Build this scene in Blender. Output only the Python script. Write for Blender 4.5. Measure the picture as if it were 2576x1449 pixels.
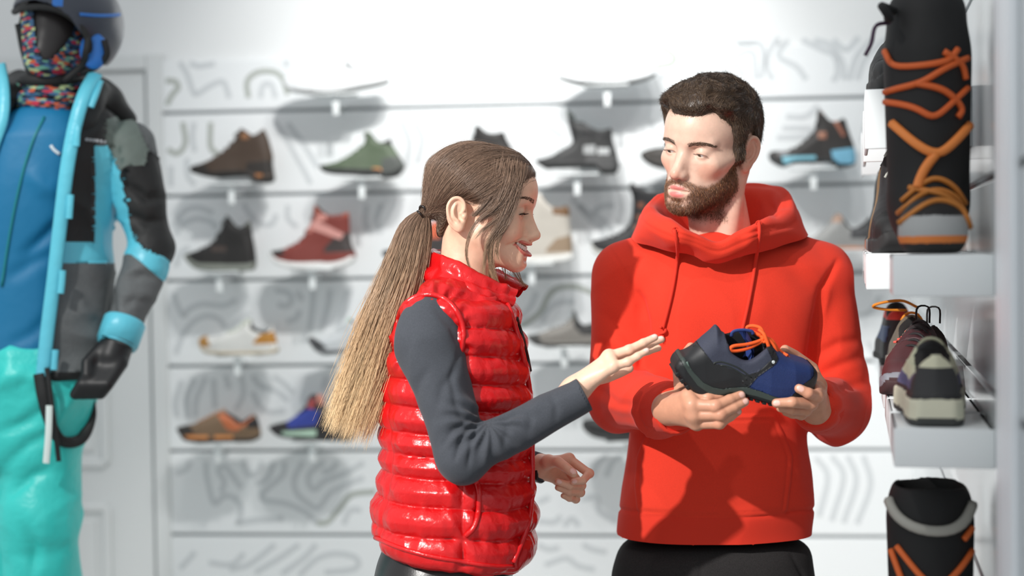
import bpy, bmesh, math, random
import numpy as np
from mathutils import Matrix, Vector

for _o in list(bpy.data.objects):
    bpy.data.objects.remove(_o)
SC = bpy.context.scene
COL = SC.collection
rng = np.random.default_rng(7)
random.seed(7)
PI = math.pi

# ------------------------------------------------------------------ camera
CAM_Z = 1.50
F_PX, CX, CY = 3578.0, 1288.0, 724.5
PITCH, ROLL = math.radians(1.67), math.radians(-0.83)
cam_data = bpy.data.cameras.new('camera')
cam_data.sensor_width = 36.0
cam_data.lens = F_PX / 2576.0 * 36.0
cam_data.clip_start = 0.05
cam = bpy.data.objects.new('camera', cam_data)
COL.objects.link(cam)
_R = Matrix.Rotation(PI / 2 - PITCH, 3, 'X') @ Matrix.Rotation(ROLL, 3, 'Z')
cam.matrix_world = Matrix.Translation((0, 0, CAM_Z)) @ _R.to_4x4()
cam_data.dof.use_dof = True
cam_data.dof.focus_distance = 2.62
cam_data.dof.aperture_fstop = 1.7
SC.camera = cam

# ------------------------------------------------------------------ light
world = bpy.data.worlds.new('world')
SC.world = world
world.use_nodes = True
world.node_tree.nodes['Background'].inputs[0].default_value = (0.93, 0.97, 1.0, 1)
world.node_tree.nodes['Background'].inputs[1].default_value = 0.70
SC.view_settings.view_transform = 'Standard'
SC.view_settings.look = 'None'
SC.view_settings.gamma = 1.0
SC.view_settings.use_curve_mapping = False
SC.view_settings.exposure = 0.0


def spot(name, loc, target, power, angle, blend=0.4, radius=0.05, color=(1, 0.97, 0.93)):
    d = bpy.data.lights.new(name, 'SPOT')
    d.energy = power
    d.spot_size = math.radians(angle)
    d.spot_blend = blend
    d.shadow_soft_size = radius
    d.color = color
    o = bpy.data.objects.new(name, d)
    COL.objects.link(o)
    o.location = loc
    v = Vector(target) - Vector(loc)
    o.rotation_euler = v.to_track_quat('-Z', 'Y').to_euler()
    return o


# track spots of the shop: one key spot on the two people, four washing the display wall, one on the side wall
spot('key_spot', (-2.30, -0.05, 3.40), (0.05, 2.70, 1.40), 840, 20.5, .10, .035, (1.0, .975, .945))
for x, p, z in ((-0.20, 130, 1.95), (0.10, 90, 1.25), (0.55, 38, 1.70), (1.05, 22, 1.2)):
    spot('wall_spot', (x, 3.70, 3.30), (x + .05, 5.05, z), p, 78, .8, .035, (1.0, .99, .97))
spot('figure_spot', (-1.75, 1.3, 3.3), (-1.15, 3.45, 1.15), 180, 30, .6, .06, (1.0, .98, .95))
spot('side_spot', (-0.55, 1.2, 3.2), (.80, 2.5, 1.35), 30, 36, .5, .04, (1.0, .98, .95))

# ------------------------------------------------------------------ pixel <-> place helpers
_Rn = np.array(_R)


def P(px, py, Y):
    """Point seen at photo pixel (px, py) on the plane at distance Y from the camera."""
    d = _Rn @ np.array([(px - CX) / F_PX, -(py - CY) / F_PX, -1.0])
    t = Y / d[1]
    return np.array([d[0] * t, Y, CAM_Z + d[2] * t])


def PX(pts):
    """Photo pixel of world points (n,3)."""
    q = (np.asarray(pts) - np.array([0, 0, CAM_Z])) @ _Rn
    return np.stack([CX + F_PX * q[:, 0] / -q[:, 2], CY - F_PX * q[:, 1] / -q[:, 2]], 1)


def on_plane(px, py, p0, n):
    d = _Rn @ np.array([(px - CX) / F_PX, -(py - CY) / F_PX, -1.0])
    o = np.array([0, 0, CAM_Z])
    t = np.dot(np.asarray(p0) - o, n) / np.dot(d, n)
    return o + d * t
# ------------------------------------------------------------------ object helpers
def crop(x0, y0, k):
    return lambda pts: [(x0 + k * a, y0 + k * b) for a, b in pts]


def thing(name, label, cat, loc=(0, 0, 0), rot=(0, 0, 0), group=None):
    o = bpy.data.objects.new(name, None)
    COL.objects.link(o)
    o.empty_display_size = 0.05
    o.location = loc
    o.rotation_euler = rot
    tag(o, label, cat, group)
    return o


def tag(o, label=None, cat=None, group=None, kind=None):
    if label: o['label'] = label
    if cat: o['category'] = cat
    if group: o['group'] = group
    if kind: o['kind'] = kind
    return o


def mesh_np(name, verts, faces, smooth=True):
    """verts (n,3); faces: array (m,k) or list of such arrays."""
    verts = np.asarray(verts, np.float32)
    if isinstance(faces, np.ndarray): faces = [faces]
    faces = [np.asarray(f, np.int32) for f in faces if len(f)]
    me = bpy.data.meshes.new(name)
    me.vertices.add(len(verts))
    me.vertices.foreach_set('co', verts.ravel())
    nl = sum(f.size for f in faces)
    nf = sum(len(f) for f in faces)
    me.loops.add(nl)
    me.loops.foreach_set('vertex_index', np.concatenate([f.ravel() for f in faces]))
    me.polygons.add(nf)
    tot = np.concatenate([np.full(len(f), f.shape[1], np.int32) for f in faces])
    st = np.concatenate([[0], np.cumsum(tot)[:-1]]).astype(np.int32)
    me.polygons.foreach_set('loop_start', st)
    me.polygons.foreach_set('loop_total', tot)
    me.polygons.foreach_set('use_smooth', np.full(nf, bool(smooth)))
    me.update(calc_edges=True)
    me.validate()
    return me


def obj(name, me, mat=None, parent=None):
    o = bpy.data.objects.new(name, me)
    COL.objects.link(o)
    if mat is not None:
        for m in (mat if isinstance(mat, (list, tuple)) else [mat]):
            me.materials.append(m)
    if parent is not None:
        o.parent = parent
    return o


def set_color(me, cols, name='Col'):
    a = me.color_attributes.new(name, 'FLOAT_COLOR', 'POINT')
    c = np.ones((len(me.vertices), 4), np.float32)
    c[:, :3] = cols
    a.data.foreach_set('color', c.ravel())


class MB:
    """Collects simple shapes into one mesh."""
    def __init__(self): self.v = []; self.f = {}; self.n = 0

    def add(self, v, f):
        v = np.asarray(v, float).reshape(-1, 3)
        fs = f if isinstance(f, list) else [f]
        for a in fs:
            a = np.asarray(a, int)
            if a.size == 0: continue
            self.f.setdefault(a.shape[1], []).append(a + self.n)
        self.v.append(v); self.n += len(v)
        return self

    def box(self, c, s, M=None, bevel=0.0):
        c = np.array(c, float); h = np.array(s, float) / 2
        if bevel <= 0:
            v = np.array([[x, y, z] for x in (-1, 1) for y in (-1, 1) for z in (-1, 1)], float) * h
            f = np.array([[0, 1, 3, 2], [4, 6, 7, 5], [0, 4, 5, 1], [2, 3, 7, 6], [0, 2, 6, 4], [1, 5, 7, 3]])
            v = v + c
            if M is not None: v = v @ np.array(M)[:3, :3].T + np.array(M)[:3, 3] if np.array(M).shape[0] == 4 else v @ np.array(M).T
            return self.add(v, f)
        bm = bmesh.new()
        bmesh.ops.create_cube(bm, size=1.0)
        for q in bm.verts: q.co = Vector((q.co.x * 2 * h[0], q.co.y * 2 * h[1], q.co.z * 2 * h[2]))
        bmesh.ops.bevel(bm, geom=list(bm.edges), offset=min(bevel, h.min() * 0.95), segments=2, profile=0.5, affect='EDGES')
        v = np.array([q.co[:] for q in bm.verts]) + c
        if M is not None:
            M = np.array(M)
            v = v @ M[:3, :3].T + (M[:3, 3] if M.shape[0] == 4 else 0)
        bm.verts.index_update()
        fs = {}
        for fc in bm.faces: fs.setdefault(len(fc.verts), []).append([q.index for q in fc.verts])
        bm.free()
        return self.add(v, [np.array(a) for a in fs.values()])

    def tube(self, pts, r, sides=8, cap=True, closed=False, flat=None):
        v, f = tube_np(np.asarray(pts, float), r, sides, cap, closed, flat)
        return self.add(v, f)

    def build(self, name, mat=None, parent=None, smooth=True):
        me = mesh_np(name, np.concatenate(self.v), [np.concatenate(a) for a in self.f.values()], smooth)
        return obj(name, me, mat, parent)


def frames(pts, closed=False):
    p = np.asarray(pts, float)
    if closed: t = np.roll(p, -1, 0) - np.roll(p, 1, 0)
    else: t = np.gradient(p, axis=0)
    t /= np.linalg.norm(t, axis=1)[:, None] + 1e-12
    ref = np.array([0.0, 0.0, 1.0])
    if abs(np.dot(t[0], ref)) > 0.9: ref = np.array([1.0, 0, 0])
    n = np.zeros_like(p)
    a = np.cross(t[0], ref); a = np.cross(a, t[0]); a /= np.linalg.norm(a)
    for i in range(len(p)):
        a = a - t[i] * np.dot(a, t[i])
        a /= np.linalg.norm(a) + 1e-12
        n[i] = a
    return t, n, np.cross(t, n)


def tube_np(p, r, sides=8, cap=True, closed=False, flat=None):
    n = len(p)
    r = np.broadcast_to(np.asarray(r, float), (n,))
    t, a, b = frames(p, closed)
    ang = np.linspace(0, 2 * PI, sides, endpoint=False)
    k = 1.0 if flat is None else flat
    v = p[:, None] + r[:, None, None] * (a[:, None] * np.cos(ang)[None, :, None] + k * b[:, None] * np.sin(ang)[None, :, None])
    v = v.reshape(-1, 3)
    f = []
    m = n if closed else n - 1
    i = np.arange(m)[:, None]; j = np.arange(sides)[None]
    i2 = (i + 1) % n; j2 = (j + 1) % sides
    q = np.stack([i * sides + j, i * sides + j2, i2 * sides + j2, i2 * sides + j], -1).reshape(-1, 4)
    out = [q]
    if cap and not closed:
        out += [np.arange(sides)[None, ::-1], ((n - 1) * sides + np.arange(sides))[None]]
    return v, out


def spline(pts, n=24, closed=False):
    """Catmull-Rom through pts (any dimension)."""
    p = np.asarray(pts, float)
    if closed: q = np.concatenate([p[-1:], p, p[:2]])
    else: q = np.concatenate([2 * p[:1] - p[1:2], p, 2 * p[-1:] - p[-2:-1]])
    m = len(p) if closed else len(p) - 1
    t = np.linspace(0, m, n, endpoint=not closed)
    i = np.minimum(t.astype(int), m - 1); u = (t - i)[:, None]
    a, b, c, d = q[i], q[i + 1], q[i + 2], q[i + 3]
    return 0.5 * (2 * b + (c - a) * u + (2 * a - 5 * b + 4 * c - d) * u ** 2 + (3 * b - a - 3 * c + d) * u ** 3)


def strands_mesh(name, paths, radii, sides=3, cols=None):
    """paths (N,S,3), radii (N,S): one mesh of thin hairs."""
    N, S, _ = paths.shape
    t = np.gradient(paths, axis=1)
    t /= np.linalg.norm(t, axis=2, keepdims=True) + 1e-12
    ref = np.array([0.31, -0.83, 0.46])
    a = np.cross(t, ref); a /= np.linalg.norm(a, axis=2, keepdims=True) + 1e-9
    b = np.cross(t, a)
    ang = np.arange(sides) * 2 * PI / sides
    v = paths[:, :, None] + radii[:, :, None, None] * (a[:, :, None] * np.cos(ang)[None, None, :, None] + b[:, :, None] * np.sin(ang)[None, None, :, None])
    v = v.reshape(-1, 3)
    base = (np.arange(N) * S * sides)[:, None, None]
    i = np.arange(S - 1)[None, :, None]; j = np.arange(sides)[None, None]
    j2 = (j + 1) % sides
    q = np.stack(np.broadcast_arrays(base + i * sides + j, base + i * sides + j2, base + (i + 1) * sides + j2, base + (i + 1) * sides + j), -1).reshape(-1, 4)
    me = mesh_np(name, v, q)
    if cols is not None:
        set_color(me, np.repeat(cols.reshape(-1, 3), sides, 0))
    return me


def rotz(a): c, s = math.cos(a), math.sin(a); return np.array([[c, -s, 0], [s, c, 0], [0, 0, 1.0]])
def rotx(a): c, s = math.cos(a), math.sin(a); return np.array([[1.0, 0, 0], [0, c, -s], [0, s, c]])
def roty(a): c, s = math.cos(a), math.sin(a); return np.array([[c, 0, s], [0, 1.0, 0], [-s, 0, c]])


def sstep(a, b, x):
    t = np.clip((x - a) / (b - a), 0, 1)
    return t * t * (3 - 2 * t)


# ------------------------------------------------------------------ smooth noise (numpy)
_perm = np.random.default_rng(3).random(4096).astype(np.float32)


def vnoise(p, seed=0):
    """Value noise in about [-1,1] for points (n,3)."""
    p = np.asarray(p, float)
    i = np.floor(p).astype(np.int64); f = p - i
    u = f * f * (3 - 2 * f)
    out = 0
    for dx in (0, 1):
        wx = u[:, 0] if dx else 1 - u[:, 0]
        for dy in (0, 1):
            wy = u[:, 1] if dy else 1 - u[:, 1]
            for dz in (0, 1):
                wz = u[:, 2] if dz else 1 - u[:, 2]
                h = ((i[:, 0] + dx) * 73856093 ^ (i[:, 1] + dy) * 19349663 ^ (i[:, 2] + dz) * 83492791 ^ (seed * 2654435)) & 4095
                out = out + wx * wy * wz * _perm[h]
    return 2 * out - 1


# ------------------------------------------------------------------ signed distance shapes
def sd_ell(c, r, R=None):
    c = np.asarray(c, float); r = np.asarray(r, float)
    def f(p):
        q = p - c
        if R is not None: q = q @ R
        k0 = np.sqrt(((q / r) ** 2).sum(1)); k1 = np.sqrt(((q / (r * r)) ** 2).sum(1))
        return k0 * (k0 - 1) / (k1 + 1e-9)
    f.c, f.r = c, float(r.max())
    return f


def sd_sph(c, r):
    c = np.asarray(c, float)
    def f(p): return np.sqrt(((p - c) ** 2).sum(1)) - r
    f.c, f.r = c, r
    return f


def sd_cone(a, b, ra, rb):
    """Tapered capsule."""
    a = np.asarray(a, float); b = np.asarray(b, float); ab = b - a; L2 = (ab ** 2).sum() + 1e-12
    def f(p):
        q = p - a
        t = np.clip(q @ ab / L2, 0, 1)
        return np.sqrt(((q - t[:, None] * ab) ** 2).sum(1)) - (ra + (rb - ra) * t)
    f.c, f.r = (a + b) / 2, math.sqrt(L2) / 2 + max(ra, rb)
    return f


def sd_chain(pts, rs):
    fs = [sd_cone(pts[i], pts[i + 1], rs[i], rs[i + 1]) for i in range(len(pts) - 1)]
    def f(p):
        d = fs[0](p)
        for g in fs[1:]: d = np.minimum(d, g(p))
        return d
    f.c = np.mean(pts, 0)
    f.r = float(np.linalg.norm(np.asarray(pts) - f.c, axis=1).max() + max(rs))
    return f


def sd_box(c, h, r=0.0, R=None):
    c = np.asarray(c, float); h = np.asarray(h, float) - r
    def f(p):
        q = p - c
        if R is not None: q = q @ R
        q = np.abs(q) - h
        return np.sqrt((np.maximum(q, 0) ** 2).sum(1)) + np.minimum(q.max(1), 0) - r
    return f


def sd_torus(c, R, a, r, sx=1.0):
    """Torus with axis along local z of rotation R."""
    c = np.asarray(c, float)
    def f(p):
        q = (p - c) @ R
        l = np.sqrt((q[:, 0] / sx) ** 2 + q[:, 1] ** 2) - a
        return np.sqrt(l * l + q[:, 2] ** 2) - r
    return f


def su(a, b, k):
    h = np.clip(0.5 + 0.5 * (b - a) / k, 0, 1)
    return b + (a - b) * h - k * h * (1 - h)


def ssub(a, b, k):
    """a minus b, smooth."""
    return -su(-a, b, k)


def surface(f, lo, hi, h, coarse=4, pad=3.0):
    """Mesh of f = 0 by surface nets on a grid of step h, evaluated near the surface only."""
    lo = np.asarray(lo, float); hi = np.asarray(hi, float)
    nc = np.ceil((hi - lo) / (h * coarse)).astype(int) + 1
    n = (nc - 1) * coarse + 1
    cg = [lo[k] + np.arange(nc[k]) * h * coarse for k in range(3)]
    X = np.stack(np.meshgrid(*cg, indexing='ij'), -1).reshape(-1, 3)
    V = f(X).reshape(nc).astype(np.float32)
    near = np.abs(V) < h * coarse * pad
    cell = np.zeros(nc - 1, bool)
    for a in (0, 1):
        for b in (0, 1):
            for c in (0, 1):
                cell |= near[a:nc[0] - 1 + a, b:nc[1] - 1 + b, c:nc[2] - 1 + c]
    need = np.zeros(n, bool)
    ci = np.argwhere(cell)
    for a in range(coarse + 1):
        for b in range(coarse + 1):
            for c in range(coarse + 1):
                need[ci[:, 0] * coarse + a, ci[:, 1] * coarse + b, ci[:, 2] * coarse + c] = True
    D = np.repeat(np.repeat(np.repeat(np.sign(V), coarse, 0), coarse, 1), coarse, 2)[:n[0], :n[1], :n[2]].astype(np.float32)
    D = D * 1.0
    idx = np.argwhere(need)
    out = np.empty(len(idx), np.float32)
    for s in range(0, len(idx), 400000):
        e = idx[s:s + 400000]
        out[s:s + 400000] = f(lo + e * h)
    D[idx[:, 0], idx[:, 1], idx[:, 2]] = out
    return nets(D, lo, h, need)


def nets(D, lo, h, need):
    S = D < 0
    n = np.array(D.shape)
    cs = np.zeros(n - 1, np.int8)
    for a in (0, 1):
        for b in (0, 1):
            for c in (0, 1):
                cs += S[a:n[0] - 1 + a, b:n[1] - 1 + b, c:n[2] - 1 + c]
    mixed = (cs > 0) & (cs < 8) & need[:-1, :-1, :-1]
    cells = np.argwhere(mixed)
    vid = np.full(n - 1, -1, np.int32)
    vid[cells[:, 0], cells[:, 1], cells[:, 2]] = np.arange(len(cells))
    acc = np.zeros((len(cells), 3)); cnt = np.zeros(len(cells))
    corners = [(a, b, c) for a in (0, 1) for b in (0, 1) for c in (0, 1)]
    val = {k: D[cells[:, 0] + k[0], cells[:, 1] + k[1], cells[:, 2] + k[2]] for k in corners}
    for k in corners:
        for ax in range(3):
            if k[ax] == 0:
                k2 = list(k); k2[ax] = 1; k2 = tuple(k2)
                v1, v2 = val[k], val[k2]
                m = (v1 < 0) != (v2 < 0)
                t = np.where(m, v1 / np.where(m, v1 - v2, 1), 0)
                pt = np.tile(np.array(k, float), (len(cells), 1)); pt[:, ax] += t
                acc += pt * m[:, None]; cnt += m
    verts = np.asarray(lo) + (cells + acc / np.maximum(cnt, 1)[:, None]) * h
    quads = []
    for ax in range(3):
        sl1 = [slice(1, -1)] * 3; sl2 = [slice(1, -1)] * 3
        sl1[ax] = slice(0, -1); sl2[ax] = slice(1, None)
        A = S[tuple(sl1)]; B = S[tuple(sl2)]
        off = np.ones(3, int); off[ax] = 0
        for flip in (0, 1):
            e = np.argwhere((A & ~B) if flip == 0 else (~A & B)) + off
            if not len(e): continue
            u, w = [(1, 2), (2, 0), (0, 1)][ax]
            du = np.zeros(3, int); du[u] = 1
            dw = np.zeros(3, int); dw[w] = 1
            q = []
            for o in (-du - dw, -dw, np.zeros(3, int), -du):
                c = e + o
                q.append(vid[c[:, 0], c[:, 1], c[:, 2]])
            q = np.stack(q, 1)
            q = q[(q >= 0).all(1)]
            quads.append(q if flip == 0 else q[:, ::-1])
    return verts, np.concatenate(quads)


def grad(f, p, e=1e-4):
    g = np.stack([f(p + d) - f(p - d) for d in np.eye(3) * e], 1)
    return g / (np.linalg.norm(g, axis=1)[:, None] + 1e-12)


def project(f, p, level=0.0, it=4):
    for _ in range(it):
        p = p - grad(f, p) * (f(p) - level)[:, None]
    return p


def vnormals(v, q):
    a = v[q[:, 0]]; b = v[q[:, 1]]; c = v[q[:, 2]]; d = v[q[:, 3]]
    fn = np.cross(c - a, d - b)
    n = np.zeros_like(v)
    for k in range(4): np.add.at(n, q[:, k], fn)
    return n / (np.linalg.norm(n, axis=1)[:, None] + 1e-12)


def relax(v, q, it=1, w=0.5):
    """Laplacian smoothing along quad edges."""
    for _ in range(it):
        s = np.zeros_like(v); c = np.zeros(len(v))
        for k in range(4):
            a, b = q[:, k], q[:, (k + 1) % 4]
            np.add.at(s, a, v[b]); np.add.at(s, b, v[a])
            np.add.at(c, a, 1); np.add.at(c, b, 1)
        v = v * (1 - w) + w * s / np.maximum(c, 1)[:, None]
    return v


def seg_dist(pts2, line):
    """Distance of 2-D (or 3-D) points to a polyline, and side/param."""
    line = np.asarray(line, float)
    best = np.full(len(pts2), 1e9); par = np.zeros(len(pts2))
    for i in range(len(line) - 1):
        a, b = line[i], line[i + 1]
        ab = b - a
        t = np.clip((pts2 - a) @ ab / (ab @ ab + 1e-12), 0, 1)
        d = np.sqrt(((pts2 - a - t[:, None] * ab) ** 2).sum(1))
        m = d < best
        best = np.where(m, d, best); par = np.where(m, (i + t) / (len(line) - 1), par)
    return best, par


# ------------------------------------------------------------------ materials
def lin(c):
    """sRGB 0-255 triple to linear."""
    c = np.asarray(c, float) / 255.0
    return tuple(np.where(c <= 0.04045, c / 12.92, ((c + 0.055) / 1.055) ** 2.4))


def mat(name, col=(200, 200, 200), rough=0.5, metal=0.0, spec=0.5, vcol=False, bump=None, noise=None, sheen=0.0, coat=0.0, sss=0.0, trans=0.0, alpha=1.0, emit=None, tint=None):
    """bump = (scale, strength, distance); noise = (scale, amount) light mottling of the colour."""
    m = bpy.data.materials.new(name)
    m.use_nodes = True
    nt = m.node_tree
    b = nt.nodes['Principled BSDF']
    L = nt.links.new
    c = lin(col)
    b.inputs['Base Color'].default_value = (*c, 1)
    b.inputs['Roughness'].default_value = rough
    b.inputs['Metallic'].default_value = metal
    b.inputs['Specular IOR Level'].default_value = spec
    b.inputs['Sheen Weight'].default_value = sheen
    b.inputs['Sheen Roughness'].default_value = 0.5
    b.inputs['Coat Weight'].default_value = coat
    b.inputs['Coat Roughness'].default_value = 0.12
    b.inputs['Transmission Weight'].default_value = trans
    b.inputs['Alpha'].default_value = alpha
    if sss:
        b.inputs['Subsurface Weight'].default_value = sss
        b.inputs['Subsurface Radius'].default_value = (1.0, 0.35, 0.2)
        b.inputs['Subsurface Scale'].default_value = 0.006
    if emit:
        b.inputs['Emission Color'].default_value = (*lin(emit[0]), 1)
        b.inputs['Emission Strength'].default_value = emit[1]
    src = None
    if vcol:
        n = nt.nodes.new('ShaderNodeVertexColor'); n.layer_name = 'Col'
        src = n.outputs['Color']
        if tint is not None:
            mx = nt.nodes.new('ShaderNodeMix'); mx.data_type = 'RGBA'; mx.blend_type = 'MULTIPLY'
            mx.inputs[0].default_value = 1.0
            L(src, mx.inputs[6]); mx.inputs[7].default_value = (*lin(tint), 1)
            src = mx.outputs[2]
        L(src, b.inputs['Base Color'])
    tc = None
    if noise or bump:
        tc = nt.nodes.new('ShaderNodeTexCoord')
    if noise:
        t = nt.nodes.new('ShaderNodeTexNoise'); t.inputs['Scale'].default_value = noise[0]; t.inputs['Detail'].default_value = 5
        L(tc.outputs['Object'], t.inputs['Vector'])
        r = nt.nodes.new('ShaderNodeMapRange')
        r.inputs[1].default_value = 0.3; r.inputs[2].default_value = 0.7
        r.inputs[3].default_value = 1 - noise[1]; r.inputs[4].default_value = 1 + noise[1]
        L(t.outputs['Fac'], r.inputs[0])
        mx = nt.nodes.new('ShaderNodeMix'); mx.data_type = 'RGBA'; mx.blend_type = 'MULTIPLY'; mx.inputs[0].default_value = 1.0
        if src is not None: L(src, mx.inputs[6])
        else: mx.inputs[6].default_value = (*c, 1)
        L(r.outputs[0], mx.inputs[7])
        L(mx.outputs[2], b.inputs['Base Color'])
    if bump:
        t = nt.nodes.new('ShaderNodeTexNoise'); t.inputs['Scale'].default_value = bump[0]; t.inputs['Detail'].default_value = 4
        L(tc.outputs['Object'], t.inputs['Vector'])
        u = nt.nodes.new('ShaderNodeBump'); u.inputs['Strength'].default_value = bump[1]; u.inputs['Distance'].default_value = bump[2]
        L(t.outputs['Fac'], u.inputs['Height'])
        L(u.outputs['Normal'], b.inputs['Normal'])
    return m


_matc = {}


def cmat(col, rough=0.6, **k):
    key = (tuple(col), rough, tuple(sorted(k.items())))
    if key not in _matc:
        mx_ = max(col)
        col = tuple(c * (.55 + .45 * min(1, mx_ / 110)) for c in col)
        _matc[key] = mat('finish', col, rough, **k)
    return _matc[key]


from mathutils.bvhtree import BVHTree


def bvh_of(v, q):
    return BVHTree.FromPolygons([tuple(a) for a in v], [tuple(int(i) for i in f) for f in q])


def stick(bvh, p, level):
    """Move points onto a surface, level metres above it; returns points and normals."""
    out = np.empty_like(p); nn = np.empty_like(p)
    lv = np.broadcast_to(level, (len(p),))
    for i in range(len(p)):
        co, no, _, _ = bvh.find_nearest(Vector(p[i]))
        no = np.array(no)
        out[i] = np.array(co) + no * lv[i]; nn[i] = no
    return out, nn
# ------------------------------------------------------------------ the room
WALL_P = np.array([0.0, 5.1, 0.0])
WA = math.radians(5.0)
WU = np.array([math.cos(WA), -math.sin(WA), 0.0])
WN = np.array([-math.sin(WA), -math.cos(WA), 0.0])


def wall_pt(px, py, off=0.0):
    """(s, z) on the plane standing off metres in front of the back wall."""
    q = on_plane(px, py, WALL_P + WN * off, WN)
    return np.array([np.dot(q - WALL_P, WU), q[2]])


def place_on_wall(o, s=0.0, off=0.0, z=0.0):
    o.location = WALL_P + WU * s + WN * off + np.array([0, 0, z])
    o.rotation_euler = (0, 0, -WA)
    return o


M_wall = mat('wall_paint', (228, 230, 230), 0.7, noise=(3, 0.01))
M_door = mat('door_paint', (214, 217, 217), 0.45)
M_panel = mat('panel_board', (232, 235, 236), 0.45)
M_groove = mat('panel_slot', (165, 170, 172), 0.6)
M_line = mat('carved_line', (203, 207, 209), 0.7)
M_line_dark = mat('carved_line_dark', (172, 177, 170), 0.7)
M_floor = mat('floor_tile', (212, 210, 206), 0.35, noise=(6, 0.03))

fl = MB().box((0, 2.5, -0.05), (7.0, 9.0, 0.1)).build('floor', M_floor, smooth=False)
tag(fl, kind='structure')

wb = MB().box((0, 0.06, 1.6), (6.4, 0.12, 3.2)).build('wall_back', M_wall, smooth=False)
place_on_wall(wb)
tag(wb, kind='structure')

# slat boards of the display wall, one per course
PANEL_OFF = 0.022
s_left = wall_pt(417, 700, PANEL_OFF)[0]
s_right = 1.72
zs = [wall_pt(415, y, PANEL_OFF)[1] for y in (150, 285, 494, 707, 922, 1135, 1345)]
zs += [zs[-1] - 0.306, 0.0]
MB().box(((s_left + s_right) / 2, -0.003, zs[0] / 2), (s_right - s_left - 0.01, 0.006, zs[0] - 0.01)).build('panel_backing', M_groove, wb, smooth=False)
for a, b in zip(zs[:-1], zs[1:]):
    MB().box(((s_left + s_right) / 2, -PANEL_OFF / 2, (a + b) / 2), (s_right - s_left, PANEL_OFF, a - b - 0.013), bevel=0.003).build('panel_board', M_panel, wb, smooth=False)


ID = crop(0, 0, 1.0)
C2 = crop(400, 50, 700 / 2158)
C3 = crop(400, 480, 600 / 1850)
C4 = crop(400, 900, 600 / 1584)
C5 = crop(1050, 50, 700 / 2359)
C6 = crop(1600, 50, 660 / 1471)
C7 = crop(1280, 470, 440 / 1328)
C8 = crop(1280, 900, 340 / 897)

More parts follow.
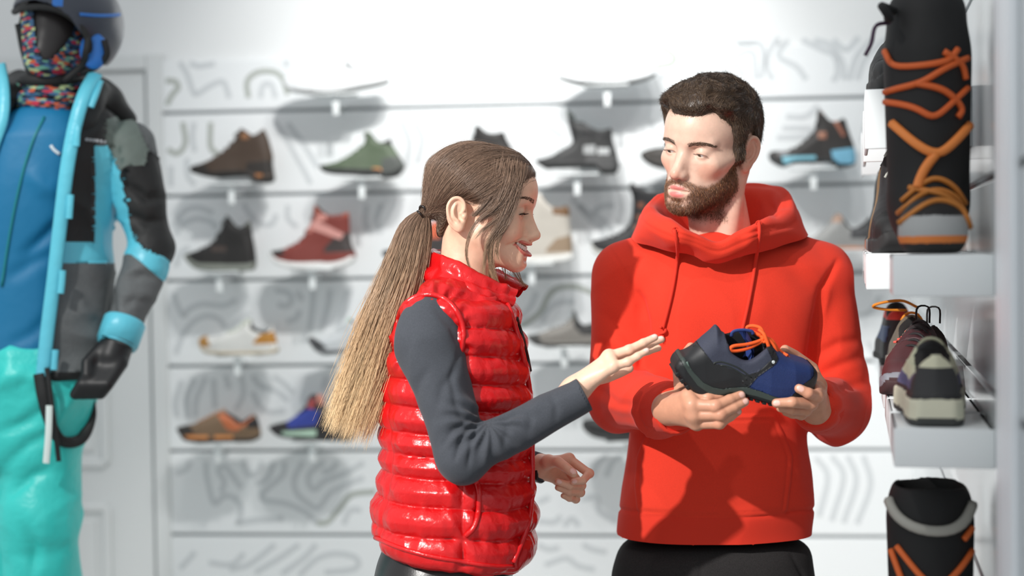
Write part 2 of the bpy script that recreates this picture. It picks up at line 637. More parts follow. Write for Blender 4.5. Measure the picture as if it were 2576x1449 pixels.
LINES = [
    (ID, [(417, 203), (440, 205), (448, 220), (432, 240), (420, 264)], 1),
    (ID, [(452, 156), (470, 185), (485, 228), (496, 236), (530, 215), (562, 206), (577, 246)], 0),
    (ID, [(478, 158), (500, 166), (540, 160)], 0),
    (ID, [(625, 246), (622, 205), (648, 182), (690, 181), (712, 200), (724, 238)], 1),
    (ID, [(655, 246), (662, 215), (682, 212), (694, 246)], 0),
    (ID, [(720, 150), (722, 168)], 0),
    (ID, [(1050, 192), (1085, 192), (1105, 142)], 0),
    (ID, [(1238, 228), (1290, 188), (1350, 170), (1392, 125)], 0),
    (C6, [(105, 130), (210, 200), (200, 245), (110, 262)], 1),
    (C6, [(130, 318), (265, 300), (290, 210), (410, 130)], 0),
    (C6, [(455, 110), (450, 195), (530, 215), (650, 180), (672, 335)], 0),
    (C6, [(550, 115), (690, 130), (715, 210), (700, 330)], 0),
    (C6, [(340, 330), (365, 260), (420, 252), (475, 290), (560, 252), (605, 320)], 0),
    (C6, [(800, 95), (750, 170), (735, 260), (765, 335)], 0),
    (C6, [(852, 110), (800, 200), (900, 262), (955, 335)], 0),
    (C6, [(930, 110), (1030, 160), (1110, 200), (1130, 290), (1105, 345)], 0),
    (C6, [(1000, 110), (1100, 150), (1160, 250), (1165, 335)], 0),
    (C6, [(1105, 110), (1180, 165), (1250, 95)], 0),
    (C6, [(1195, 335), (1240, 200), (1330, 105)], 0),
    (C6, [(1240, 335), (1290, 210), (1400, 105)], 0),
    (ID, [(460, 308), (466, 360), (446, 386), (422, 376)], 1),
    (ID, [(488, 308), (484, 345), (490, 382)], 0),
    (ID, [(530, 308), (530, 368), (548, 388)], 1),
    (ID, [(430, 418), (430, 468)], 0),
    (ID, [(470, 398), (472, 440), (490, 466)], 0),
    (ID, [(690, 305), (720, 350), (760, 420), (782, 462)], 0),
    (ID, [(724, 310), (770, 372), (800, 420)], 0),
    (ID, [(1010, 305), (1030, 360), (1020, 420)], 0),
    (ID, [(1045, 310), (1062, 350), (1050, 410)], 0),
    (ID, [(1335, 290), (1380, 320), (1415, 345)], 0),
    (C6, [(1022, 480), (950, 540), (840, 542)], 0),
    (C6, [(820, 605), (980, 612), (965, 650), (790, 660)], 0),
    (C6, [(80, 560), (100, 620), (170, 660)], 0),
    (C6, [(1270, 690), (1295, 570), (1350, 475)], 0),
    (C3, [(110, 280), (200, 155), (300, 130), (420, 170)], 0),
    (C3, [(130, 340), (180, 262), (290, 215), (400, 240), (450, 290)], 0),
    (C3, [(130, 590), (170, 480), (235, 440)], 0),
    (C3, [(650, 100), (720, 200), (800, 260), (880, 250), (910, 180)], 0),
    (C3, [(1000, 110), (1000, 210), (1070, 280)], 0),
    (C3, [(1610, 110), (1600, 250), (1650, 330)], 0),
    (C3, [(1725, 100), (1690, 240), (1730, 330)], 0),
    (C3, [(110, 790), (140, 880), (190, 970), (230, 920), (330, 880), (500, 890), (600, 845)], 0),
    (C3, [(130, 1265), (180, 1130), (260, 1020), (370, 970), (470, 1000), (525, 1070), (600, 1020), (700, 945)], 0),
    (C3, [(900, 770), (1000, 790), (1030, 850), (985, 895), (920, 880)], 0),
    (C3, [(1070, 780), (1110, 850)], 0),
    (C3, [(1200, 765), (1190, 900), (1165, 1090)], 0),
    (C3, [(1325, 765), (1310, 900), (1260, 1080)], 0),
    (C3, [(1465, 770), (1440, 900), (1385, 1090)], 0),
    (C3, [(990, 1015), (1060, 990), (1095, 930)], 0),
    (C3, [(800, 1060), (850, 1150), (870, 1250)], 0),
    (C7, [(90, 1060), (230, 960), (300, 830), (370, 770), (500, 758), (640, 805)], 1),
    (C7, [(95, 990), (170, 900), (210, 800)], 0),
    (C7, [(250, 1030), (300, 935), (380, 880), (500, 872)], 0),
    (C7, [(540, 130), (600, 195), (700, 240), (780, 340)], 0),
    (C7, [(480, 90), (620, 250), (700, 300), (720, 390)], 0),
    (C7, [(640, 190), (740, 140), (800, 150)], 0),
    (C4, [(120, 395), (110, 290), (150, 150)], 0),
    (C4, [(190, 405), (190, 250), (240, 140)], 0),
    (C4, [(240, 395), (250, 270), (310, 130)], 0),
    (C4, [(372, 335), (362, 140)], 0),
    (C4, [(465, 205), (440, 115)], 0),
    (C4, [(510, 345), (560, 240), (545, 115)], 0),
    (C4, [(620, 120), (680, 190), (780, 220), (860, 285)], 0),
    (C4, [(760, 120), (830, 170), (895, 235)], 0),
    (C4, [(620, 230), (670, 320), (740, 360), (840, 350)], 0),
    (C4, [(1090, 205), (1115, 120)], 0),
    (C4, [(110, 770), (180, 740), (212, 690)], 0),
    (C4, [(310, 690), (320, 800), (365, 965), (430, 920), (500, 930), (540, 985), (540, 1060), (525, 1100), (620, 1080), (825, 1068)], 0),
    (C4, [(415, 895), (432, 820), (395, 750), (440, 722), (485, 780), (545, 865)], 0),
    (C4, [(558, 690), (590, 770), (650, 770), (685, 690)], 0),
    (C4, [(640, 835), (720, 800), (765, 690)], 0),
    (C4, [(835, 690), (820, 780), (720, 870), (680, 920), (720, 950), (850, 970), (980, 1030), (1045, 1098)], 0),
    (C4, [(1045, 1098), (1120, 1090), (1200, 1000), (1280, 910), (1440, 888)], 1),
    (C4, [(955, 690), (900, 800), (910, 890), (980, 960), (1060, 995), (1150, 890), (1360, 795)], 0),
    (C4, [(1095, 690), (1000, 770), (1000, 850), (1040, 872), (1100, 820), (1250, 760), (1360, 695)], 0),
    (C4, [(1185, 690), (1150, 740), (1085, 762)], 0),
    (C4, [(1225, 1105), (1270, 1015), (1345, 1010)], 0),
    (C4, [(140, 1400), (210, 1325), (240, 1290)], 0),
    (C4, [(330, 1360), (480, 1372), (565, 1300)], 0),
    (C4, [(470, 1405), (600, 1370), (770, 1240)], 0),
    (C4, [(640, 1425), (800, 1330), (930, 1240)], 0),
    (C4, [(815, 1435), (960, 1330), (1045, 1240)], 0),
    (C4, [(930, 1445), (1050, 1335), (1180, 1300), (1310, 1330), (1300, 1400), (1100, 1425)], 0),
    (ID, [(2052, 1150), (2082, 1200), (2060, 1300)], 0),
    (ID, [(2092, 1146), (2122, 1200), (2092, 1310)], 0),
    (ID, [(2132, 1146), (2154, 1210), (2122, 1315)], 0),
    (ID, [(2172, 1146), (2190, 1220), (2156, 1318)], 0),
    (ID, [(2050, 770), (2100, 800), (2180, 790), (2215, 745)], 0),
    (ID, [(2185, 860), (2215, 930)], 0),
    (C8, [(195, 1082), (300, 1090), (345, 1050)], 0),
    (C8, [(365, 1115), (420, 1068), (465, 1115)], 0),
    (C8, [(480, 940), (580, 928), (605, 1020), (720, 1090)], 0),
    (C8, [(490, 1240), (560, 1272), (650, 1290)], 0),
    (C8, [(195, 1240), (260, 1270), (335, 1260)], 0),
    (C8, [(240, 1375), (380, 1330), (460, 1380), (570, 1405)], 0),
    (C8, [(555, 790), (590, 700), (655, 645)], 0),
    (C8, [(645, 790), (690, 690), (750, 650)], 0),
    (C8, [(195, 960), (270, 925)], 0),
]
for tr, pts, dark in LINES:
    w = [wall_pt(x, y, PANEL_OFF) for x, y in tr(pts)]
    c = spline(np.array(w), 6 * len(w)) if len(w) > 2 else np.array(w)
    t = np.gradient(c, axis=0); t /= np.linalg.norm(t, axis=1)[:, None]
    nn = np.stack([-t[:, 1], t[:, 0]], 1) * 0.0095
    A, B = c + nn, c - nn
    n = len(c)
    y = -PANEL_OFF - 0.0008
    v = np.concatenate([np.stack([A[:, 0], np.full(n, y), A[:, 1]], 1), np.stack([B[:, 0], np.full(n, y), B[:, 1]], 1),
                        np.stack([A[:, 0], np.full(n, y + .002), A[:, 1]], 1), np.stack([B[:, 0], np.full(n, y + .002), B[:, 1]], 1)])
    i = np.arange(n - 1)
    f = np.concatenate([np.stack([i, i + 1, n + i + 1, n + i], 1), np.stack([2 * n + i, 2 * n + i + 1, i + 1, i], 1), np.stack([n + i, n + i + 1, 3 * n + i + 1, 3 * n + i], 1)])
    obj('carved_line', mesh_np('carved_line', v, f, False), M_line_dark if dark else M_line, wb)

# door beside the display wall
sR = wall_pt(378, 700)[0]; sL = sR - 0.86
zT = wall_pt(330, 187)[1]
door = MB().box(((sL + sR) / 2, -0.010, zT / 2), (sR - sL, 0.02, zT)).build('door_1', M_door, smooth=False)
place_on_wall(door); tag(door, kind='structure')
ps = wall_pt(274, 1200)[0]
for y0, y1 in ((300, 1163), (1274, 1800)):
    z1, z0 = wall_pt(274, y0)[1], wall_pt(274, y1)[1]
    pl = sL + (sR - ps)
    m = MB()
    for c, s in ((((pl + ps) / 2, -0.026, z1), (ps - pl, 0.014, 0.03)), (((pl + ps) / 2, -0.026, z0), (ps - pl, 0.014, 0.03)),
                 ((pl, -0.026, (z0 + z1) / 2), (0.03, 0.014, z1 - z0)), ((ps, -0.026, (z0 + z1) / 2), (0.03, 0.014, z1 - z0))):
        m.box(c, s, bevel=0.006)
    m.build('panel_moulding', M_door, door, smooth=False)
    MB().box(((pl + ps) / 2, -0.022, (z0 + z1) / 2), (ps - pl - 0.09, 0.012, z1 - z0 - 0.09), bevel=0.005).build('door_panel', M_door, door, smooth=False)
cs = MB()
cw = 0.055
for c, s in (((sR + 0.012 + cw / 2, -0.018, (zT + .07) / 2), (cw, 0.036, zT + 0.07)), ((sL - 0.012 - cw / 2, -0.018, (zT + .07) / 2), (cw, 0.036, zT + 0.07)),
             (((sL + sR) / 2, -0.018, zT + 0.012 + cw / 2), (sR - sL + .024, 0.036, cw))):
    cs.box(c, s, bevel=0.006)
tr = cs.build('trim_1', M_door, smooth=False); place_on_wall(tr); tag(tr, kind='structure')

# side wall with its own display boards, running from beside the camera to the back wall
SP = np.array([0.707, 2.05, 0.0]); SLOPE = 0.24
SD = np.array([SLOPE, 1.0, 0.0]); SD /= np.linalg.norm(SD)
SNrm = np.array([-SD[1], SD[0], 0.0])            # towards the shop
SA = math.atan2(SD[0], SD[1])


def side(o, d=0.0, off=0.0, z=0.0):
    """Place at d metres along the side wall, off metres out of it. Local x = out of the wall, local y = along it, away from the camera."""
    o.location = SP + SD * d + SNrm * off + np.array([0, 0, z])
    o.rotation_euler = (0, 0, -SA + PI)
    return o


def side_d(Y, off=0.0):
    return (Y - SP[1] - SNrm[1] * off) / SD[1]


M_gloss = mat('gloss_panel', (214, 219, 221), 0.14, spec=0.6)
M_post = mat('post_lacquer', (238, 242, 246), 0.4)
ws = MB().box((-0.06, -1.56, 1.5), (0.12, 4.08, 3.0)).build('wall_right', M_wall, smooth=False)
side(ws); tag(ws, kind='structure')
for z0 in np.arange(0.05, 2.6, 0.308):
    MB().box((0.008, -1.56, z0 + 0.154), (0.016, 4.06, 0.297), bevel=0.002).build('panel_board', M_gloss, ws, smooth=False)
for d, w, dep in ((-0.16, 0.05, 0.006), (-0.24, 0.07, 0.010), (-0.36, 0.05, 0.014)):
    up = MB().box((0.016 + dep / 2, -d, 1.5), (dep, w, 3.0), bevel=0.004).build('upright_profile', M_post, ws, smooth=False)
# ------------------------------------------------------------------ shoes
def poly_sd(p2, poly):
    """Signed distance to a closed polygon (negative inside)."""
    poly = np.asarray(poly, float)
    d2 = np.full(len(p2), 1e9); ins = np.zeros(len(p2), bool)
    for i in range(len(poly)):
        a, b = poly[i - 1], poly[i]
        ab = b - a
        q = p2 - a
        t = np.clip(q @ ab / (ab @ ab + 1e-15), 0, 1)
        d2 = np.minimum(d2, ((q - t[:, None] * ab) ** 2).sum(1))
        c = (a[1] > p2[:, 1]) != (b[1] > p2[:, 1])
        if a[1] != b[1]:
            ins ^= c & (p2[:, 0] < ab[0] * (p2[:, 1] - a[1]) / (b[1] - a[1]) + a[0])
    d = np.sqrt(d2)
    return np.where(ins, -d, d)


class Poly2:
    """Polygon distance looked up from a fine raster (quick for many points)."""
    def __init__(self, poly, step=.0012, pad=.03):
        poly = np.asarray(poly, float)
        self.lo = poly.min(0) - pad
        n = np.ceil((poly.max(0) + pad - self.lo) / step).astype(int) + 2
        gx, gz = np.meshgrid(self.lo[0] + np.arange(n[0]) * step, self.lo[1] + np.arange(n[1]) * step, indexing='ij')
        self.g = poly_sd(np.stack([gx.ravel(), gz.ravel()], 1), poly).reshape(n)
        self.n, self.s = n, step

    def __call__(self, p2):
        u = np.clip((p2 - self.lo) / self.s, 0, self.n - 1.001)
        i = u.astype(int); f = u - i
        a, b = i[:, 0], i[:, 1]; fx, fz = f[:, 0], f[:, 1]
        g = self.g
        d = g[a, b] * (1 - fx) * (1 - fz) + g[a + 1, b] * fx * (1 - fz) + g[a, b + 1] * (1 - fx) * fz + g[a + 1, b + 1] * fx * fz
        out = np.maximum(np.abs(p2 - (self.lo + self.n * self.s / 2)) - self.n * self.s / 2, 0)
        return d + np.sqrt((out ** 2).sum(1))


def snap(v, polys, h):
    """Pull vertices close to a region border onto it, so that panels end in a clean line."""
    v = v.copy()
    for P2 in polys:
        d = P2(v[:, [0, 2]])
        m = np.abs(d) < .8 * h
        if not m.any(): continue
        q = v[m][:, [0, 2]]
        e = 6e-4
        g = np.stack([P2(q + [e, 0]) - P2(q - [e, 0]), P2(q + [0, e]) - P2(q - [0, e])], 1)
        g /= np.linalg.norm(g, axis=1)[:, None] + 1e-9
        mv = g * d[m][:, None]
        v[m, 0] -= mv[:, 0]; v[m, 2] -= mv[:, 1]
    return v


def smax(a, b, k):
    return -su(-a, -b, k)


def split_faces(v, q, lab, k):
    m = lab == k
    if not m.any(): return None
    f = q[m]
    u, inv = np.unique(f, return_inverse=True)
    return v[u], inv.reshape(f.shape)


def islands(f):
    """Connected pieces of a face array."""
    lab = np.arange(f.max() + 1)
    while True:
        m = lab[f].min(1)
        new = lab.copy()
        for k in range(f.shape[1]): np.minimum.at(new, f[:, k], m)
        new = new[new]
        if (new == lab).all(): break
        lab = new
    fl = lab[f[:, 0]]
    return [f[fl == u] for u in np.unique(fl)]


def lower_env(poly, n=80):
    poly = np.asarray(poly, float)
    x0, x1 = poly[:, 0].min(), poly[:, 0].max()
    xs = np.linspace(x0 + 1e-5, x1 - 1e-5, n)
    lo = np.full(n, 9.0); hi = np.full(n, -9.0)
    for i in range(len(poly)):
        a, b = poly[i - 1], poly[i]
        if a[0] == b[0]: continue
        if a[0] > b[0]: a, b = b, a
        m = (xs >= a[0]) & (xs <= b[0])
        z = a[1] + (b[1] - a[1]) * (xs[m] - a[0]) / (b[0] - a[0])
        lo[m] = np.minimum(lo[m], z); hi[m] = np.maximum(hi[m], z)
    return xs, lo, hi


def shoe(poly, parent, upper, sole, sole_h=0.022, regions=(), laces=None, lace_n=5, open_at=None, h=0.003, W=0.048, flip=False, mid=None, mid_h=0.0, lugs=0.0, toe_w=1.0, tongue=None, lace_pts=None, rough=0.6):
    """A shoe from its side outline poly [(x, z)...] in metres (toe at small x unless flip). regions = [(part name, colour, polygon, proud)].
    Parts are made as children of parent in its local frame: x along the shoe, y across it, z up."""
    poly = np.asarray(poly, float)
    if len(poly) < 40:
        poly = spline(poly, len(poly) * 4, closed=True)
    PO = Poly2(poly)
    RG = [Poly2(np.asarray(rg[2], float)) for rg in regions]
    xs, lo, hi = lower_env(poly)
    x0, x1 = poly[:, 0].min(), poly[:, 0].max(); L = x1 - x0
    z0, z1 = poly[:, 1].min(), poly[:, 1].max()
    pu = np.array([0, .05, .15, .3, .45, .6, .8, .93, 1.0]); pw = np.array([.42 * toe_w, .62 * toe_w, .85, 1, .92, .78, .76, .68, .45])

    # the heel end of the outline turns up steeply: carry the sole line on to it
    e_ = (xs > x1 - .07 * L) if not flip else (xs < x0 + .07 * L)
    lo = np.where(e_, np.minimum(lo, np.interp(x1 - .07 * L if not flip else x0 + .07 * L, xs, lo) + .004), lo)

    def zlow(x): return np.interp(x, xs, lo)

    def f(p):
        u = (p[:, 0] - x0) / L
        if flip: u = 1 - u
        w = W * np.interp(u, pu, pw)
        zr = p[:, 2] - zlow(p[:, 0])
        insole = zr < sole_h + mid_h
        w = w * np.interp(p[:, 2] - z0, [0, .035, .09, .15, .4], [1, .97, .80, .74, .80]) + np.where(insole, .0035, 0)
        d = PO(p[:, [0, 2]])
        s = np.abs(p[:, 1]) - w
        r = smax(d, s, np.where(insole, .006, np.clip(.012 + .35 * (zr - sole_h), .012, .045)))
        if lugs:
            g = zr + lugs * 0
            r = np.where(zr < lugs, r + .004 * (np.sin(p[:, 0] * 2 * PI / .022) > .2), r)
        if open_at is not None:
            (ax, az), (bx, bz), dep = open_at
            c = np.array([(ax + bx) / 2, 0, (az + bz) / 2 + .01])
            hx = abs(bx - ax) / 2 - .006
            q = (p - c) / np.array([hx, .024, dep])
            k = np.sqrt((q ** 2).sum(1))
            r = ssub(r, (k - 1) * .02, .006)
        return r
    pad = .012
    v, q = surface(f, (x0 - pad, -W - .02, z0 - pad), (x1 + pad, W + .02, z1 + pad), h)
    v = snap(v, RG, h)
    c = v[q].mean(1)
    lab = np.zeros(len(q), int)
    zr = c[:, 2] - zlow(c[:, 0])
    u = (c[:, 0] - x0) / L
    names = [('upper', upper)]
    for (nm, col, pg, *rest), pd_ in zip(regions, RG):
        d = pd_(c[:, [0, 2]])
        names.append((nm, col))
        lab[d < 0] = len(names) - 1
    if mid is not None:
        names.append(('midsole', mid)); lab[zr < sole_h + mid_h] = len(names) - 1
    names.append(('sole', sole)); lab[zr < sole_h] = len(names) - 1
    if open_at is not None:
        (ax, az), (bx, bz), dep = open_at
        names.append(('lining', (38, 36, 36)))
        nn = vnormals(v, q)
        cc = np.array([(ax + bx) / 2, 0, (az + bz) / 2])
        ins = ((nn[q].mean(1) * (c - cc)).sum(1) < -0.003) & (np.abs(c[:, 0] - cc[0]) < abs(bx - ax) / 2) & (np.abs(c[:, 1]) < .026) & (c[:, 2] > cc[2] - dep)
        lab[ins] = len(names) - 1
    for k, (nm, col) in enumerate(names):
        r = split_faces(v, q, lab, k)
        if r is None: continue
        vv, ff = r
        m = col if isinstance(col, bpy.types.Material) else cmat(col, .75 if nm in ('sole', 'lining') else rough)
        halves = [ff] if nm in ('upper', 'sole', 'midsole', 'lining') else islands(ff)
        for hf_ in halves:
            if len(hf_) < 4: continue
            u_, inv_ = np.unique(hf_, return_inverse=True)
            obj(nm, mesh_np(nm, vv[u_], inv_.reshape(hf_.shape)), m, parent)
    if laces is not None:
        if lace_pts is None:
            a, b = laces[1], laces[2]
        else: a, b = lace_pts
        lc = laces[0] if isinstance(laces[0], bpy.types.Material) else cmat(laces[0], .7)
        for i in range(lace_n):
            t = i / max(1, lace_n - 1)
            x = a[0] + (b[0] - a[0]) * t
            ztop = np.interp(x, xs, hi) + .001
            wy = .020
            pts = np.array([[x, -wy, ztop - .013], [x, -wy * .6, ztop - .001], [x + .004, 0, ztop + .003], [x + .008, wy * .6, ztop - .001], [x + .008, wy, ztop - .013]])
            MB().tube(spline(pts, 9), .0028, 5).build('lace', lc, parent)
    return dict(f=f, xs=xs, lo=lo, hi=hi, v=v, q=q)


M_bracket = mat('acrylic_bracket', (236, 240, 240), 0.25)
SHOE_OFF = 0.13


def bracket(s, z, label, w=0.15):
    """Small display shelf: plate, stem and hook in the slot of the wall."""
    t = thing('shoe_bracket', label, 'bracket', group='brackets on the slat wall')
    place_on_wall(t, s, 0, z)
    MB().box((0, -SHOE_OFF, -0.003), (w, 0.09, 0.006), bevel=0.002).build('plate', M_bracket, t)
    MB().box((0.0, -SHOE_OFF - 0.02, -0.04), (0.022, 0.006, 0.07), bevel=0.0015).build('stem', M_bracket, t)
    MB().box((0.0, -PANEL_OFF - (SHOE_OFF - PANEL_OFF) / 2, -0.035), (0.022, SHOE_OFF - PANEL_OFF, 0.008), bevel=0.002).build('arm', M_bracket, t)
    return t


def wall_shoe(name, label, tr, pts, upper, sole, sole_h=.02, regions=(), laces=None, open_px=None, dep=.05, lace_n=5, blabel=None, **kw):
    w = np.array([wall_pt(x, y, SHOE_OFF) for x, y in tr(pts)])
    s = (w[:, 0].min() + w[:, 0].max()) / 2
    z = w[:, 1].min()
    org = np.array([s, z])
    t = thing(name, label, 'shoe' if 'boot' not in name else 'boot', group='footwear on the slat wall')
    place_on_wall(t, s, SHOE_OFF, z)
    loc = lambda pp: [tuple(wall_pt(x, y, SHOE_OFF) - org) for x, y in tr(pp)]
    op = None
    if open_px is not None:
        a, b = loc(open_px)
        op = (a, b, dep)
    la = None
    if laces is not None:
        a, b = loc(laces[1:3])
        la = (laces[0], a, b)
    shoe(w - org, t, upper, sole, sole_h, [(n, c, loc(pg)) for n, c, pg in regions], la, lace_n, op, **kw)
    bracket(s, z, blabel or 'white bracket under the ' + label.split(',')[0].split(' with ')[0])
    return t


ws_ = wall_shoe
ws_('low_shoe', 'white low shoe with pale sole in the top course, above the green boot', ID,
    [(716, 200), (724, 222), (742, 232), (830, 238), (900, 226), (972, 210), (978, 188), (968, 172), (950, 168), (900, 176), (868, 150), (840, 146), (800, 178), (750, 186)],
    (228, 230, 231), (172, 174, 174), .014, laces=((236, 236, 236), (790, 180), (850, 150)), open_px=[(870, 152), (962, 172)], dep=.04)
ws_('hiking_boot', 'white lace-up ankle boot with thin dark sole in the top course', C5,
    [(1188, 488), (1300, 535), (1440, 556), (1680, 552), (1850, 532), (1995, 485), (2030, 420), (2000, 260), (1930, 160), (1760, 85), (1640, 60), (1560, 180), (1420, 330), (1270, 430)],
    (222, 225, 227), (130, 132, 132), .012, laces=((228, 230, 232), (1330, 400), (1620, 90)), lace_n=7, open_px=[(1650, 70), (1960, 170)], dep=.06)
ws_('hiking_boot', 'dark brown leather hiking boot with tan eyelet beside the door', C2,
    [(250, 1150), (262, 1182), (330, 1205), (430, 1225), (560, 1216), (700, 1216), (765, 1262), (882, 1250), (884, 1120), (892, 1050), (870, 950), (832, 862), (812, 838), (745, 850), (685, 828), (622, 846), (580, 930), (520, 1000), (430, 1070), (350, 1110), (280, 1130)],
    (74, 56, 42), (42, 38, 34), .020, [('toe_cap', (48, 40, 34), [(240, 1130), (380, 1120), (440, 1230), (240, 1230)]), ('heel_patch', (150, 96, 48), [(770, 1195), (820, 1195), (820, 1260), (770, 1260)]), ('heel_counter', (46, 38, 32), [(700, 1110), (900, 1090), (900, 1200), (690, 1190)]), ('ankle_ring', (130, 88, 56), [(650, 880), (710, 880), (710, 930), (650, 930)])],
    ((58, 44, 34), (430, 1080), (600, 890)), [(640, 850), (810, 850)])
ws_('hiking_boot', 'olive green hiking boot with black collar and orange heel mark', C2,
    [(1255, 1130), (1265, 1162), (1320, 1192), (1500, 1200), (1710, 1205), (1740, 1222), (1835, 1216), (1892, 1162), (1902, 1120), (1850, 1030), (1812, 960), (1800, 914), (1725, 908), (1650, 872), (1602, 868), (1588, 955), (1530, 1015), (1430, 1085), (1340, 1115)],
    (84, 98, 76), (62, 64, 62), .020, [('collar', (52, 48, 50), [(1690, 890), (1830, 890), (1830, 980), (1720, 960)]), ('heel_patch', (196, 128, 62), [(1670, 1150), (1735, 1150), (1735, 1210), (1670, 1210)]), ('heel_counter', (84, 88, 84), [(1740, 1080), (1910, 1050), (1910, 1180), (1740, 1180)])],
    ((70, 80, 66), (1420, 1095), (1600, 900)), [(1640, 885), (1800, 920)])
ws_('hiking_boot', 'black ankle boot behind the head of the woman, only its collar and toe showing', ID,
    [(1085, 398), (1092, 418), (1130, 436), (1270, 440), (1296, 430), (1294, 385), (1275, 345), (1266, 328), (1215, 311), (1194, 318), (1186, 358), (1150, 380), (1110, 390)],
    (46, 42, 40), (34, 32, 32), .016, laces=((40, 38, 36), (1130, 388), (1190, 345)), open_px=[(1200, 318), (1268, 332)])
ws_('hiking_boot', 'black high hiking boot with tall tongue and grey heel panel', C5,
    [(1008, 1190), (1022, 1222), (1090, 1262), (1150, 1258), (1320, 1252), (1500, 1252), (1570, 1302), (1692, 1292), (1702, 1180), (1664, 1010), (1652, 920), (1565, 872), (1500, 848), (1405, 858), (1335, 850), (1285, 788), (1268, 800), (1276, 880), (1302, 985), (1308, 1045), (1220, 1112), (1120, 1162)],
    (52, 52, 52), (40, 42, 42), .016, [('heel_counter', (78, 78, 78), [(1440, 1160), (1710, 1150), (1710, 1250), (1420, 1250)]), ('side_badge', (150, 152, 152), [(1410, 1070), (1510, 1065), (1510, 1140), (1410, 1140)]), ('side_badge', (170, 172, 172), [(1530, 1090), (1630, 1090), (1630, 1145), (1530, 1145)]), ('shaft_panel', (34, 34, 36), [(1400, 860), (1560, 870), (1570, 1000), (1400, 1010)])],
    ((60, 76, 66), (1180, 1130), (1310, 960)), [(1400, 862), (1640, 910)], dep=.07)
ws_('trail_shoe', 'black trail shoe whose toe shows beside the face of the man', ID,
    [(1614, 384), (1618, 402), (1650, 420), (1720, 430), (1820, 432), (1836, 415), (1832, 370), (1818, 345), (1790, 340), (1740, 350), (1700, 370), (1650, 372)],
    (58, 52, 46), (38, 36, 34), .014, laces=((48, 44, 40), (1690, 372), (1740, 350)), open_px=[(1748, 350), (1815, 348)])
ws_('hiking_boot', 'black hiking boot with light blue sole inserts and orange piping', C6,
    [(754, 740), (756, 790), (830, 826), (880, 806), (1000, 802), (1100, 800), (1135, 828), (1222, 812), (1228, 720), (1192, 600), (1172, 550), (1100, 528), (1040, 500), (1014, 512), (1000, 610), (940, 680), (860, 730)],
    (54, 50, 48), (44, 52, 56), .010, [('sole_insert', (120, 178, 194), [(810, 770), (1000, 764), (1000, 806), (820, 812)]), ('heel_insert', (112, 170, 196), [(1085, 735), (1240, 715), (1240, 812), (1100, 806)]), ('piping', (150, 96, 76), [(1040, 505), (1110, 545), (1170, 650), (1150, 660), (1090, 560), (1035, 525)]), ('side_badge', (150, 104, 84), [(1015, 630), (1062, 630), (1062, 670), (1015, 670)]), ('toe_patch', (110, 110, 112), [(790, 735), (850, 740), (850, 770), (790, 765)])],
    ((44, 42, 40), (870, 722), (1005, 590)), [(1030, 515), (1165, 555)], dep=.06)
ws_('hiking_boot', 'all black hiking boot with pale speckled sole below the brown boot', C3,
    [(205, 500), (232, 545), (285, 590), (345, 612), (480, 618), (640, 620), (738, 600), (748, 450), (722, 270), (702, 225), (640, 245), (565, 196), (522, 178), (490, 270), (440, 370), (380, 430), (280, 470)],
    (36, 33, 31), (124, 128, 120), .024, [('side_badge', (74, 60, 54), [(430, 430), (540, 430), (540, 470), (430, 470)]), ('pull_loop', (70, 74, 60), [(670, 215), (720, 215), (720, 280), (690, 280)])],
    ((40, 38, 36), (330, 450), (500, 250)), [(520, 195), (700, 240)], dep=.06)
ws_('winter_boot', 'rust red winter boot with pink strap and white sole', C3,
    [(868, 470), (876, 510), (925, 570), (1060, 602), (1230, 600), (1390, 598), (1505, 550), (1524, 480), (1492, 400), (1482, 180), (1430, 142), (1300, 130), (1212, 104), (1190, 200), (1150, 300), (1090, 390), (980, 448)],
    (116, 48, 40), (224, 224, 222), .022, [('toe_cap', (52, 44, 42), [(860, 440), (970, 450), (1000, 500), (860, 510)]), ('heel_counter', (66, 56, 54), [(1300, 440), (1410, 320), (1500, 330), (1530, 470), (1290, 480)]), ('strap', (196, 140, 132), [(1180, 240), (1230, 225), (1445, 335), (1420, 378), (1180, 290)]), ('ankle_dot', (190, 130, 120), [(1225, 185), (1310, 185), (1310, 235), (1225, 235)]), ('collar', (150, 68, 46), [(1205, 100), (1490, 130), (1490, 195), (1200, 170)]), ('lace_hook', (186, 120, 110), [(1140, 280), (1200, 280), (1200, 325), (1140, 325)])],
    ((96, 44, 38), (1010, 440), (1190, 190)), [(1215, 115), (1475, 150)], dep=.07)
ws_('trail_shoe', 'dark trail shoe with orange lining hidden behind the ponytail', ID,
    [(963, 632), (975, 650), (1010, 660), (1120, 665), (1172, 660), (1178, 600), (1150, 560), (1092, 556), (1060, 590), (1000, 622)],
    (60, 54, 52), (46, 44, 44), .018, [('side_panel', (196, 92, 60), [(1050, 555), (1110, 550), (1110, 600), (1050, 600)])], open_px=[(1098, 560), (1150, 565)])
ws_('winter_boot', 'beige and brown winter boot with white sole beside the face of the woman', ID,
    [(1236, 622), (1240, 645), (1262, 655), (1340, 662), (1432, 655), (1440, 630), (1438, 560), (1432, 518), (1395, 504), (1358, 484), (1340, 500), (1320, 560), (1290, 595)],
    (184, 178, 168), (226, 226, 222), .022, [('collar', (112, 82, 54), [(1388, 500), (1436, 512), (1436, 545), (1392, 540)]), ('heel_counter', (142, 122, 100), [(1375, 628), (1400, 600), (1442, 590), (1442, 634), (1375, 636)])],
    ((160, 156, 150), (1290, 594), (1340, 505)), [(1360, 492), (1430, 520)])
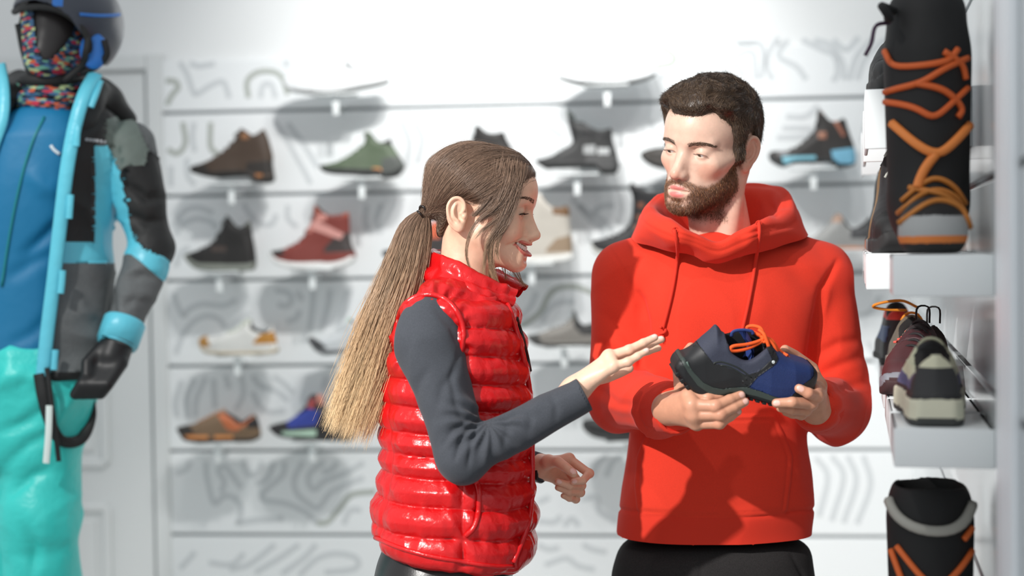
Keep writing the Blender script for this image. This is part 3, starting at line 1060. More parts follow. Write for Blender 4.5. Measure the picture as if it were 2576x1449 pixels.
ws_('winter_boot', 'black tall boot with orange dots and pale sole half hidden by the red hood', ID,
    [(1488, 608), (1494, 634), (1522, 646), (1620, 650), (1702, 650), (1714, 600), (1706, 520), (1700, 474), (1640, 463), (1584, 464), (1590, 500), (1586, 555), (1560, 585), (1520, 600)],
    (40, 40, 42), (196, 196, 190), .018, [('side_badge', (120, 74, 54), [(1605, 510), (1620, 510), (1620, 524), (1605, 524)]), ('side_badge', (120, 74, 54), [(1602, 540), (1618, 540), (1618, 553), (1602, 553)]), ('side_badge', (120, 74, 54), [(1596, 566), (1612, 566), (1612, 580), (1596, 580)])],
    ((36, 36, 36), (1530, 598), (1588, 520)), [(1592, 468), (1690, 475)])
ws_('running_shoe', 'grey running shoe with orange sole to the right of the red hood', ID,
    [(2028, 606), (2035, 622), (2075, 628), (2130, 627), (2190, 625), (2203, 592), (2196, 552), (2184, 544), (2160, 568), (2140, 572), (2122, 545), (2102, 538), (2080, 568), (2050, 594)],
    (150, 150, 148), (206, 140, 104), .010, [('heel_counter', (78, 78, 80), [(2140, 565), (2205, 530), (2205, 600), (2135, 600)]), ('tongue', (170, 140, 122), [(2085, 535), (2120, 535), (2115, 560), (2085, 560)])],
    ((140, 140, 138), (2060, 590), (2100, 545)), [(2122, 550), (2186, 548)], dep=.035)
ws_('casual_shoe', 'pale canvas low shoe with ochre toe and heel', C3,
    [(318, 1150), (328, 1205), (372, 1252), (480, 1266), (700, 1268), (908, 1254), (914, 1180), (893, 1090), (880, 1030), (855, 1062), (800, 1078), (742, 1048), (705, 1005), (660, 1020), (600, 1080), (520, 1108), (440, 1136), (360, 1128)],
    (206, 206, 202), (184, 172, 150), .014, [('toe_cap', (168, 122, 58), [(310, 1120), (380, 1130), (430, 1200), (310, 1215)]), ('heel_counter', (170, 118, 44), [(750, 1170), (800, 1110), (900, 1085), (920, 1180), (750, 1185)]), ('sole_stripe', (92, 168, 92), [(700, 1238), (915, 1234), (915, 1258), (700, 1258)])],
    ((176, 186, 160), (540, 1100), (690, 1015)), [(715, 1015), (875, 1050)], dep=.04)
ws_('running_shoe', 'light grey running shoe with black toe guard and green tab by the ponytail', C3,
    [(1168, 1140), (1190, 1195), (1262, 1252), (1400, 1258), (1560, 1245), (1650, 1228), (1660, 1120), (1630, 1000), (1600, 968), (1560, 985), (1520, 1000), (1470, 985), (1420, 1080), (1330, 1128), (1250, 1150)],
    (186, 190, 192), (92, 94, 96), .016, [('toe_cap', (64, 64, 66), [(1160, 1130), (1260, 1160), (1330, 1215), (1180, 1230)]), ('tab', (92, 200, 110), [(1430, 960), (1480, 960), (1480, 1010), (1430, 1010)])],
    ((170, 176, 176), (1320, 1130), (1440, 1060)), [(1480, 990), (1620, 990)], dep=.04)
ws_('trail_shoe', 'taupe trail shoe with black heel collar between the two people', C7,
    [(143, 1130), (160, 1165), (230, 1202), (400, 1206), (640, 1204), (700, 1182), (694, 1060), (645, 1032), (565, 1040), (525, 962), (490, 930), (470, 1000), (400, 1056), (300, 1088), (220, 1118)],
    (124, 120, 114), (66, 66, 64), .012, [('heel_counter', (48, 48, 48), [(480, 925), (530, 940), (580, 1030), (700, 1020), (700, 1120), (560, 1120), (500, 1060)]), ('toe_cap', (72, 72, 70), [(135, 1110), (230, 1120), (260, 1190), (140, 1190)])],
    ((110, 108, 104), (320, 1080), (460, 1000)), [(500, 950), (640, 1035)], dep=.035)
ws_('trail_shoe', 'brown and orange strappy trail shoe lowest by the door', C4,
    [(128, 460), (150, 502), (200, 546), (350, 552), (500, 552), (655, 542), (668, 450), (642, 378), (600, 382), (545, 422), (505, 380), (432, 353), (380, 368), (300, 408), (220, 443)],
    (112, 90, 68), (58, 52, 46), .014, [('side_strap', (176, 96, 56), [(400, 370), (480, 365), (540, 430), (620, 380), (640, 410), (530, 480), (470, 470)]), ('sole_insert', (214, 140, 78), [(200, 505), (350, 505), (350, 560), (200, 560)]), ('sole_insert', (214, 140, 78), [(390, 505), (510, 505), (510, 560), (390, 560)]), ('toe_cap', (56, 50, 44), [(120, 440), (230, 450), (260, 500), (120, 510)]), ('heel_counter', (44, 40, 40), [(600, 420), (680, 370), (680, 460), (600, 460)])],
    ((186, 130, 90), (270, 425), (420, 355)), [(450, 365), (630, 388)], dep=.035)
ws_('hiking_boot', 'black and royal blue trekking boot with coral lining beside the ponytail tips', C4,
    [(743, 450), (760, 485), (840, 522), (1060, 534), (1180, 542), (1280, 545), (1304, 480), (1255, 400), (1185, 340), (1105, 312), (1092, 250), (1045, 238), (1000, 248), (988, 310), (930, 370), (860, 418)],
    (48, 44, 46), (52, 52, 52), .012, [('side_panel', (42, 58, 140), [(860, 420), (940, 365), (1010, 330), (1080, 350), (1060, 440), (880, 460)]), ('midsole_stripe', (168, 196, 176), [(830, 480), (1060, 468), (1060, 520), (850, 515)]), ('lining_edge', (186, 120, 104), [(1050, 235), (1110, 240), (1115, 310), (1070, 310)]), ('tongue', (166, 70, 70), [(1000, 270), (1050, 270), (1040, 330), (985, 330)])],
    ((60, 52, 60), (930, 372), (995, 290)), [(1100, 315), (1190, 350)], dep=.04)
ws_('trail_shoe', 'dark low trail shoe between the curled hand and the red sleeve', ID,
    [(1466, 1060), (1470, 1080), (1510, 1100), (1640, 1106), (1684, 1098), (1686, 1050), (1646, 1038), (1600, 1056), (1540, 1058), (1490, 1054)],
    (52, 52, 52), (70, 72, 72), .012, open_px=[(1590, 1055), (1660, 1045)], dep=.03)
# ------------------------------------------------------------------ figure building blocks
class Shape:
    """Sequence of smooth unions / cuts, each with a bounding sphere so that far points are skipped."""
    def __init__(self): self.ops = []

    def _op(self, f, k, s, c, r):
        if c is None and hasattr(f, 'c') and self.ops and f.r < .2: c, r = f.c, f.r
        self.ops.append((f, k, s, c, r))
        return self

    def add(self, f, k=0.01, c=None, r=None): return self._op(f, k, 1, c, r)
    def cut(self, f, k=0.004, c=None, r=None): return self._op(f, k, -1, c, r)

    def __call__(self, p):
        d = np.full(len(p), 1.0)
        first = True
        for f, k, s, c, r in self.ops:
            if c is not None:
                m = ((p - c) ** 2).sum(1) < (r + 2 * k + .02) ** 2
                if not m.any(): continue
                e = f(p[m])
                d[m] = su(d[m], e, k) if s > 0 else ssub(d[m], e, k)
            else:
                e = f(p)
                d = e if first else (su(d, e, k) if s > 0 else ssub(d, e, k))
            first = False
        return d


def head_shape(g, ears=True):
    """Head in its own frame: z = 0 at the eyes, face towards -y, x to the person's left. g = dict of feature sizes."""
    S = Shape()
    cz, cr = g.get('cran', (.038, .080))
    S.add(sd_ell((0, .010, cz), (.0755, .094, cr)), 0)
    S.add(sd_ell((0, -.036, .034), (.058, .056, .056)), .03)
    S.add(sd_ell((0, -.030, -.030), (.060, .057, .060)), .025)
    jw = g.get('jaw', 1.0)
    S.add(sd_ell((0, -.038, -.074), (.044 * jw, .048, .036)), .02)
    for s in (-1, 1):
        S.add(sd_cone((s * .051 * jw, -.004, -.060), (s * .015, -.079, -.103 + g.get('chin_up', 0)), .017, .0145), .03)
        S.add(sd_cone((s * .048, -.056, -.022), (s * .066, -.006, -.010), .0135, .008), .02)
    S.add(sd_ell((0, -.0835 - g.get('chin', 0), -.104 + g.get('chin_up', 0)), (.017, .0135, .0145)), .016)
    br = g.get('brow', .010)
    for s in (-1, 1):
        S.add(sd_cone((s * .010, -.081, .0165), (s * .044, -.0655, .0175), br, br * .75), .012)
    for s in (-1, 1):
        S.cut(sd_ell((s * .0325, -.091, -.001), (.0185, .0155, .0115)), .012)
    # nose
    nt = g.get('nose_tip', (-.107, -.040)); nb = g.get('nose_w', 1.0)
    S.add(sd_cone((0, -.081, .004), (0, nt[0] + .0035, nt[1] + .005), .0078 * nb, .0098 * nb), .011)
    S.add(sd_cone((0, -.074, .0), (0, nt[0] + .018, nt[1] + .002), .0085 * nb, .0125 * nb), .012)
    S.add(sd_sph((0, nt[0], nt[1]), .0098 * nb), .006)
    for s in (-1, 1):
        S.add(sd_ell((s * .0108 * nb, nt[0] + .0110, nt[1] - .0030), (.0066, .0100, .0070)), .007)
    S.add(sd_cone((0, nt[0] + .004, nt[1] - .006), (0, nt[0] + .014, nt[1] - .0115), .0055, .005), .004)
    for s in (-1, 1):
        S.cut(sd_ell((s * .0062, nt[0] + .0065, nt[1] - .0105), (.0034, .0058, .0036)), .002)
    # mouth
    S.add(sd_ell((0, -.0745, -.071), (.030, .0235, .025)), .018)
    if not g.get('mouth_last'): g['mouth'](S)
    if g.get('cheek'):
        cy, cz, r = g['cheek']
        for s in (-1, 1): S.add(sd_sph((s * .038, cy, cz), r), .018)
    if g.get('mouth_last'): g['mouth'](S)
    # eyelids over the eyeballs
    for s in (-1, 1):
        e = np.array([s * .0322, -.0685, -.0005])
        S.add(sd_sph(e, .0143), .0045)
        c, r, a = g['slit']
        R = roty(s * a)
        S.cut(sd_ell(e + np.array([0, -.0145, c]), r, R), .0012)
        # crease above the lid
        S.cut(sd_chain([e + np.array([-.0125 * s, -.0135, .0075]), e + np.array([0, -.0150, .0105]), e + np.array([.0125 * s, -.0105, .0075])], [.0010, .0016, .0010]), .0035)
    # ears
    for s in (-1, 1) if ears else ():
        o = np.array([s * g.get('ear_x', .0690), g.get('ear_y', .014), g.get('ear_z', -.004)])
        R = rotz(s * math.radians(-g.get('ear_out', 15))) if True else None
        ex = R @ np.array([0, 1.0, 0]); en = R @ np.array([s * 1.0, 0, 0]); ez = np.array([0, 0, 1.0])
        tl = math.radians(12)
        ez, ex = ez * math.cos(tl) + ex * math.sin(tl), ex * math.cos(tl) - ez * math.sin(tl)
        o = o + en * .006 + ex * .006
        B = np.stack([ex, en, ez], 1)

        def E(a, b, n=0.0): return o + ex * a + en * n + ez * b
        S.add(sd_ell(E(.002, .002, 0), (.0200, .0052, .032), B), .006)
        S.cut(sd_ell(E(.001, .006, .0075), (.0125, .0055, .0205), B), .004)
        S.cut(sd_ell(E(-.003, -.003, .006), (.0085, .0058, .0115), B), .004)
        hx = spline([E(-.006, .001, .002), E(-.0125, .010, .0035), E(-.0115, .022, .0040), E(-.003, .0305, .0040), E(.009, .029, .0042), E(.0175, .018, .0048), E(.0185, .003, .0048), E(.014, -.011, .004), E(.006, -.021, .003)], 26)
        S.add(sd_chain(hx, np.interp(np.linspace(0, 1, 26), [0, .12, .5, 1], [.002, .0034, .0037, .003])), .0025, o, .045)
        hx = spline([E(.003, .020, .003), E(.0085, .009, .0045), E(.0075, -.004, .005), E(.000, -.0125, .0045)], 10)
        S.add(sd_chain(hx, np.interp(np.linspace(0, 1, 10), [0, .3, 1], [.002, .0032, .003])), .003, o, .045)
        S.add(sd_ell(E(-.002, -.024, .002), (.0078, .0048, .0095), B), .006)
        S.add(sd_sph(E(-.0115, -.004, .0015), .0046), .004)
    return S


def posed(S, H, R, s):
    """Head shape S at world point H, axes R (columns), scale s."""
    return lambda p: S(((p - H) @ R) / s) * s


def eyeballs(parent, H, R, s, look, iris):
    """Two eyes as parts; look = direction of gaze in the head frame."""
    out = []
    for sg in (-1, 1):
        c = np.array([sg * .0322, -.0685, -.0005])
        n, m = 28, 40
        th = np.linspace(0, PI, n); ph = np.linspace(0, 2 * PI, m, endpoint=False)
        L = np.array(look, float); L /= np.linalg.norm(L)
        a = np.cross(L, [0, 0, 1.0]); a /= np.linalg.norm(a); b = np.cross(a, L)
        v = (np.cos(th)[:, None, None] * L + np.sin(th)[:, None, None] * (np.cos(ph)[None, :, None] * a + np.sin(ph)[None, :, None] * b)) * .0127
        v = (v.reshape(-1, 3) + c) * s @ R.T + H
        i = np.arange(n - 1)[:, None]; j = np.arange(m)[None]
        q = np.stack([i * m + j, (i + 1) * m + j, (i + 1) * m + (j + 1) % m, i * m + (j + 1) % m], -1).reshape(-1, 4)
        me = mesh_np('eyeball', v, q)
        t = np.repeat(np.degrees(th), m)
        col = np.where(t[:, None] < 11, (0.004, 0.004, 0.004), np.where(t[:, None] < 26, lin(iris), lin((236, 230, 226))))
        set_color(me, col)
        out.append(obj('eyeball', me, M_eye, parent))
    return out


M_eye = mat('eye', vcol=True, rough=.12, spec=.6)
M_skin = mat('skin', vcol=True, rough=.42, spec=.42, sss=.12, bump=(260, .22, .0008), noise=(90, .05))
M_hair = mat('hair', vcol=True, rough=.32, spec=.6)


def flip_faces(q): return q[:, ::-1]


def skin_tint(base, loc, spots):
    """Base colour with soft patches: spots = [(centre, radii, colour, strength)] in the head frame."""
    c = np.tile(np.array(lin(base)), (len(loc), 1))
    for ce, r, col, st in spots:
        d = np.sqrt((((loc - np.array(ce)) / np.array(r)) ** 2).sum(1))
        w = (st * (1 - sstep(.55, 1.0, d)))[:, None]
        c = c * (1 - w) + w * np.array(lin(col))
    return c


def face_hairs(f, roots, dirs, length, segs=4, curl=.3, lift=.35, rad=.00028, tip=.3):
    """Short hairs growing from roots on surface f, lying along dirs."""
    n = grad(f, roots, 4e-4)
    d = dirs - n * (dirs * n).sum(1)[:, None]
    d /= np.linalg.norm(d, axis=1)[:, None] + 1e-9
    d = d * (1 - lift) + n * lift
    L = np.asarray(length) * np.ones(len(roots))
    pts = []
    side_ = np.cross(d, n)
    k = rng.normal(0, curl, (len(roots), 1))
    k2 = rng.normal(0, curl * .6, (len(roots), 1))
    for i in range(segs):
        t = i / (segs - 1)
        pts.append(roots - n * .0006 + (d * t + side_ * k * t * t + n * (k2 * t * t * .6)) * L[:, None])
    p = np.stack(pts, 1)
    r = rad * (1 - (1 - tip) * np.linspace(0, 1, segs)[None]) * np.ones((len(roots), 1))
    return p, r
# ------------------------------------------------------------------ the man: head
def man_mouth(S):
    S.add(sd_chain([(-.023, -.0865, -.0705), (-.011, -.0965, -.0665), (-.003, -.0985, -.0655), (.003, -.0985, -.0655), (.011, -.0965, -.0665), (.023, -.0865, -.0705)], [.0025, .0042, .0046, .0046, .0042, .0025]), .004)
    S.add(sd_chain([(-.021, -.0865, -.0745), (-.010, -.0955, -.0790), (0, -.0975, -.0800), (.010, -.0955, -.0790), (.021, -.0865, -.0745)], [.0025, .0050, .0056, .0050, .0025]), .004)
    S.cut(sd_chain([(-.024, -.0895, -.0716), (-.010, -.1020, -.0722), (0, -.1040, -.0716), (.010, -.1020, -.0722), (.024, -.0895, -.0716)], [.0010, .0020, .0022, .0020, .0010]), .0025)
    S.cut(sd_ell((0, -.104, -.0925), (.018, .008, .005)), .010)


MAN_G = dict(mouth=man_mouth, brow=.0112, jaw=.90, chin=.002, chin_up=.006, nose_tip=(-.1085, -.0405), nose_w=.94,
             slit=(-.0050, (.0120, .0060, .0030), .06))
MAN_HEAD = head_shape(MAN_G)
MAN_SKULL = head_shape(MAN_G, False)
MAN_H = P(1781, 369, 2.80)
MAN_R = rotz(math.radians(-38)) @ roty(math.radians(10)) @ rotx(math.radians(8))
MAN_S = 1.05
man_head_f = posed(MAN_HEAD, MAN_H, MAN_R, MAN_S)


def man_loc(p): return ((p - MAN_H) @ MAN_R) / MAN_S
def man_w(l): return (np.asarray(l, float) * MAN_S) @ MAN_R.T + MAN_H


man_neck = Shape()
_nb = P(1822, 640, 2.86)
man_neck.add(sd_cone(man_w((0, .018, -.050)), _nb, .056, .062), 0)
for s in (-1, 1):
    man_neck.add(sd_cone(man_w((s * .055, .025, -.045)), P(1800 + s * 25, 640, 2.80), .017, .016), .015)
man_neck.add(sd_sph(man_w((0, -.020, -.128)) + np.array([.004, 0, -.02]), .016), .02)


def man_skin_f(p): return su(man_head_f(p), man_neck(p), .022)


def man_body_head():
    v, q = surface(man_skin_f, MAN_H + np.array([-.16, -.17, -.30]), MAN_H + np.array([.17, .16, .16]), .0017)
    l = man_loc(v)
    sp = [((0, -.10, -.0660), (.021, .02, .0052), (206, 116, 110), .9), ((0, -.10, -.0785), (.020, .02, .0068), (214, 124, 118), .95),
          ((.045, -.065, -.035), (.026, .03, .024), (226, 158, 132), .45), ((-.045, -.065, -.035), (.026, .03, .024), (226, 158, 132), .45),
          ((0, -.112, -.042), (.016, .02, .014), (222, 150, 126), .45),
          ((.082, .02, -.01), (.03, .04, .045), (226, 150, 122), .45), ((-.082, .02, -.01), (.03, .04, .045), (226, 150, 122), .45)]
    c = skin_tint((226, 187, 166), l, sp)
    m = man_beard_mask(l)[:, None] * .75
    return v, q, c * (1 - m) + m * np.array(lin((120, 84, 64)))


def man_zline(l):
    """Height of the hairline above which the scalp hair grows, in the head frame."""
    y = l[:, 1]; x = np.abs(l[:, 0])
    side_l = np.interp(y, [-.075, -.060, -.048, -.038, -.028, -.020, -.004, .001, .015, .034, .044, .058, .10], [.066, .064, .058, .046, .012, -.028, -.030, .020, .034, .030, -.008, -.052, -.066])
    front = .064 + .010 * np.exp(-((x - .046) / .012) ** 2)
    w = sstep(-.066, -.054, y)
    return front * (1 - w) + side_l * w


def man_hair_t(l):
    m = l[:, 2] - man_zline(l)
    top = sstep(.03, .10, l[:, 2])
    back = sstep(.02, .07, l[:, 1])
    t = .007 + .011 * top + .006 * back * (1 - top)
    t = t + .008 * np.exp(-(((l[:, 1] + .062) / .03) ** 2 + ((l[:, 2] - .092) / .03) ** 2))
    return t * sstep(-.002, .020, m) - .004 * (1 - sstep(-.004, .004, m))


def man_hair_f(p):
    l = man_loc(p)
    d = MAN_SKULL(l) - man_hair_t(l)
    nz = vnoise(l * np.array([70, 55, 70])) * .0022 + vnoise(l * np.array([150, 110, 150]), 5) * .0012
    return (d + nz * sstep(0, .02, l[:, 2] - man_zline(l))) * MAN_S


def man_comb(l):
    """Lie of the hair: forward over the crown, down and back on the sides."""
    top = sstep(.045, .095, l[:, 2])[:, None]
    sx = np.sign(l[:, 0])[:, None]
    fwd = np.array([-.35, -1.0, .10]) + np.zeros((len(l), 3))
    sd = np.stack([np.zeros(len(l)), .25 + 0 * l[:, 1], -np.ones(len(l))], 1)
    a = 2.5 * vnoise(l * 45, 9)
    d = fwd * top + sd * (1 - top)
    sw = np.stack([np.cos(a), np.sin(a), 0 * a], 1)
    return d + sw * (.25 + .55 * top)


def man_hair_parts(root):
    lo, hi = MAN_H + np.array([-.16, -.17, -.14]), MAN_H + np.array([.17, .17, .18])
    v, q = surface(man_hair_f, lo, hi, .0025)
    l = man_loc(v)
    keep = (l[:, 2] - man_zline(l)) > -.006
    q = q[keep[q].all(1)]
    me = mesh_np('hair_base', v, q)
    set_color(me, np.tile(lin((62, 48, 38)), (len(v), 1)))
    hair = obj('hair', me, M_hair, root)
    idx = np.where((l[:, 2] - man_zline(l)) > .001)[0]
    n = 14000
    sel = rng.choice(idx, n)
    bv = bvh_of(v, q)
    p0, nn = stick(bv, v[sel] + rng.normal(0, .0012, (n, 3)), 0.0)
    ll = man_loc(p0)
    edge = sstep(0, .02, ll[:, 2] - man_zline(ll))
    topw = sstep(.03, .09, ll[:, 2])
    L = (.012 + .014 * topw) * (.6 + .4 * edge) * rng.uniform(.7, 1.2, n)
    lift = np.abs(rng.normal(0, .0016, n)) + .0006
    pts = [p0]
    cur = p0
    jit = rng.normal(0, .22, (n, 3))
    for k in range(5):
        dirs = (man_comb(man_loc(cur)) + jit) @ MAN_R.T
        dirs -= nn * (dirs * nn).sum(1)[:, None]
        dirs /= np.linalg.norm(dirs, axis=1)[:, None] + 1e-9
        cur, nn = stick(bv, cur + dirs * (L / 5)[:, None], lift * (k + 1) / 5 * (1.6 if k == 4 else 1))
        pts.append(cur)
    p = np.stack(pts, 1)
    r = .00033 * np.linspace(1, .35, 6)[None] * np.ones((n, 1))
    base = np.array([lin((84, 66, 52)), lin((104, 84, 66)), lin((62, 48, 38)), lin((132, 110, 90))])
    c = base[rng.choice(4, len(sel), p=[.4, .3, .22, .08])]
    me = strands_mesh('hair_strands', p, r, 3, np.repeat(c[:, None], 6, 1))
    o = obj('hair_strands', me, M_hair, hair); o['kind'] = 'stuff'
    return hair


def man_beard_mask(l):
    y, z, x = l[:, 1], l[:, 2], np.abs(l[:, 0])
    line = np.interp(y, [-.12, -.092, -.080, -.066, -.045, -.028, -.018, .0], [-.050, -.052, -.060, -.062, -.052, -.036, -.010, -.006])
    m = sstep(-.004, .006, line - z)
    front = np.interp(y, [-.034, -.026, -.018], [1, 1, 1])
    m = m * sstep(.004, -.006, y - np.interp(z, [-.11, -.07, -.02], [-.012, .004, .000]))
    m = m * sstep(-.142, -.118, z)
    lips = np.sqrt((x / .0235) ** 2 + ((z + .0725) / .0125) ** 2)
    m = m * np.where(y < -.078, sstep(.88, 1.12, lips), 1)
    soul = np.exp(-((x - .017) / .006) ** 2 - ((z + .089) / .006) ** 2)
    return m * (1 - .75 * soul)


def man_face_parts(root, v, q):
    l = man_loc(v)
    m = man_beard_mask(l)
    idx = np.where(m > .05)[0]
    pr = m[idx] / m[idx].sum()
    n = 15000
    sel = rng.choice(idx, n, p=pr)
    r0 = v[sel] + rng.normal(0, .0007, (n, 3)); ll = man_loc(r0)
    mus = (ll[:, 2] > -.068) & (np.abs(ll[:, 0]) < .03) & (ll[:, 1] < -.075)
    d = np.stack([np.where(mus, np.sign(ll[:, 0]) * .9, -.1 * np.sign(ll[:, 0])), np.where(mus, 0, -.25), -np.ones(n)], 1) + rng.normal(0, .28, (n, 3))
    L = np.where(mus, .0065, .0085) * rng.uniform(.6, 1.25, n) * (.5 + .5 * m[sel])
    p, r = face_hairs(man_skin_f, r0, d @ MAN_R.T, L, 4, .25, .36, .00024, .4)
    pal = np.array([lin((122, 86, 60)), lin((96, 70, 52)), lin((172, 116, 74)), lin((70, 54, 42)), lin((206, 168, 130))])
    gin = sstep(-.12, -.03, ll[:, 2])
    c = np.where((rng.random(n) < .35)[:, None], pal[2] * gin[:, None] + pal[0] * (1 - gin[:, None]), pal[rng.choice(5, n, p=[.38, .26, .10, .20, .06])])
    o = obj('beard', strands_mesh('beard', p, r, 3, np.repeat(c[:, None], 4, 1)), M_hair, root); o['kind'] = 'stuff'
    # eyebrows
    for s in (-1, 1):
        n = 420
        t = rng.random(n)
        cx = s * (.010 + .040 * t); cz = .0140 + .0070 * np.sin(PI * np.clip(t * .75, 0, 1)) - .004 * t ** 2
        wdt = .0034 * (1 - .65 * t)
        r0 = np.stack([cx, np.full(n, -.088) + .022 * t ** 1.5, cz + rng.uniform(-1, 1, n) * wdt], 1)
        r0 = project(MAN_HEAD, r0, 0, 4)
        d = np.stack([s * (.5 + t), 0 * t, .6 - 1.0 * t], 1) + rng.normal(0, .15, (n, 3))
        p, r = face_hairs(MAN_HEAD, r0, d, .0075 * rng.uniform(.7, 1.1, n), 4, .15, .25, .00026, .35)
        pw = man_w(p.reshape(-1, 3)).reshape(p.shape)
        c = np.array([lin((78, 58, 44)), lin((104, 80, 60))])[rng.choice(2, n)]
        o = obj('eyebrow', strands_mesh('eyebrow', pw, r, 3, np.repeat(c[:, None], 4, 1)), M_hair, root); o['kind'] = 'stuff'
    lashes(root, man_w, (.0120, -.0050, .0030), 46, .0065, (40, 30, 24))


def lashes(root, tow, slit, n, L, col, rad=.00024):
    for s in (-1, 1):
        e = np.array([s * .0322, -.0685, -.0005])
        t = np.linspace(-1, 1, n)
        x = t * slit[0]; z = slit[1] + slit[2] * np.sqrt(np.clip(1 - t * t, 0, 1))
        y = -np.sqrt(np.clip(.0143 ** 2 - x ** 2 - z ** 2, 1e-6, 1))
        r0 = e + np.stack([x, y, z], 1)
        k = np.linspace(0, 1, 5)[None, :, None]
        d = np.stack([t * .45, -np.ones(n) * .85, -.35 * np.ones(n)], 1)[:, None]
        p = r0[:, None] + d * k * L + np.array([0, 0, .5]) * (k ** 2) * L
        rr = np.full((n, 5), rad) * np.linspace(1, .3, 5)
        o = obj('eyelash', strands_mesh('eyelash', tow(p.reshape(-1, 3)).reshape(p.shape), rr, 3, np.tile(lin(col), (n, 5, 1))), M_hair, root); o['kind'] = 'stuff'
# ------------------------------------------------------------------ the woman: head
WOM_LIPS = {}


def woman_mouth(S):
    """Open smile; the lips follow the surface of the face built so far."""
    up = spline([(-.034, -.0640, -.0545), (-.024, -.0800, -.0580), (-.011, -.0935, -.0585), (0, -.0985, -.0578), (.011, -.0935, -.0585), (.024, -.0800, -.0580), (.034, -.0640, -.0545)], 21)
    lo = spline([(-.033, -.0645, -.0558), (-.022, -.0790, -.0705), (-.011, -.0885, -.0782), (0, -.0925, -.0805), (.011, -.0885, -.0782), (.022, -.0790, -.0705), (.033, -.0645, -.0558)], 21)
    B = Shape(); B.ops = list(S.ops)
    up = project(B, up, 0, 5); lo = project(B, lo, 0, 5)
    n = grad(B, (up + lo) / 2, 1e-3)
    t = np.linspace(-1, 1, 21)
    S.add(sd_chain(up + n * .0008, .0010 + .0024 * (1 - t ** 2)), .003)
    S.add(sd_chain(lo + n * .0008, .0010 + .0036 * (1 - t ** 2)), .003)
    mid = (up * .5 + lo * .5)
    gap = np.linalg.norm(up - lo, axis=1)
    rad = np.maximum(gap / 2 - .0010 - .0014 * (1 - t ** 2), .0005)
    for k in (.004, .0, -.004, -.008):
        S.cut(sd_chain(mid + n * k, rad), .0010)
    S.cut(sd_ell((0, -.099, -.0885), (.016, .007, .005)), .010)
    for s in (-1, 1):
        fold = project(B, np.array([(s * .019, -.090, -.046), (s * .036, -.068, -.052), (s * .040, -.060, -.064)]), 0, 4)
        S.cut(sd_chain(fold, [.0008, .0014, .0006]), .006)
    WOM_LIPS.update(up=up, lo=lo, mid=mid, n=n, t=t)


WOM_G = dict(cran=(.033, .070), mouth=woman_mouth, mouth_last=True, brow=.0085, jaw=.86, chin_up=.008, nose_tip=(-.1085, -.0395), nose_w=.86, cheek=(-.060, -.040, .0205),
             ear_y=.030, ear_z=-.026, ear_x=.0700, ear_out=14, slit=(-.0050, (.0124, .0055, .0040), .08))
WOM_HEAD = head_shape(WOM_G)
WOM_SKULL = head_shape(WOM_G, False)
WOM_H = P(1221, 515, 2.62)
WOM_R = rotz(math.radians(81)) @ roty(math.radians(0)) @ rotx(math.radians(12))
WOM_S = .955
wom_head_f = posed(WOM_HEAD, WOM_H, WOM_R, WOM_S)


def wom_loc(p): return ((p - WOM_H) @ WOM_R) / WOM_S
def wom_w(l): return (np.asarray(l, float) * WOM_S) @ WOM_R.T + WOM_H


wom_neck = Shape()
wom_neck.add(sd_cone(wom_w((0, .022, -.060)), P(1165, 740, 2.62), .046, .052), 0)
for s in (-1, 1):
    wom_neck.add(sd_cone(wom_w((s * .050, .034, -.050)), P(1215, 760, 2.62 - s * .02), .012, .012), .015)


def wom_skin_f(p): return su(wom_head_f(p), wom_neck(p), .02)


def woman_body_head():
    v, q = surface(wom_skin_f, WOM_H + np.array([-.17, -.15, -.26]), WOM_H + np.array([.16, .15, .15]), .0017)
    l = wom_loc(v)
    lipc = (200, 96, 86)
    sp = [((0, -.062, -.040), (.052, .04, .024), (232, 158, 130), .40)]
    c = skin_tint((236, 192, 164), l, sp)
    du, tu = seg_dist(l, WOM_LIPS['up']); dl, tl = seg_dist(l, WOM_LIPS['lo'])
    tu = 1 - (2 * tu - 1) ** 2; tl = 1 - (2 * tl - 1) ** 2
    w = np.maximum(1 - sstep(.0012 + .0022 * tu, .0022 + .0026 * tu, du), 1 - sstep(.0012 + .0036 * tl, .0022 + .0040 * tl, dl))[:, None]
    c = c * (1 - w) + w * np.array(lin(lipc))
    return v, q, c


def wom_zline(l):
    return np.interp(l[:, 1], [-.100, -.086, -.076, -.058, -.036, -.010, .006, .018, .045, .056, .070, .085, .12], [.060, .070, .064, .030, .006, .000, .000, .008, .008, -.030, -.075, -.105, -.110])


WOM_TIE = P(1066, 536, 2.62)
_tie_f = sd_cone(wom_w((0, .070, .020)), WOM_TIE + np.array([.006, 0, 0]), .060, .011)


def wom_hair_f(p):
    l = wom_loc(p)
    m = l[:, 2] - wom_zline(l)
    top = sstep(.02, .10, l[:, 2]); back = sstep(-.02, .08, l[:, 1]); front = sstep(-.05, -.085, l[:, 1])
    t = .0065 + .003 * top + .006 * back - .0045 * front - .003 * sstep(-.02, -.08, l[:, 2])
    t = t * sstep(-.003, .016, m) - .004 * (1 - sstep(-.005, .003, m))
    w = vnoise(l * np.array([60, 14, 60])) * .0012
    d = su(WOM_SKULL(l) * WOM_S, wom_neck(p), .02) - (t - w) * WOM_S
    return su(d, _tie_f(p), .018)




def hair_cols(p, n, tone):
    """Brown at the head, fair at the tips, by height."""
    y = p[..., 2]
    z0, z1 = P(1000, 560, 2.6)[2], P(900, 1060, 2.6)[2]
    t = np.clip((z0 - y) / (z0 - z1), 0, 1)[..., None]
    a = np.array(lin((138, 112, 94))); b = np.array(lin((188, 154, 118))); c = np.array(lin((234, 202, 156)))
    col = np.where(t < .5, a + (b - a) * t * 2, b + (c - b) * (t * 2 - 1))
    return col * tone[:, None, None]


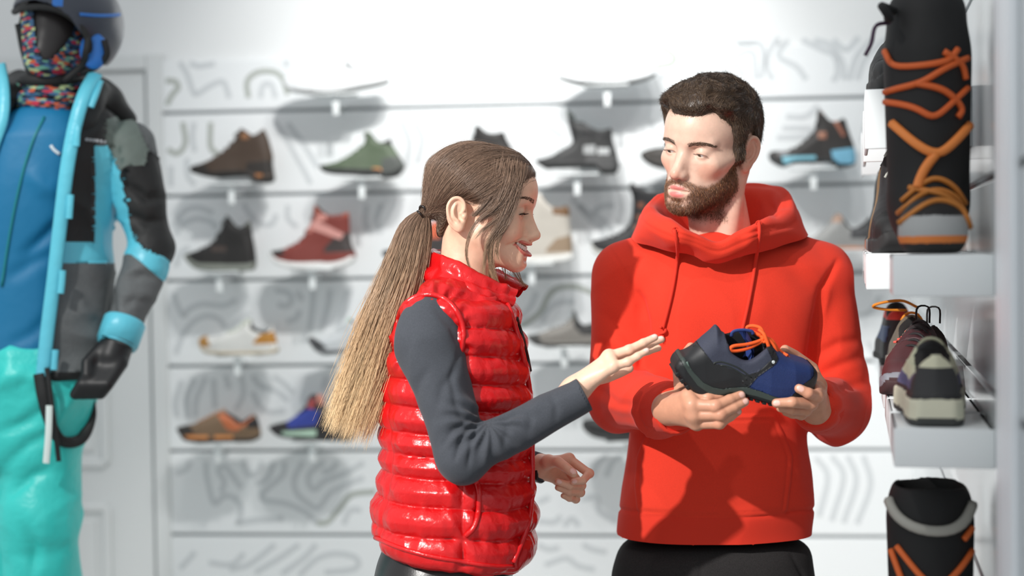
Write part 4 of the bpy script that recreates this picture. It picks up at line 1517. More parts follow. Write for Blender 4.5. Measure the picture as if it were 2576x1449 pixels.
def woman_hair_parts(root):
    v, q = surface(wom_hair_f, WOM_H + np.array([-.17, -.15, -.14]), WOM_H + np.array([.16, .15, .17]), .0025)
    l = wom_loc(v)
    keep = (l[:, 2] - wom_zline(l)) > -.006
    q = q[keep[q].all(1)]
    me = mesh_np('hair_base', v, q)
    set_color(me, np.tile(lin((112, 90, 74)), (len(v), 1)))
    hair = obj('hair', me, M_hair, root)
    bv = bvh_of(v, q)
    ok = (l[:, 2] - wom_zline(l)) > .002
    # long hairs combed back to the tie
    n, S = 8000, 11
    cand = np.where(ok)[0]
    sel = rng.choice(cand, n)
    p0, nn = stick(bv, v[sel] + rng.normal(0, .001, (n, 3)), .0008)
    clump = vnoise(wom_loc(p0) * np.array([90, 20, 90]), 3)
    lift = .0010 + .0016 * np.abs(rng.normal(0, 1, n)) + .0014 * clump
    fly = rng.random(n) < .015
    lift[fly] += rng.uniform(.002, .007, fly.sum())
    tgt = WOM_TIE + rng.normal(0, .006, (n, 3))
    dist = np.linalg.norm(tgt - p0, axis=1)
    frac = rng.uniform(.45, 1.05, n); frac[fly] = .5
    cur = p0; pts = [p0]
    wob = rng.normal(0, .05, (n, 3))
    for k in range(S - 1):
        d = tgt - cur
        dn = np.linalg.norm(d, axis=1)[:, None] + 1e-6
        d = d / dn + np.array([.0, 0, -.22]) * np.clip(dn / .12, 0, 1) + wob
        d -= nn * (d * nn).sum(1)[:, None]
        d /= np.linalg.norm(d, axis=1)[:, None] + 1e-9
        st = np.minimum(dist * 1.15 * frac / (S - 1), dn[:, 0])
        cur, nn = stick(bv, cur + d * st[:, None], lift * math.sin(PI * (k + 1.5) / (S + 1)) ** .5)
        pts.append(cur)
    p = np.stack(pts, 1)
    r = np.full((n, S), .00021); r[:, 0] *= .4; r[:, -1] *= .4
    tone = np.clip(.98 + .55 * vnoise(wom_loc(p0) * np.array([160, 30, 160]), 17) + rng.normal(0, .10, n), .55, 1.7)
    o = obj('hair_strands', strands_mesh('hair_strands', p, r, 3, hair_cols(p, n, tone)), M_hair, hair); o['kind'] = 'stuff'
    # ponytail
    n, S = 6000, 15
    g = spline([P(x, y, Y) for x, y, Y in ((1066, 534, 2.62), (1046, 580, 2.605), (1018, 680, 2.585), (975, 800, 2.57), (932, 930, 2.57), (880, 1075, 2.57))], S)
    w = np.interp(np.linspace(0, 1, S), [0, .06, .2, .45, .7, 1], [.010, .018, .031, .040, .044, .046])
    a = rng.random(n) * 2 * PI; rr = np.sqrt(rng.random(n))
    ax = np.array([.93, 0, -.36]); ay = np.array([0, 1.0, 0])
    fr = np.clip(1.04 - np.abs(rng.normal(0, .16, n)), .5, 1.06)
    t = np.linspace(0, 1, S)[None] * fr[:, None]
    gi = np.stack([np.interp(t, np.linspace(0, 1, S), g[:, k], right=None) for k in range(3)], -1)
    ext = np.maximum(t - 1, 0)[..., None] * (g[-1] - g[-2]) * (S - 1)
    wi = np.interp(t, np.linspace(0, 1, S), w)
    ph = rng.random(n) * 6
    wave = .0035 * np.sin(t * 9 + ph[:, None]) * t + .0025 * np.sin(t * 19 + ph[:, None] * 2) * t
    off = (np.cos(a) * rr)[:, None] * wi + wave
    offy = (np.sin(a) * rr)[:, None] * wi * .75
    p = gi + ext + off[..., None] * ax + offy[..., None] * ay
    fly = rng.random(n) < .16
    p[fly] += (np.linspace(0, 1, S)[None, :, None] ** 2) * rng.normal(0, .013, (fly.sum(), 1, 3))
    clp = rng.normal(0, .007, (40, 1, 3))[rng.integers(0, 40, n)]
    p += clp * np.linspace(0, 1, S)[None, :, None]
    r = np.full((n, S), .00030); r[:, -1] *= .3; r[:, -2] *= .7
    tone = np.clip(1.0 + .45 * vnoise(np.stack([np.cos(a) * rr * 6, np.sin(a) * rr * 6, fr * 3], 1), 19) + rng.normal(0, .12, n), .5, 1.7)
    pt = obj('ponytail', strands_mesh('ponytail', p, r, 3, hair_cols(p, n, tone)), M_hair, root); pt['kind'] = 'stuff'
    # loose locks framing the face
    k = 400 / 1414
    locks = [
        ([(1020, 300), (995, 500), (935, 720), (860, 880), (775, 965), (742, 1080), (765, 1200), (825, 1410)], 2.545, 70, .003),
        ([(930, 300), (890, 480), (790, 680), (680, 760), (600, 860), (552, 980), (542, 1100), (572, 1220), (640, 1340)], 2.540, 36, .0025),
        ([(975, 300), (955, 500), (880, 740), (795, 880), (725, 1000), (702, 1150), (690, 1330)], 2.542, 80, .003),
        ([(1005, 310), (980, 600), (905, 800), (835, 950), (812, 1060), (835, 1190)], 2.545, 40, .0025),
        ([(985, 300), (960, 480), (890, 660), (800, 860), (770, 1000), (760, 1200), (800, 1330), (880, 1450)], 2.545, 80, .004),
        ([(880, 290), (840, 450), (740, 620), (650, 720), (590, 760)], 2.545, 150, .006),
        ([(950, 300), (930, 450), (850, 640), (740, 740), (640, 800)], 2.543, 150, .006),
        ([(1000, 300), (985, 450), (940, 620), (850, 760), (700, 870), (610, 960)], 2.543, 60, .004),
        ([(930, 1180), (985, 1260), (1030, 1345), (1095, 1392)], 2.66, 30, .003),
        ([(880, 1180), (893, 1260), (898, 1340)], 2.65, 22, .003),
        ([(760, 1200), (785, 1350), (860, 1440)], 2.60, 40, .004),
    ]
    allp, allt = [], []
    for pts, Y, n, sp in locks:
        S = 16
        c = spline([P(1020 + k * x, 330 + k * y, Y) for x, y in pts], S)
        tt = np.linspace(0, 1, S)
        fr = rng.uniform(.75, 1.0, n)
        t = tt[None] * fr[:, None]
        gi = np.stack([np.interp(t, tt, c[:, j]) for j in range(3)], -1)
        o_ = rng.normal(0, 1, (n, 3)) * np.array([1, .45, .7])
        env = sp * np.interp(tt, [0, .25, .6, .85, 1], [1.6, 1.5, .9, .45, .35])[None, :, None]
        pth = gi + o_[:, None] * env + (rng.normal(0, 1, (n, 3)) * .0016)[:, None] * (tt ** 2)[None, :, None]
        # keep every hair outside the skin
        fl = pth.reshape(-1, 3)
        d = np.minimum(wom_skin_f(fl), wom_hair_f(fl))
        bad = d < .0012
        if bad.any():
            b = fl[bad]
            for _ in range(3):
                dd = np.minimum(wom_skin_f(b), wom_hair_f(b))
                gg = grad(lambda x: np.minimum(wom_skin_f(x), wom_hair_f(x)), b, 5e-4)
                b = b + gg * np.maximum(.0014 - dd, 0)[:, None]
            fl[bad] = b
        allp.append(fl.reshape(pth.shape)); allt.append(np.clip(rng.normal(1.0, .16, n), .6, 1.5))
    p = np.concatenate(allp); tone = np.concatenate(allt)
    r = np.full(p.shape[:2], .00024); r[:, -1] *= .35
    o = obj('loose_lock', strands_mesh('loose_lock', p, r, 3, hair_cols(p, len(p), tone)), M_hair, hair); o['kind'] = 'stuff'
    # coiled hair tie
    m = MB()
    t = np.linspace(0, 2 * PI * 9, 260)
    a = t / 9
    R = .0165
    ax = np.array([.45, 0, .89]); bx = np.array([0, 1.0, 0]); cx = np.cross(ax, bx)
    c = WOM_TIE + np.array([-.007, 0, -.005])
    cc = np.cos(a)[:, None] * ax * R + np.sin(a)[:, None] * bx * R
    rad = np.cos(a)[:, None] * ax + np.sin(a)[:, None] * bx
    m.tube(c + cc + .0066 * (np.cos(t)[:, None] * rad + np.sin(t)[:, None] * cx), .0021, 6)
    m.build('hair_tie', cmat((44, 34, 30), .25), root)
    # eyebrows, lashes
    for s in (-1, 1):
        n = 700
        t = rng.random(n)
        r0 = np.stack([s * (.012 + .040 * t), np.full(n, -.088) + .020 * t ** 1.5,   .0215 + .0085 * np.sin(PI * t * .72) - .003 * t + rng.uniform(-1, 1, n) * .0036 * (1 - .65 * t)], 1)
        r0 = project(WOM_HEAD, r0, 0, 4)
        d = np.stack([s * (.6 + t), 0 * t, .5 - .9 * t], 1) + rng.normal(0, .12, (n, 3))
        pp, rr_ = face_hairs(WOM_HEAD, r0, d, .0062 * rng.uniform(.7, 1.1, n), 4, .12, .18, .00024, .35)
        pw = wom_w(pp.reshape(-1, 3)).reshape(pp.shape)
        c = np.array([lin((98, 70, 52)), lin((76, 54, 40))])[rng.choice(2, n)]
        o = obj('eyebrow', strands_mesh('eyebrow', pw, rr_, 3, np.repeat(c[:, None], 4, 1)), M_hair, root); o['kind'] = 'stuff'
    lashes(root, wom_w, (.0124, -.0050, .0038), 110, .0100, (38, 28, 24), .00042)
    # teeth
    M_tooth = cmat((240, 234, 224), .25)
    arc = WOM_LIPS['mid'] - WOM_LIPS['n'] * .0062 + np.array([0, 0, .0022])
    arc = arc[3:-3]
    arc = np.stack([np.interp(np.linspace(0, 1, 41), np.linspace(0, 1, len(arc)), arc[:, j]) for j in range(3)], 1)
    cum = np.concatenate([[0], np.cumsum(np.linalg.norm(np.diff(arc, axis=0), axis=1))])
    wd = [.0056, .0062, .0066, .0062, .0082, .0082, .0062, .0066, .0062, .0056]
    pos = cum[-1] / 2 - sum(wd) / 2
    for i, w_ in enumerate(wd):
        u = pos + w_ / 2; pos += w_
        c = np.array([np.interp(u, cum, arc[:, j]) for j in range(3)])
        c2 = np.array([np.interp(u + .002, cum, arc[:, j]) for j in range(3)])
        tx = c2 - c; tx[2] = 0; tx /= np.linalg.norm(tx)
        ty = np.array([-tx[1], tx[0], 0]); B = np.stack([tx, ty, [0, 0, 1]], 1) @ WOM_R.T.T if False else np.stack([tx, ty, np.array([0, 0, 1.0])], 1)
        hh = .0088 if i in (4, 5) else .0082
        m = MB().box((0, 0, 0), (w_ * .97, .004, hh), bevel=.0016)
        vv = m.v[0] @ B.T + c + np.array([0, .0015, .0004])
        m.v[0] = wom_w(vv)
        m.build('tooth', M_tooth, root)
    m = MB(); m.tube(wom_w(np.stack([arc[:, 0] * .9, arc[:, 1] + .010, arc[:, 2] - .004], 1)), .006, 8)
    m.build('mouth_inside', cmat((110, 44, 42), .5), root)
# ------------------------------------------------------------------ bodies and clothes: tools
def loft_sd(rows, n=2.4, soft=.02):
    """Body of stacked super-ellipses: rows = [(z, cx, cy, a, b)] from top to bottom; closed at both ends."""
    r = np.array(sorted(rows, key=lambda t: t[0]), float)
    zz = np.linspace(r[0, 0], r[-1, 0], 160)
    # smooth interpolation
    par = np.interp(zz, r[:, 0], np.arange(len(r)))
    sp = spline(r[:, 1:], (len(r) - 1) * 40 + 1)
    C = np.stack([np.interp(par, np.linspace(0, len(r) - 1, len(sp)), sp[:, k]) for k in range(4)], 1)

    def f(p):
        z = np.clip(p[:, 2], zz[0], zz[-1])
        cx, cy, a, b = (np.interp(z, zz, C[:, k]) for k in range(4))
        q = (np.abs((p[:, 0] - cx) / a) ** n + np.abs((p[:, 1] - cy) / b) ** n) ** (1 / n)
        d = (q - 1) * np.minimum(a, b)
        cap = np.maximum(p[:, 2] - zz[-1], zz[0] - p[:, 2])
        return smax(d, cap, soft)
    return f


def finger(S, pts, rs, k=.004):
    S.add(sd_chain(pts, rs), k)


def hand_shape(wrist, wr, palm_r, fingers, thumb=None, elbow=None, er=.04, heel=None):
    """fingers: list of 4 point lists (MCP, PIP, DIP, tip) with radii; wrist point and radius."""
    S = Shape()
    S.add(sd_cone(wrist, wrist + .0 * wrist, wr, wr), 0) if elbow is None else S.add(sd_cone(elbow, wrist, er, wr), 0)
    m = [np.array(f[0][0]) for f in fingers]
    for i, a in enumerate(m):
        S.add(sd_cone(wrist, a, palm_r, fingers[i][1][0] * 1.10), .012)
    for a, b in zip(m[:-1], m[1:]):
        S.add(sd_cone(a, b, fingers[0][1][0] * 1.02, fingers[0][1][0] * 1.02), .010)
    if thumb:
        S.add(sd_cone(wrist, thumb[0][0], palm_r * .9, thumb[1][0] * 1.15), .012)
        S.add(sd_chain(thumb[0], thumb[1]), .008)
    for pts, rs in fingers:
        pts = [np.array(p) for p in pts]
        F = Shape()
        F.add(sd_cone(pts[0], pts[1], rs[0], rs[1]), 0)
        F.add(sd_cone(pts[1], pts[2], rs[1] * .97, rs[2]), .003)
        F.add(sd_cone(pts[2], pts[3], rs[2] * .97, rs[3]), .003)
        F.add(sd_sph(pts[1], rs[1] * 1.06), .004)
        c = (pts[0] + pts[3]) / 2
        r = max(np.linalg.norm(p - c) for p in pts) + .012
        S.add(F, .0022, c, r)
    return S


def nail_tint(v, c, nails, col=(236, 190, 176)):
    """Paint finger nails: nails = [(tip point, joint point, outward vector, radius)]."""
    for tip, joint, out, r in nails:
        tip = np.array(tip); d = tip - np.array(joint); d /= np.linalg.norm(d)
        o = np.array(out, float); o -= d * (o @ d); o /= np.linalg.norm(o)
        s = np.cross(d, o)
        q = v - (tip + o * r * .75 - d * r * .1)
        e = np.sqrt(((q @ d) / (r * .95)) ** 2 + ((q @ s) / (r * .72)) ** 2 + ((q @ o) / (r * .55)) ** 2)
        w = (1 - sstep(.85, 1.0, e))[:, None]
        rim = (np.exp(-((e - 1.0) / .12) ** 2) * .35)[:, None]
        c = c * (1 - w) + w * np.array(lin(col))
        c = c * (1 - rim * np.array([.25, .45, .5]))
    return c


def crease(v, n, px, line, depth, width, facing=True):
    """Fold traced on the photograph, pressed into the surface that faces the camera. depth in m (negative = ridge), width in px."""
    d, t = seg_dist(px, np.asarray(line, float))
    w = np.exp(-(d / width) ** 2) * np.sin(PI * np.clip(t * .94 + .03, 0, 1)) ** .5
    if facing: w = w * sstep(.15, -.25, n[:, 1])
    return -n * (w * depth)[:, None]


def cast(bv, px, py, off=0.0):
    d = _Rn @ np.array([(px - CX) / F_PX, -(py - CY) / F_PX, -1.0])
    co, no, _, _ = bv.ray_cast(Vector((0, 0, CAM_Z)), Vector(d))
    if co is None: return None, None
    return np.array(co) + np.array(no) * off, np.array(no)


def grid_loft(loops, nu, nv, closed=True):
    """Surface through several loops of equal point count."""
    L = np.array([spline(l, nu, closed) for l in loops])
    G = np.stack([spline(L[:, i], nv) for i in range(nu)], 1)
    i = np.arange(nv - 1)[:, None]
    j = np.arange(nu if closed else nu - 1)[None]
    q = np.stack([i * nu + j, i * nu + (j + 1) % nu, (i + 1) * nu + (j + 1) % nu, (i + 1) * nu + j], -1).reshape(-1, 4)
    return G.reshape(-1, 3), q


def cloth_folds(p, amp, sx, seed, warp=.6):
    """Soft irregular folds: noise squeezed along one axis."""
    w = vnoise(p * 6, seed + 1)[:, None] * warp
    q = p * np.asarray(sx) + w
    a = vnoise(q, seed)
    return amp * (1 - np.abs(a) * 2)


def join_np(parts):
    vs, qs, cs, n = [], [], [], 0
    for v, q, c in parts:
        vs.append(v); qs.append(q + n); cs.append(c); n += len(v)
    return np.concatenate(vs), np.concatenate(qs), np.concatenate(cs)


M_red_knit = mat('red_fleece', (224, 60, 40), .85, spec=.2, sheen=.06, bump=(700, .25, .0006), noise=(500, .05))
M_red_rib = mat('red_rib', (221, 58, 40), .85, spec=.2, sheen=.05, bump=(420, .25, .0006))
M_red_gloss = mat('red_nylon', (204, 18, 22), .25, spec=.55, bump=(95, .42, .0022))
for _nd in M_red_gloss.node_tree.nodes:
    if _nd.bl_idname == 'ShaderNodeTexNoise': _nd.inputs['Distortion'].default_value = 1.2
M_grey_knit = mat('grey_jersey', (70, 73, 79), .9, spec=.2, sheen=.1, noise=(900, .22), bump=(900, .15, .0005))
M_black_knit = mat('black_jersey', (30, 30, 32), .9, spec=.2)
M_dark_denim = mat('charcoal_twill', (48, 46, 46), .9, spec=.2, noise=(700, .3))
M_leather = mat('black_leather', (26, 25, 26), .32, spec=.5, bump=(300, .2, .001))
# ------------------------------------------------------------------ the man in the red hoodie
SKIN_M = (208, 152, 124)
MAN = thing('person', 'bearded man in a red hoodie, holding a shoe in both hands', 'person', P(1805, 1449, 2.86) * np.array([1, 1, 0]))
MAN_OFF = -np.array(MAN.location)


def man_obj(name, me, m, parent=None):
    me.transform(Matrix.Translation(Vector(MAN_OFF)))
    return obj(name, me, m, parent or MAN)


CM = 2.86                                   # distance of the middle of his trunk


def _row(y, x0, x1, b, Y=CM):
    a, c = P(x0, y, Y), P(x1, y, Y)
    return (a[2], (a[0] + c[0]) / 2, Y, (c[0] - a[0]) / 2, b)


man_trunk = loft_sd([_row(585, 1740, 1880, .07), _row(625, 1640, 1985, .095), _row(680, 1580, 2058, .118), _row(780, 1578, 2062, .138), _row(900, 1590, 2042, .140), _row(1000, 1592, 2030, .134),
                     _row(1100, 1584, 2026, .130), _row(1200, 1572, 2038, .134), _row(1285, 1562, 2040, .134), _row(1330, 1556, 2036, .130), _row(1395, 1550, 2034, .130)], 2.5, .012)
SHL, ELL, WRL = P(1578, 690, 2.87), P(1562, 1002, 2.82), P(1688, 1034, 2.545)
SHR, ELR, WRR = P(2062, 696, 2.87), P(2106, 1032, 2.83), P(2052, 1022, 2.585)
man_top = Shape()
man_top.add(man_trunk, 0)
for s_, e_, w_, wr in ((SHL, ELL, WRL, .041), (SHR, ELR, WRR, .041)):
    nb = P(1805, 612, 2.88)
    man_top.add(sd_cone(nb * .35 + s_ * .65, s_, .070, .066), .05)
    man_top.add(sd_cone(s_, e_, .0655, .0610), .014)
    man_top.add(sd_cone(e_, w_, .0595, wr + .004), .018)

lo_, hi_ = P(1450, 1420, 2.5), P(2230, 540, 3.05)
v, q = surface(man_top, np.minimum(lo_, hi_) - .02, np.maximum(lo_, hi_) + .02, .0032)
v = relax(v, q, 1)
n = vnormals(v, q)
px = PX(v)
D = np.zeros_like(v)
# general softness of the heavy jersey
armw = 1 - sstep(-.01, .03, np.minimum(sd_cone(SHL, ELL, .06, .06)(v), np.minimum(sd_cone(ELL, WRL, .06, .04)(v), np.minimum(sd_cone(SHR, ELR, .06, .06)(v), sd_cone(ELR, WRR, .06, .04)(v)))))
D += n * (cloth_folds(v, .0060, (8, 8, 4.5), 11) * (.45 + 1.0 * armw))[:, None]
D += n * (vnoise(v * np.array([16, 16, 11]), 31) * .0022)[:, None]
K = crop(1460, 450, 760 / 1102)
for ln, dp, wd in [
    ([(215, 420), (238, 520), (240, 600), (212, 700)], .010, 10),          # left sleeve against the body
    ([(150, 330), (215, 450), (225, 560)], .005, 12),
    ([(60, 590), (140, 640), (205, 700)], .005, 11), ([(45, 640), (130, 690), (190, 730)], -.004, 14),
    ([(75, 480), (160, 560), (215, 640)], .004, 16),
    ([(60, 760), (140, 820), (215, 830)], .005, 12), ([(50, 830), (150, 870), (230, 880)], .004, 14),
    ([(230, 860), (290, 905), (330, 915)], .003, 10),
    ([(940, 300), (880, 400), (858, 520), (838, 640), (820, 720)], .010, 10),   # right sleeve against the body
    ([(900, 390), (872, 500)], -.004, 14),
    ([(868, 640), (940, 600), (1010, 590)], .006, 13), ([(870, 720), (940, 680), (1020, 650)], .006, 13), ([(880, 790), (960, 770), (1040, 740)], .005, 13),
    ([(890, 850), (960, 860), (1030, 850)], .005, 13), ([(960, 640), (1010, 700), (1030, 790)], -.004, 20),
    ([(820, 930), (830, 1050), (838, 1150)], .004, 14), ([(170, 940), (180, 1050), (165, 1150)], .004, 14),
    ([(330, 230), (280, 330), (240, 420)], .003, 26), ([(700, 260), (780, 330), (840, 420)], .003, 26),
    ([(400, 1180), (520, 1200), (650, 1190)], .0025, 20), ([(560, 900), (700, 1000), (760, 1140)], .002, 22),
    ([(240, 330), (300, 420), (300, 520)], -.003, 22), ([(640, 350), (660, 460), (640, 560)], -.0025, 26),
]:
    D += crease(v, n, px, K(ln), dp, wd)
# seams: armholes and pocket
for ln in ([(104, 250), (140, 300), (165, 345)], [(940, 290), (915, 340), (880, 400)]):
    D += crease(v, n, px, K(ln), .0022, 4)
pk = K([(340, 868), (705, 862), (740, 930), (772, 1010), (768, 1110), (752, 1222), (480, 1240), (214, 1222), (200, 1110), (205, 1020), (240, 930), (280, 880)])
pd = poly_sd(px, pk)
face = sstep(.1, -.3, n[:, 1])
D += n * ((.0035 * sstep(4, -2, pd) - .0016 * np.exp(-((pd + 11) / 3.5) ** 2)) * face)[:, None]
# waist seam
hemline = [(1480, 1262), (1580, 1285), (1700, 1297), (1810, 1301), (1920, 1297), (2030, 1284), (2120, 1262)]
hz = np.interp(px[:, 0], [a for a, b in hemline], [b for a, b in hemline])
D += n * (-.0035 * np.exp(-((px[:, 1] - hz) / 5) ** 2) * (px[:, 1] > 1200))[:, None]
v = v + D
lab = (px[:, 1] > hz)[q].mean(1) > .5
lab &= (v[q].mean(1)[:, 2] < P(1800, 1240, 2.86)[2])
for nm, k, m in (('hoodie_body', 0, M_red_knit), ('hem_band', 1, M_red_rib)):
    vv, ff = split_faces(v, q, lab.astype(int), k)
    if nm == 'hoodie_body':
        HOODIE = man_obj('hoodie', mesh_np('hoodie', vv, ff), m)
    else:
        man_obj(nm, mesh_np(nm, vv, ff), m, HOODIE)
hood_bv = bvh_of(v, q)

# cuffs
for e_, w_, r in ((ELL, WRL, .0425), (ELR, WRR, .0425)):
    d = (w_ - e_) / np.linalg.norm(w_ - e_)
    c0, c1 = w_ - d * .035, w_ + d * .030
    t = np.array([0, .04, .12, .5, .88, .97, 1.0, 1.0, .9, .3])
    rr = np.array([r + .004, r + .0055, r + .003, r + .001, r - .002, r - .003, r - .0055, r - .009, r - .010, r - .010])
    pts = c0 + (c1 - c0) * t[:, None]
    tv, tq = tube_np(np.linspace(0, 1, len(t))[:, None] * (c1 - c0) + c0, rr, 40, cap=False)
    tt, a_, b_ = frames(np.array([c0, c1]))
    ang = np.linspace(0, 2 * PI, 40, endpoint=False)
    rib = 1 + .012 * np.cos(ang * 20)
    tv = (pts[:, None] + (rr[:, None] * rib[None])[..., None] * (a_[0] * np.cos(ang)[None, :, None] + b_[0] * np.sin(ang)[None, :, None])).reshape(-1, 3)
    man_obj('cuff', mesh_np('cuff', tv, tq), M_red_rib, HOODIE)
    # dark tube inside the sleeve opening
    m = MB(); m.tube([c1 - d * .03, c1 - d * .004], [r - .0075, r - .0085], 28, cap=False)
    me = mesh_np('inner_cuff', np.concatenate(m.v), [np.concatenate(a) for a in m.f.values()])
    man_obj('inner_cuff', me, M_black_knit)

# hood lying round the neck
loops = [
    [(1805, 664, 2.715), (1748, 645, 2.715), (1690, 632, 2.73), (1598, 606, 2.81), (1606, 592, 2.93), (1700, 600, 3.0), (1810, 600, 3.02), (1920, 600, 3.0), (2012, 588, 2.93), (2022, 600, 2.81), (1915, 632, 2.73), (1862, 645, 2.715)],
    [(1805, 642, 2.69), (1748, 624, 2.684), (1690, 606, 2.685), (1616, 568, 2.76), (1616, 540, 2.9), (1690, 520, 3.0), (1810, 515, 3.03), (1930, 515, 3.01), (2000, 530, 2.92), (2006, 572, 2.8), (1915, 602, 2.695), (1862, 624, 2.688)],
    [(1805, 617, 2.684), (1752, 598, 2.674), (1700, 580, 2.674), (1627, 546, 2.75), (1632, 508, 2.87), (1700, 482, 2.97), (1810, 472, 3.0), (1925, 468, 2.99), (1984, 484, 2.9), (1992, 538, 2.8), (1910, 576, 2.69), (1858, 594, 2.682)],
    [(1805, 609, 2.692), (1754, 588, 2.684), (1704, 566, 2.684), (1642, 532, 2.765), (1648, 504, 2.87), (1706, 482, 2.95), (1810, 474, 2.98), (1915, 470, 2.97), (1968, 488, 2.89), (1972, 532, 2.8), (1904, 562, 2.7), (1855, 584, 2.692)],
    [(1805, 612, 2.705), (1758, 594, 2.702), (1714, 570, 2.704), (1664, 540, 2.785), (1668, 518, 2.87), (1716, 500, 2.93), (1810, 492, 2.955), (1905, 490, 2.945), (1950, 505, 2.88), (1950, 540, 2.81), (1894, 568, 2.715), (1852, 590, 2.706)],
    [(1805, 644, 2.735), (1772, 634, 2.737), (1745, 622, 2.745), (1712, 600, 2.82), (1716, 585, 2.89), (1750, 575, 2.935), (1815, 570, 2.95), (1880, 575, 2.935), (1915, 590, 2.885), (1912, 610, 2.82), (1870, 628, 2.745), (1838, 636, 2.737)],
]
hv, hq = grid_loft([[P(*a) for a in l] for l in loops], 96, 40)
hn = vnormals(hv, hq)
if ((hv - hv.mean(0)) * hn).sum() < 0: hq = hq[:, ::-1]; hn = -hn
hp = PX(hv)
hD = hn * (cloth_folds(hv, .0028, (14, 14, 22), 51) + vnoise(hv * 30, 8) * .0018)[:, None]
rim = np.repeat(np.linspace(0, 1, 40), 96)
hD += hn * (-.0022 * np.exp(-((rim - .27) / .018) ** 2))[:, None]                   # stitched channel of the drawcord
for ln, dp, wd in (([(1935, 505), (1945, 530), (1965, 560)], .006, 7), ([(1905, 492), (1925, 515), (1930, 550)], -.005, 9), ([(1650, 545), (1700, 585), (1770, 612)], .003, 7), ([(1860, 590), (1930, 575), (1985, 570)], .004, 7)):
    hD += crease(hv, hn, hp, ln, dp, wd)
hv = hv + hD
HOOD = man_obj('hood', mesh_np('hood', hv, hq), M_red_knit, HOODIE)
hood2 = bvh_of(hv, hq)


def first_hit(x, y, off):
    best = None
    for b in (hood_bv, hood2):
        c, nn = cast(b, x, y, off)
        if c is not None and (best is None or c[1] < best[1]): best = c
    return best


# drawcords
for pts in ([(1699, 577), (1706, 620), (1703, 670), (1692, 735), (1678, 795), (1670, 828)], [(1908, 562), (1905, 610), (1897, 680), (1885, 750), (1870, 815), (1860, 850)]):
    c = []
    for x, y in spline(pts, 22):
        h = first_hit(x, y, .0048)
        if h is not None: c.append(h)
    c = np.array(c)
    for _ in range(3): c[1:-1] = (c[:-2] + 2 * c[1:-1] + c[2:]) / 4
    m = MB(); m.tube(c, .0036, 8)
    e = c[-1]
    me = mesh_np('drawcord', np.concatenate(m.v), [np.concatenate(a) for a in m.f.values()])
    dc = man_obj('drawcord', me, M_red_rib, HOODIE)
    # knot and frayed end
    t = np.linspace(0, 2 * PI, 40)
    kn = e + np.stack([.0052 * np.cos(2 * t), -.002 + .004 * np.sin(3 * t), .0065 * np.sin(t) - .002], 1)
    m = MB(); m.tube(kn, .0030, 7)
    for k in range(9):
        a = rng.normal(0, .003, 3); m.tube([e + np.array([0, -.001, -.006]), e + np.array([a[0], -.001 + a[1] * .4, -.020 + a[2]])], [.0012, .0005], 4)
    man_obj('drawcord_knot', mesh_np('drawcord_knot', np.concatenate(m.v), [np.concatenate(a) for a in m.f.values()]), M_red_rib, HOODIE)
# eyelets of the cords are sewn holes
for x, y in ((1699, 579), (1908, 564)):
    c = first_hit(x, y, .001)
    t = np.linspace(0, 2 * PI, 16, endpoint=False)
    m = MB(); m.tube(c + np.stack([.0055 * np.cos(t), np.full(16, -.0015), .0055 * np.sin(t)], 1), .0012, 6, closed=True)
    man_obj('eyelet', mesh_np('eyelet', np.concatenate(m.v), [np.concatenate(a) for a in m.f.values()]), M_red_rib, HOODIE)

# hands
H3 = lambda x, y, Y: P(1420 + x * 700 / 2576, 780 + y * 700 / 2576, Y)
fr = lambda k: [.0112 * k, .0103 * k, .0092 * k, .0080 * k]
MRW = H3(965, 915, 2.520)
man_rh = hand_shape(MRW, .0255, .0235, [
    ([H3(1150, 790, 2.455), H3(1330, 812, 2.448), H3(1440, 792, 2.452), H3(1500, 772, 2.456)], fr(.96)),
    ([H3(1185, 880, 2.440), H3(1400, 890, 2.424), H3(1530, 832, 2.432), H3(1632, 790, 2.440)], fr(1.02)),
    ([H3(1200, 970, 2.442), H3(1445, 967, 2.424), H3(1570, 900, 2.432), H3(1668, 850, 2.440)], fr(.98)),
    ([H3(1225, 1050, 2.452), H3(1435, 1050, 2.432), H3(1535, 985, 2.438), H3(1604, 940, 2.444)], fr(.88))],
    ([H3(1080, 740, 2.53), H3(1060, 560, 2.56), H3(1140, 390, 2.56), H3(1170, 345, 2.555)], [.013, .0115, .010, .009]), elbow=ELL * .4 + WRL * .6, er=.030)
MLW = H3(2325, 915, 2.560)
man_lh = hand_shape(MLW, .0255, .0225, [
    ([H3(2345, 730, 2.500), H3(2338, 800, 2.446), H3(2258, 770, 2.424), H3(2172, 727, 2.424)], fr(1.0)),
    ([H3(2330, 790, 2.515), H3(2285, 868, 2.452), H3(2110, 855, 2.430), H3(1962, 862, 2.436)], fr(1.02)),
    ([H3(2300, 850, 2.530), H3(2230, 925, 2.468), H3(2100, 922, 2.452), H3(2000, 905, 2.458)], fr(.98)),
    ([H3(2270, 905, 2.540), H3(2190, 965, 2.486), H3(2110, 960, 2.476), H3(2050, 945, 2.482)], fr(.88))],
    ([H3(2350, 700, 2.55), H3(2290, 540, 2.565), H3(2130, 420, 2.55), H3(2042, 368, 2.535)], [.013, .0115, .010, .009]), elbow=ELR * .4 + WRR * .6, er=.030)

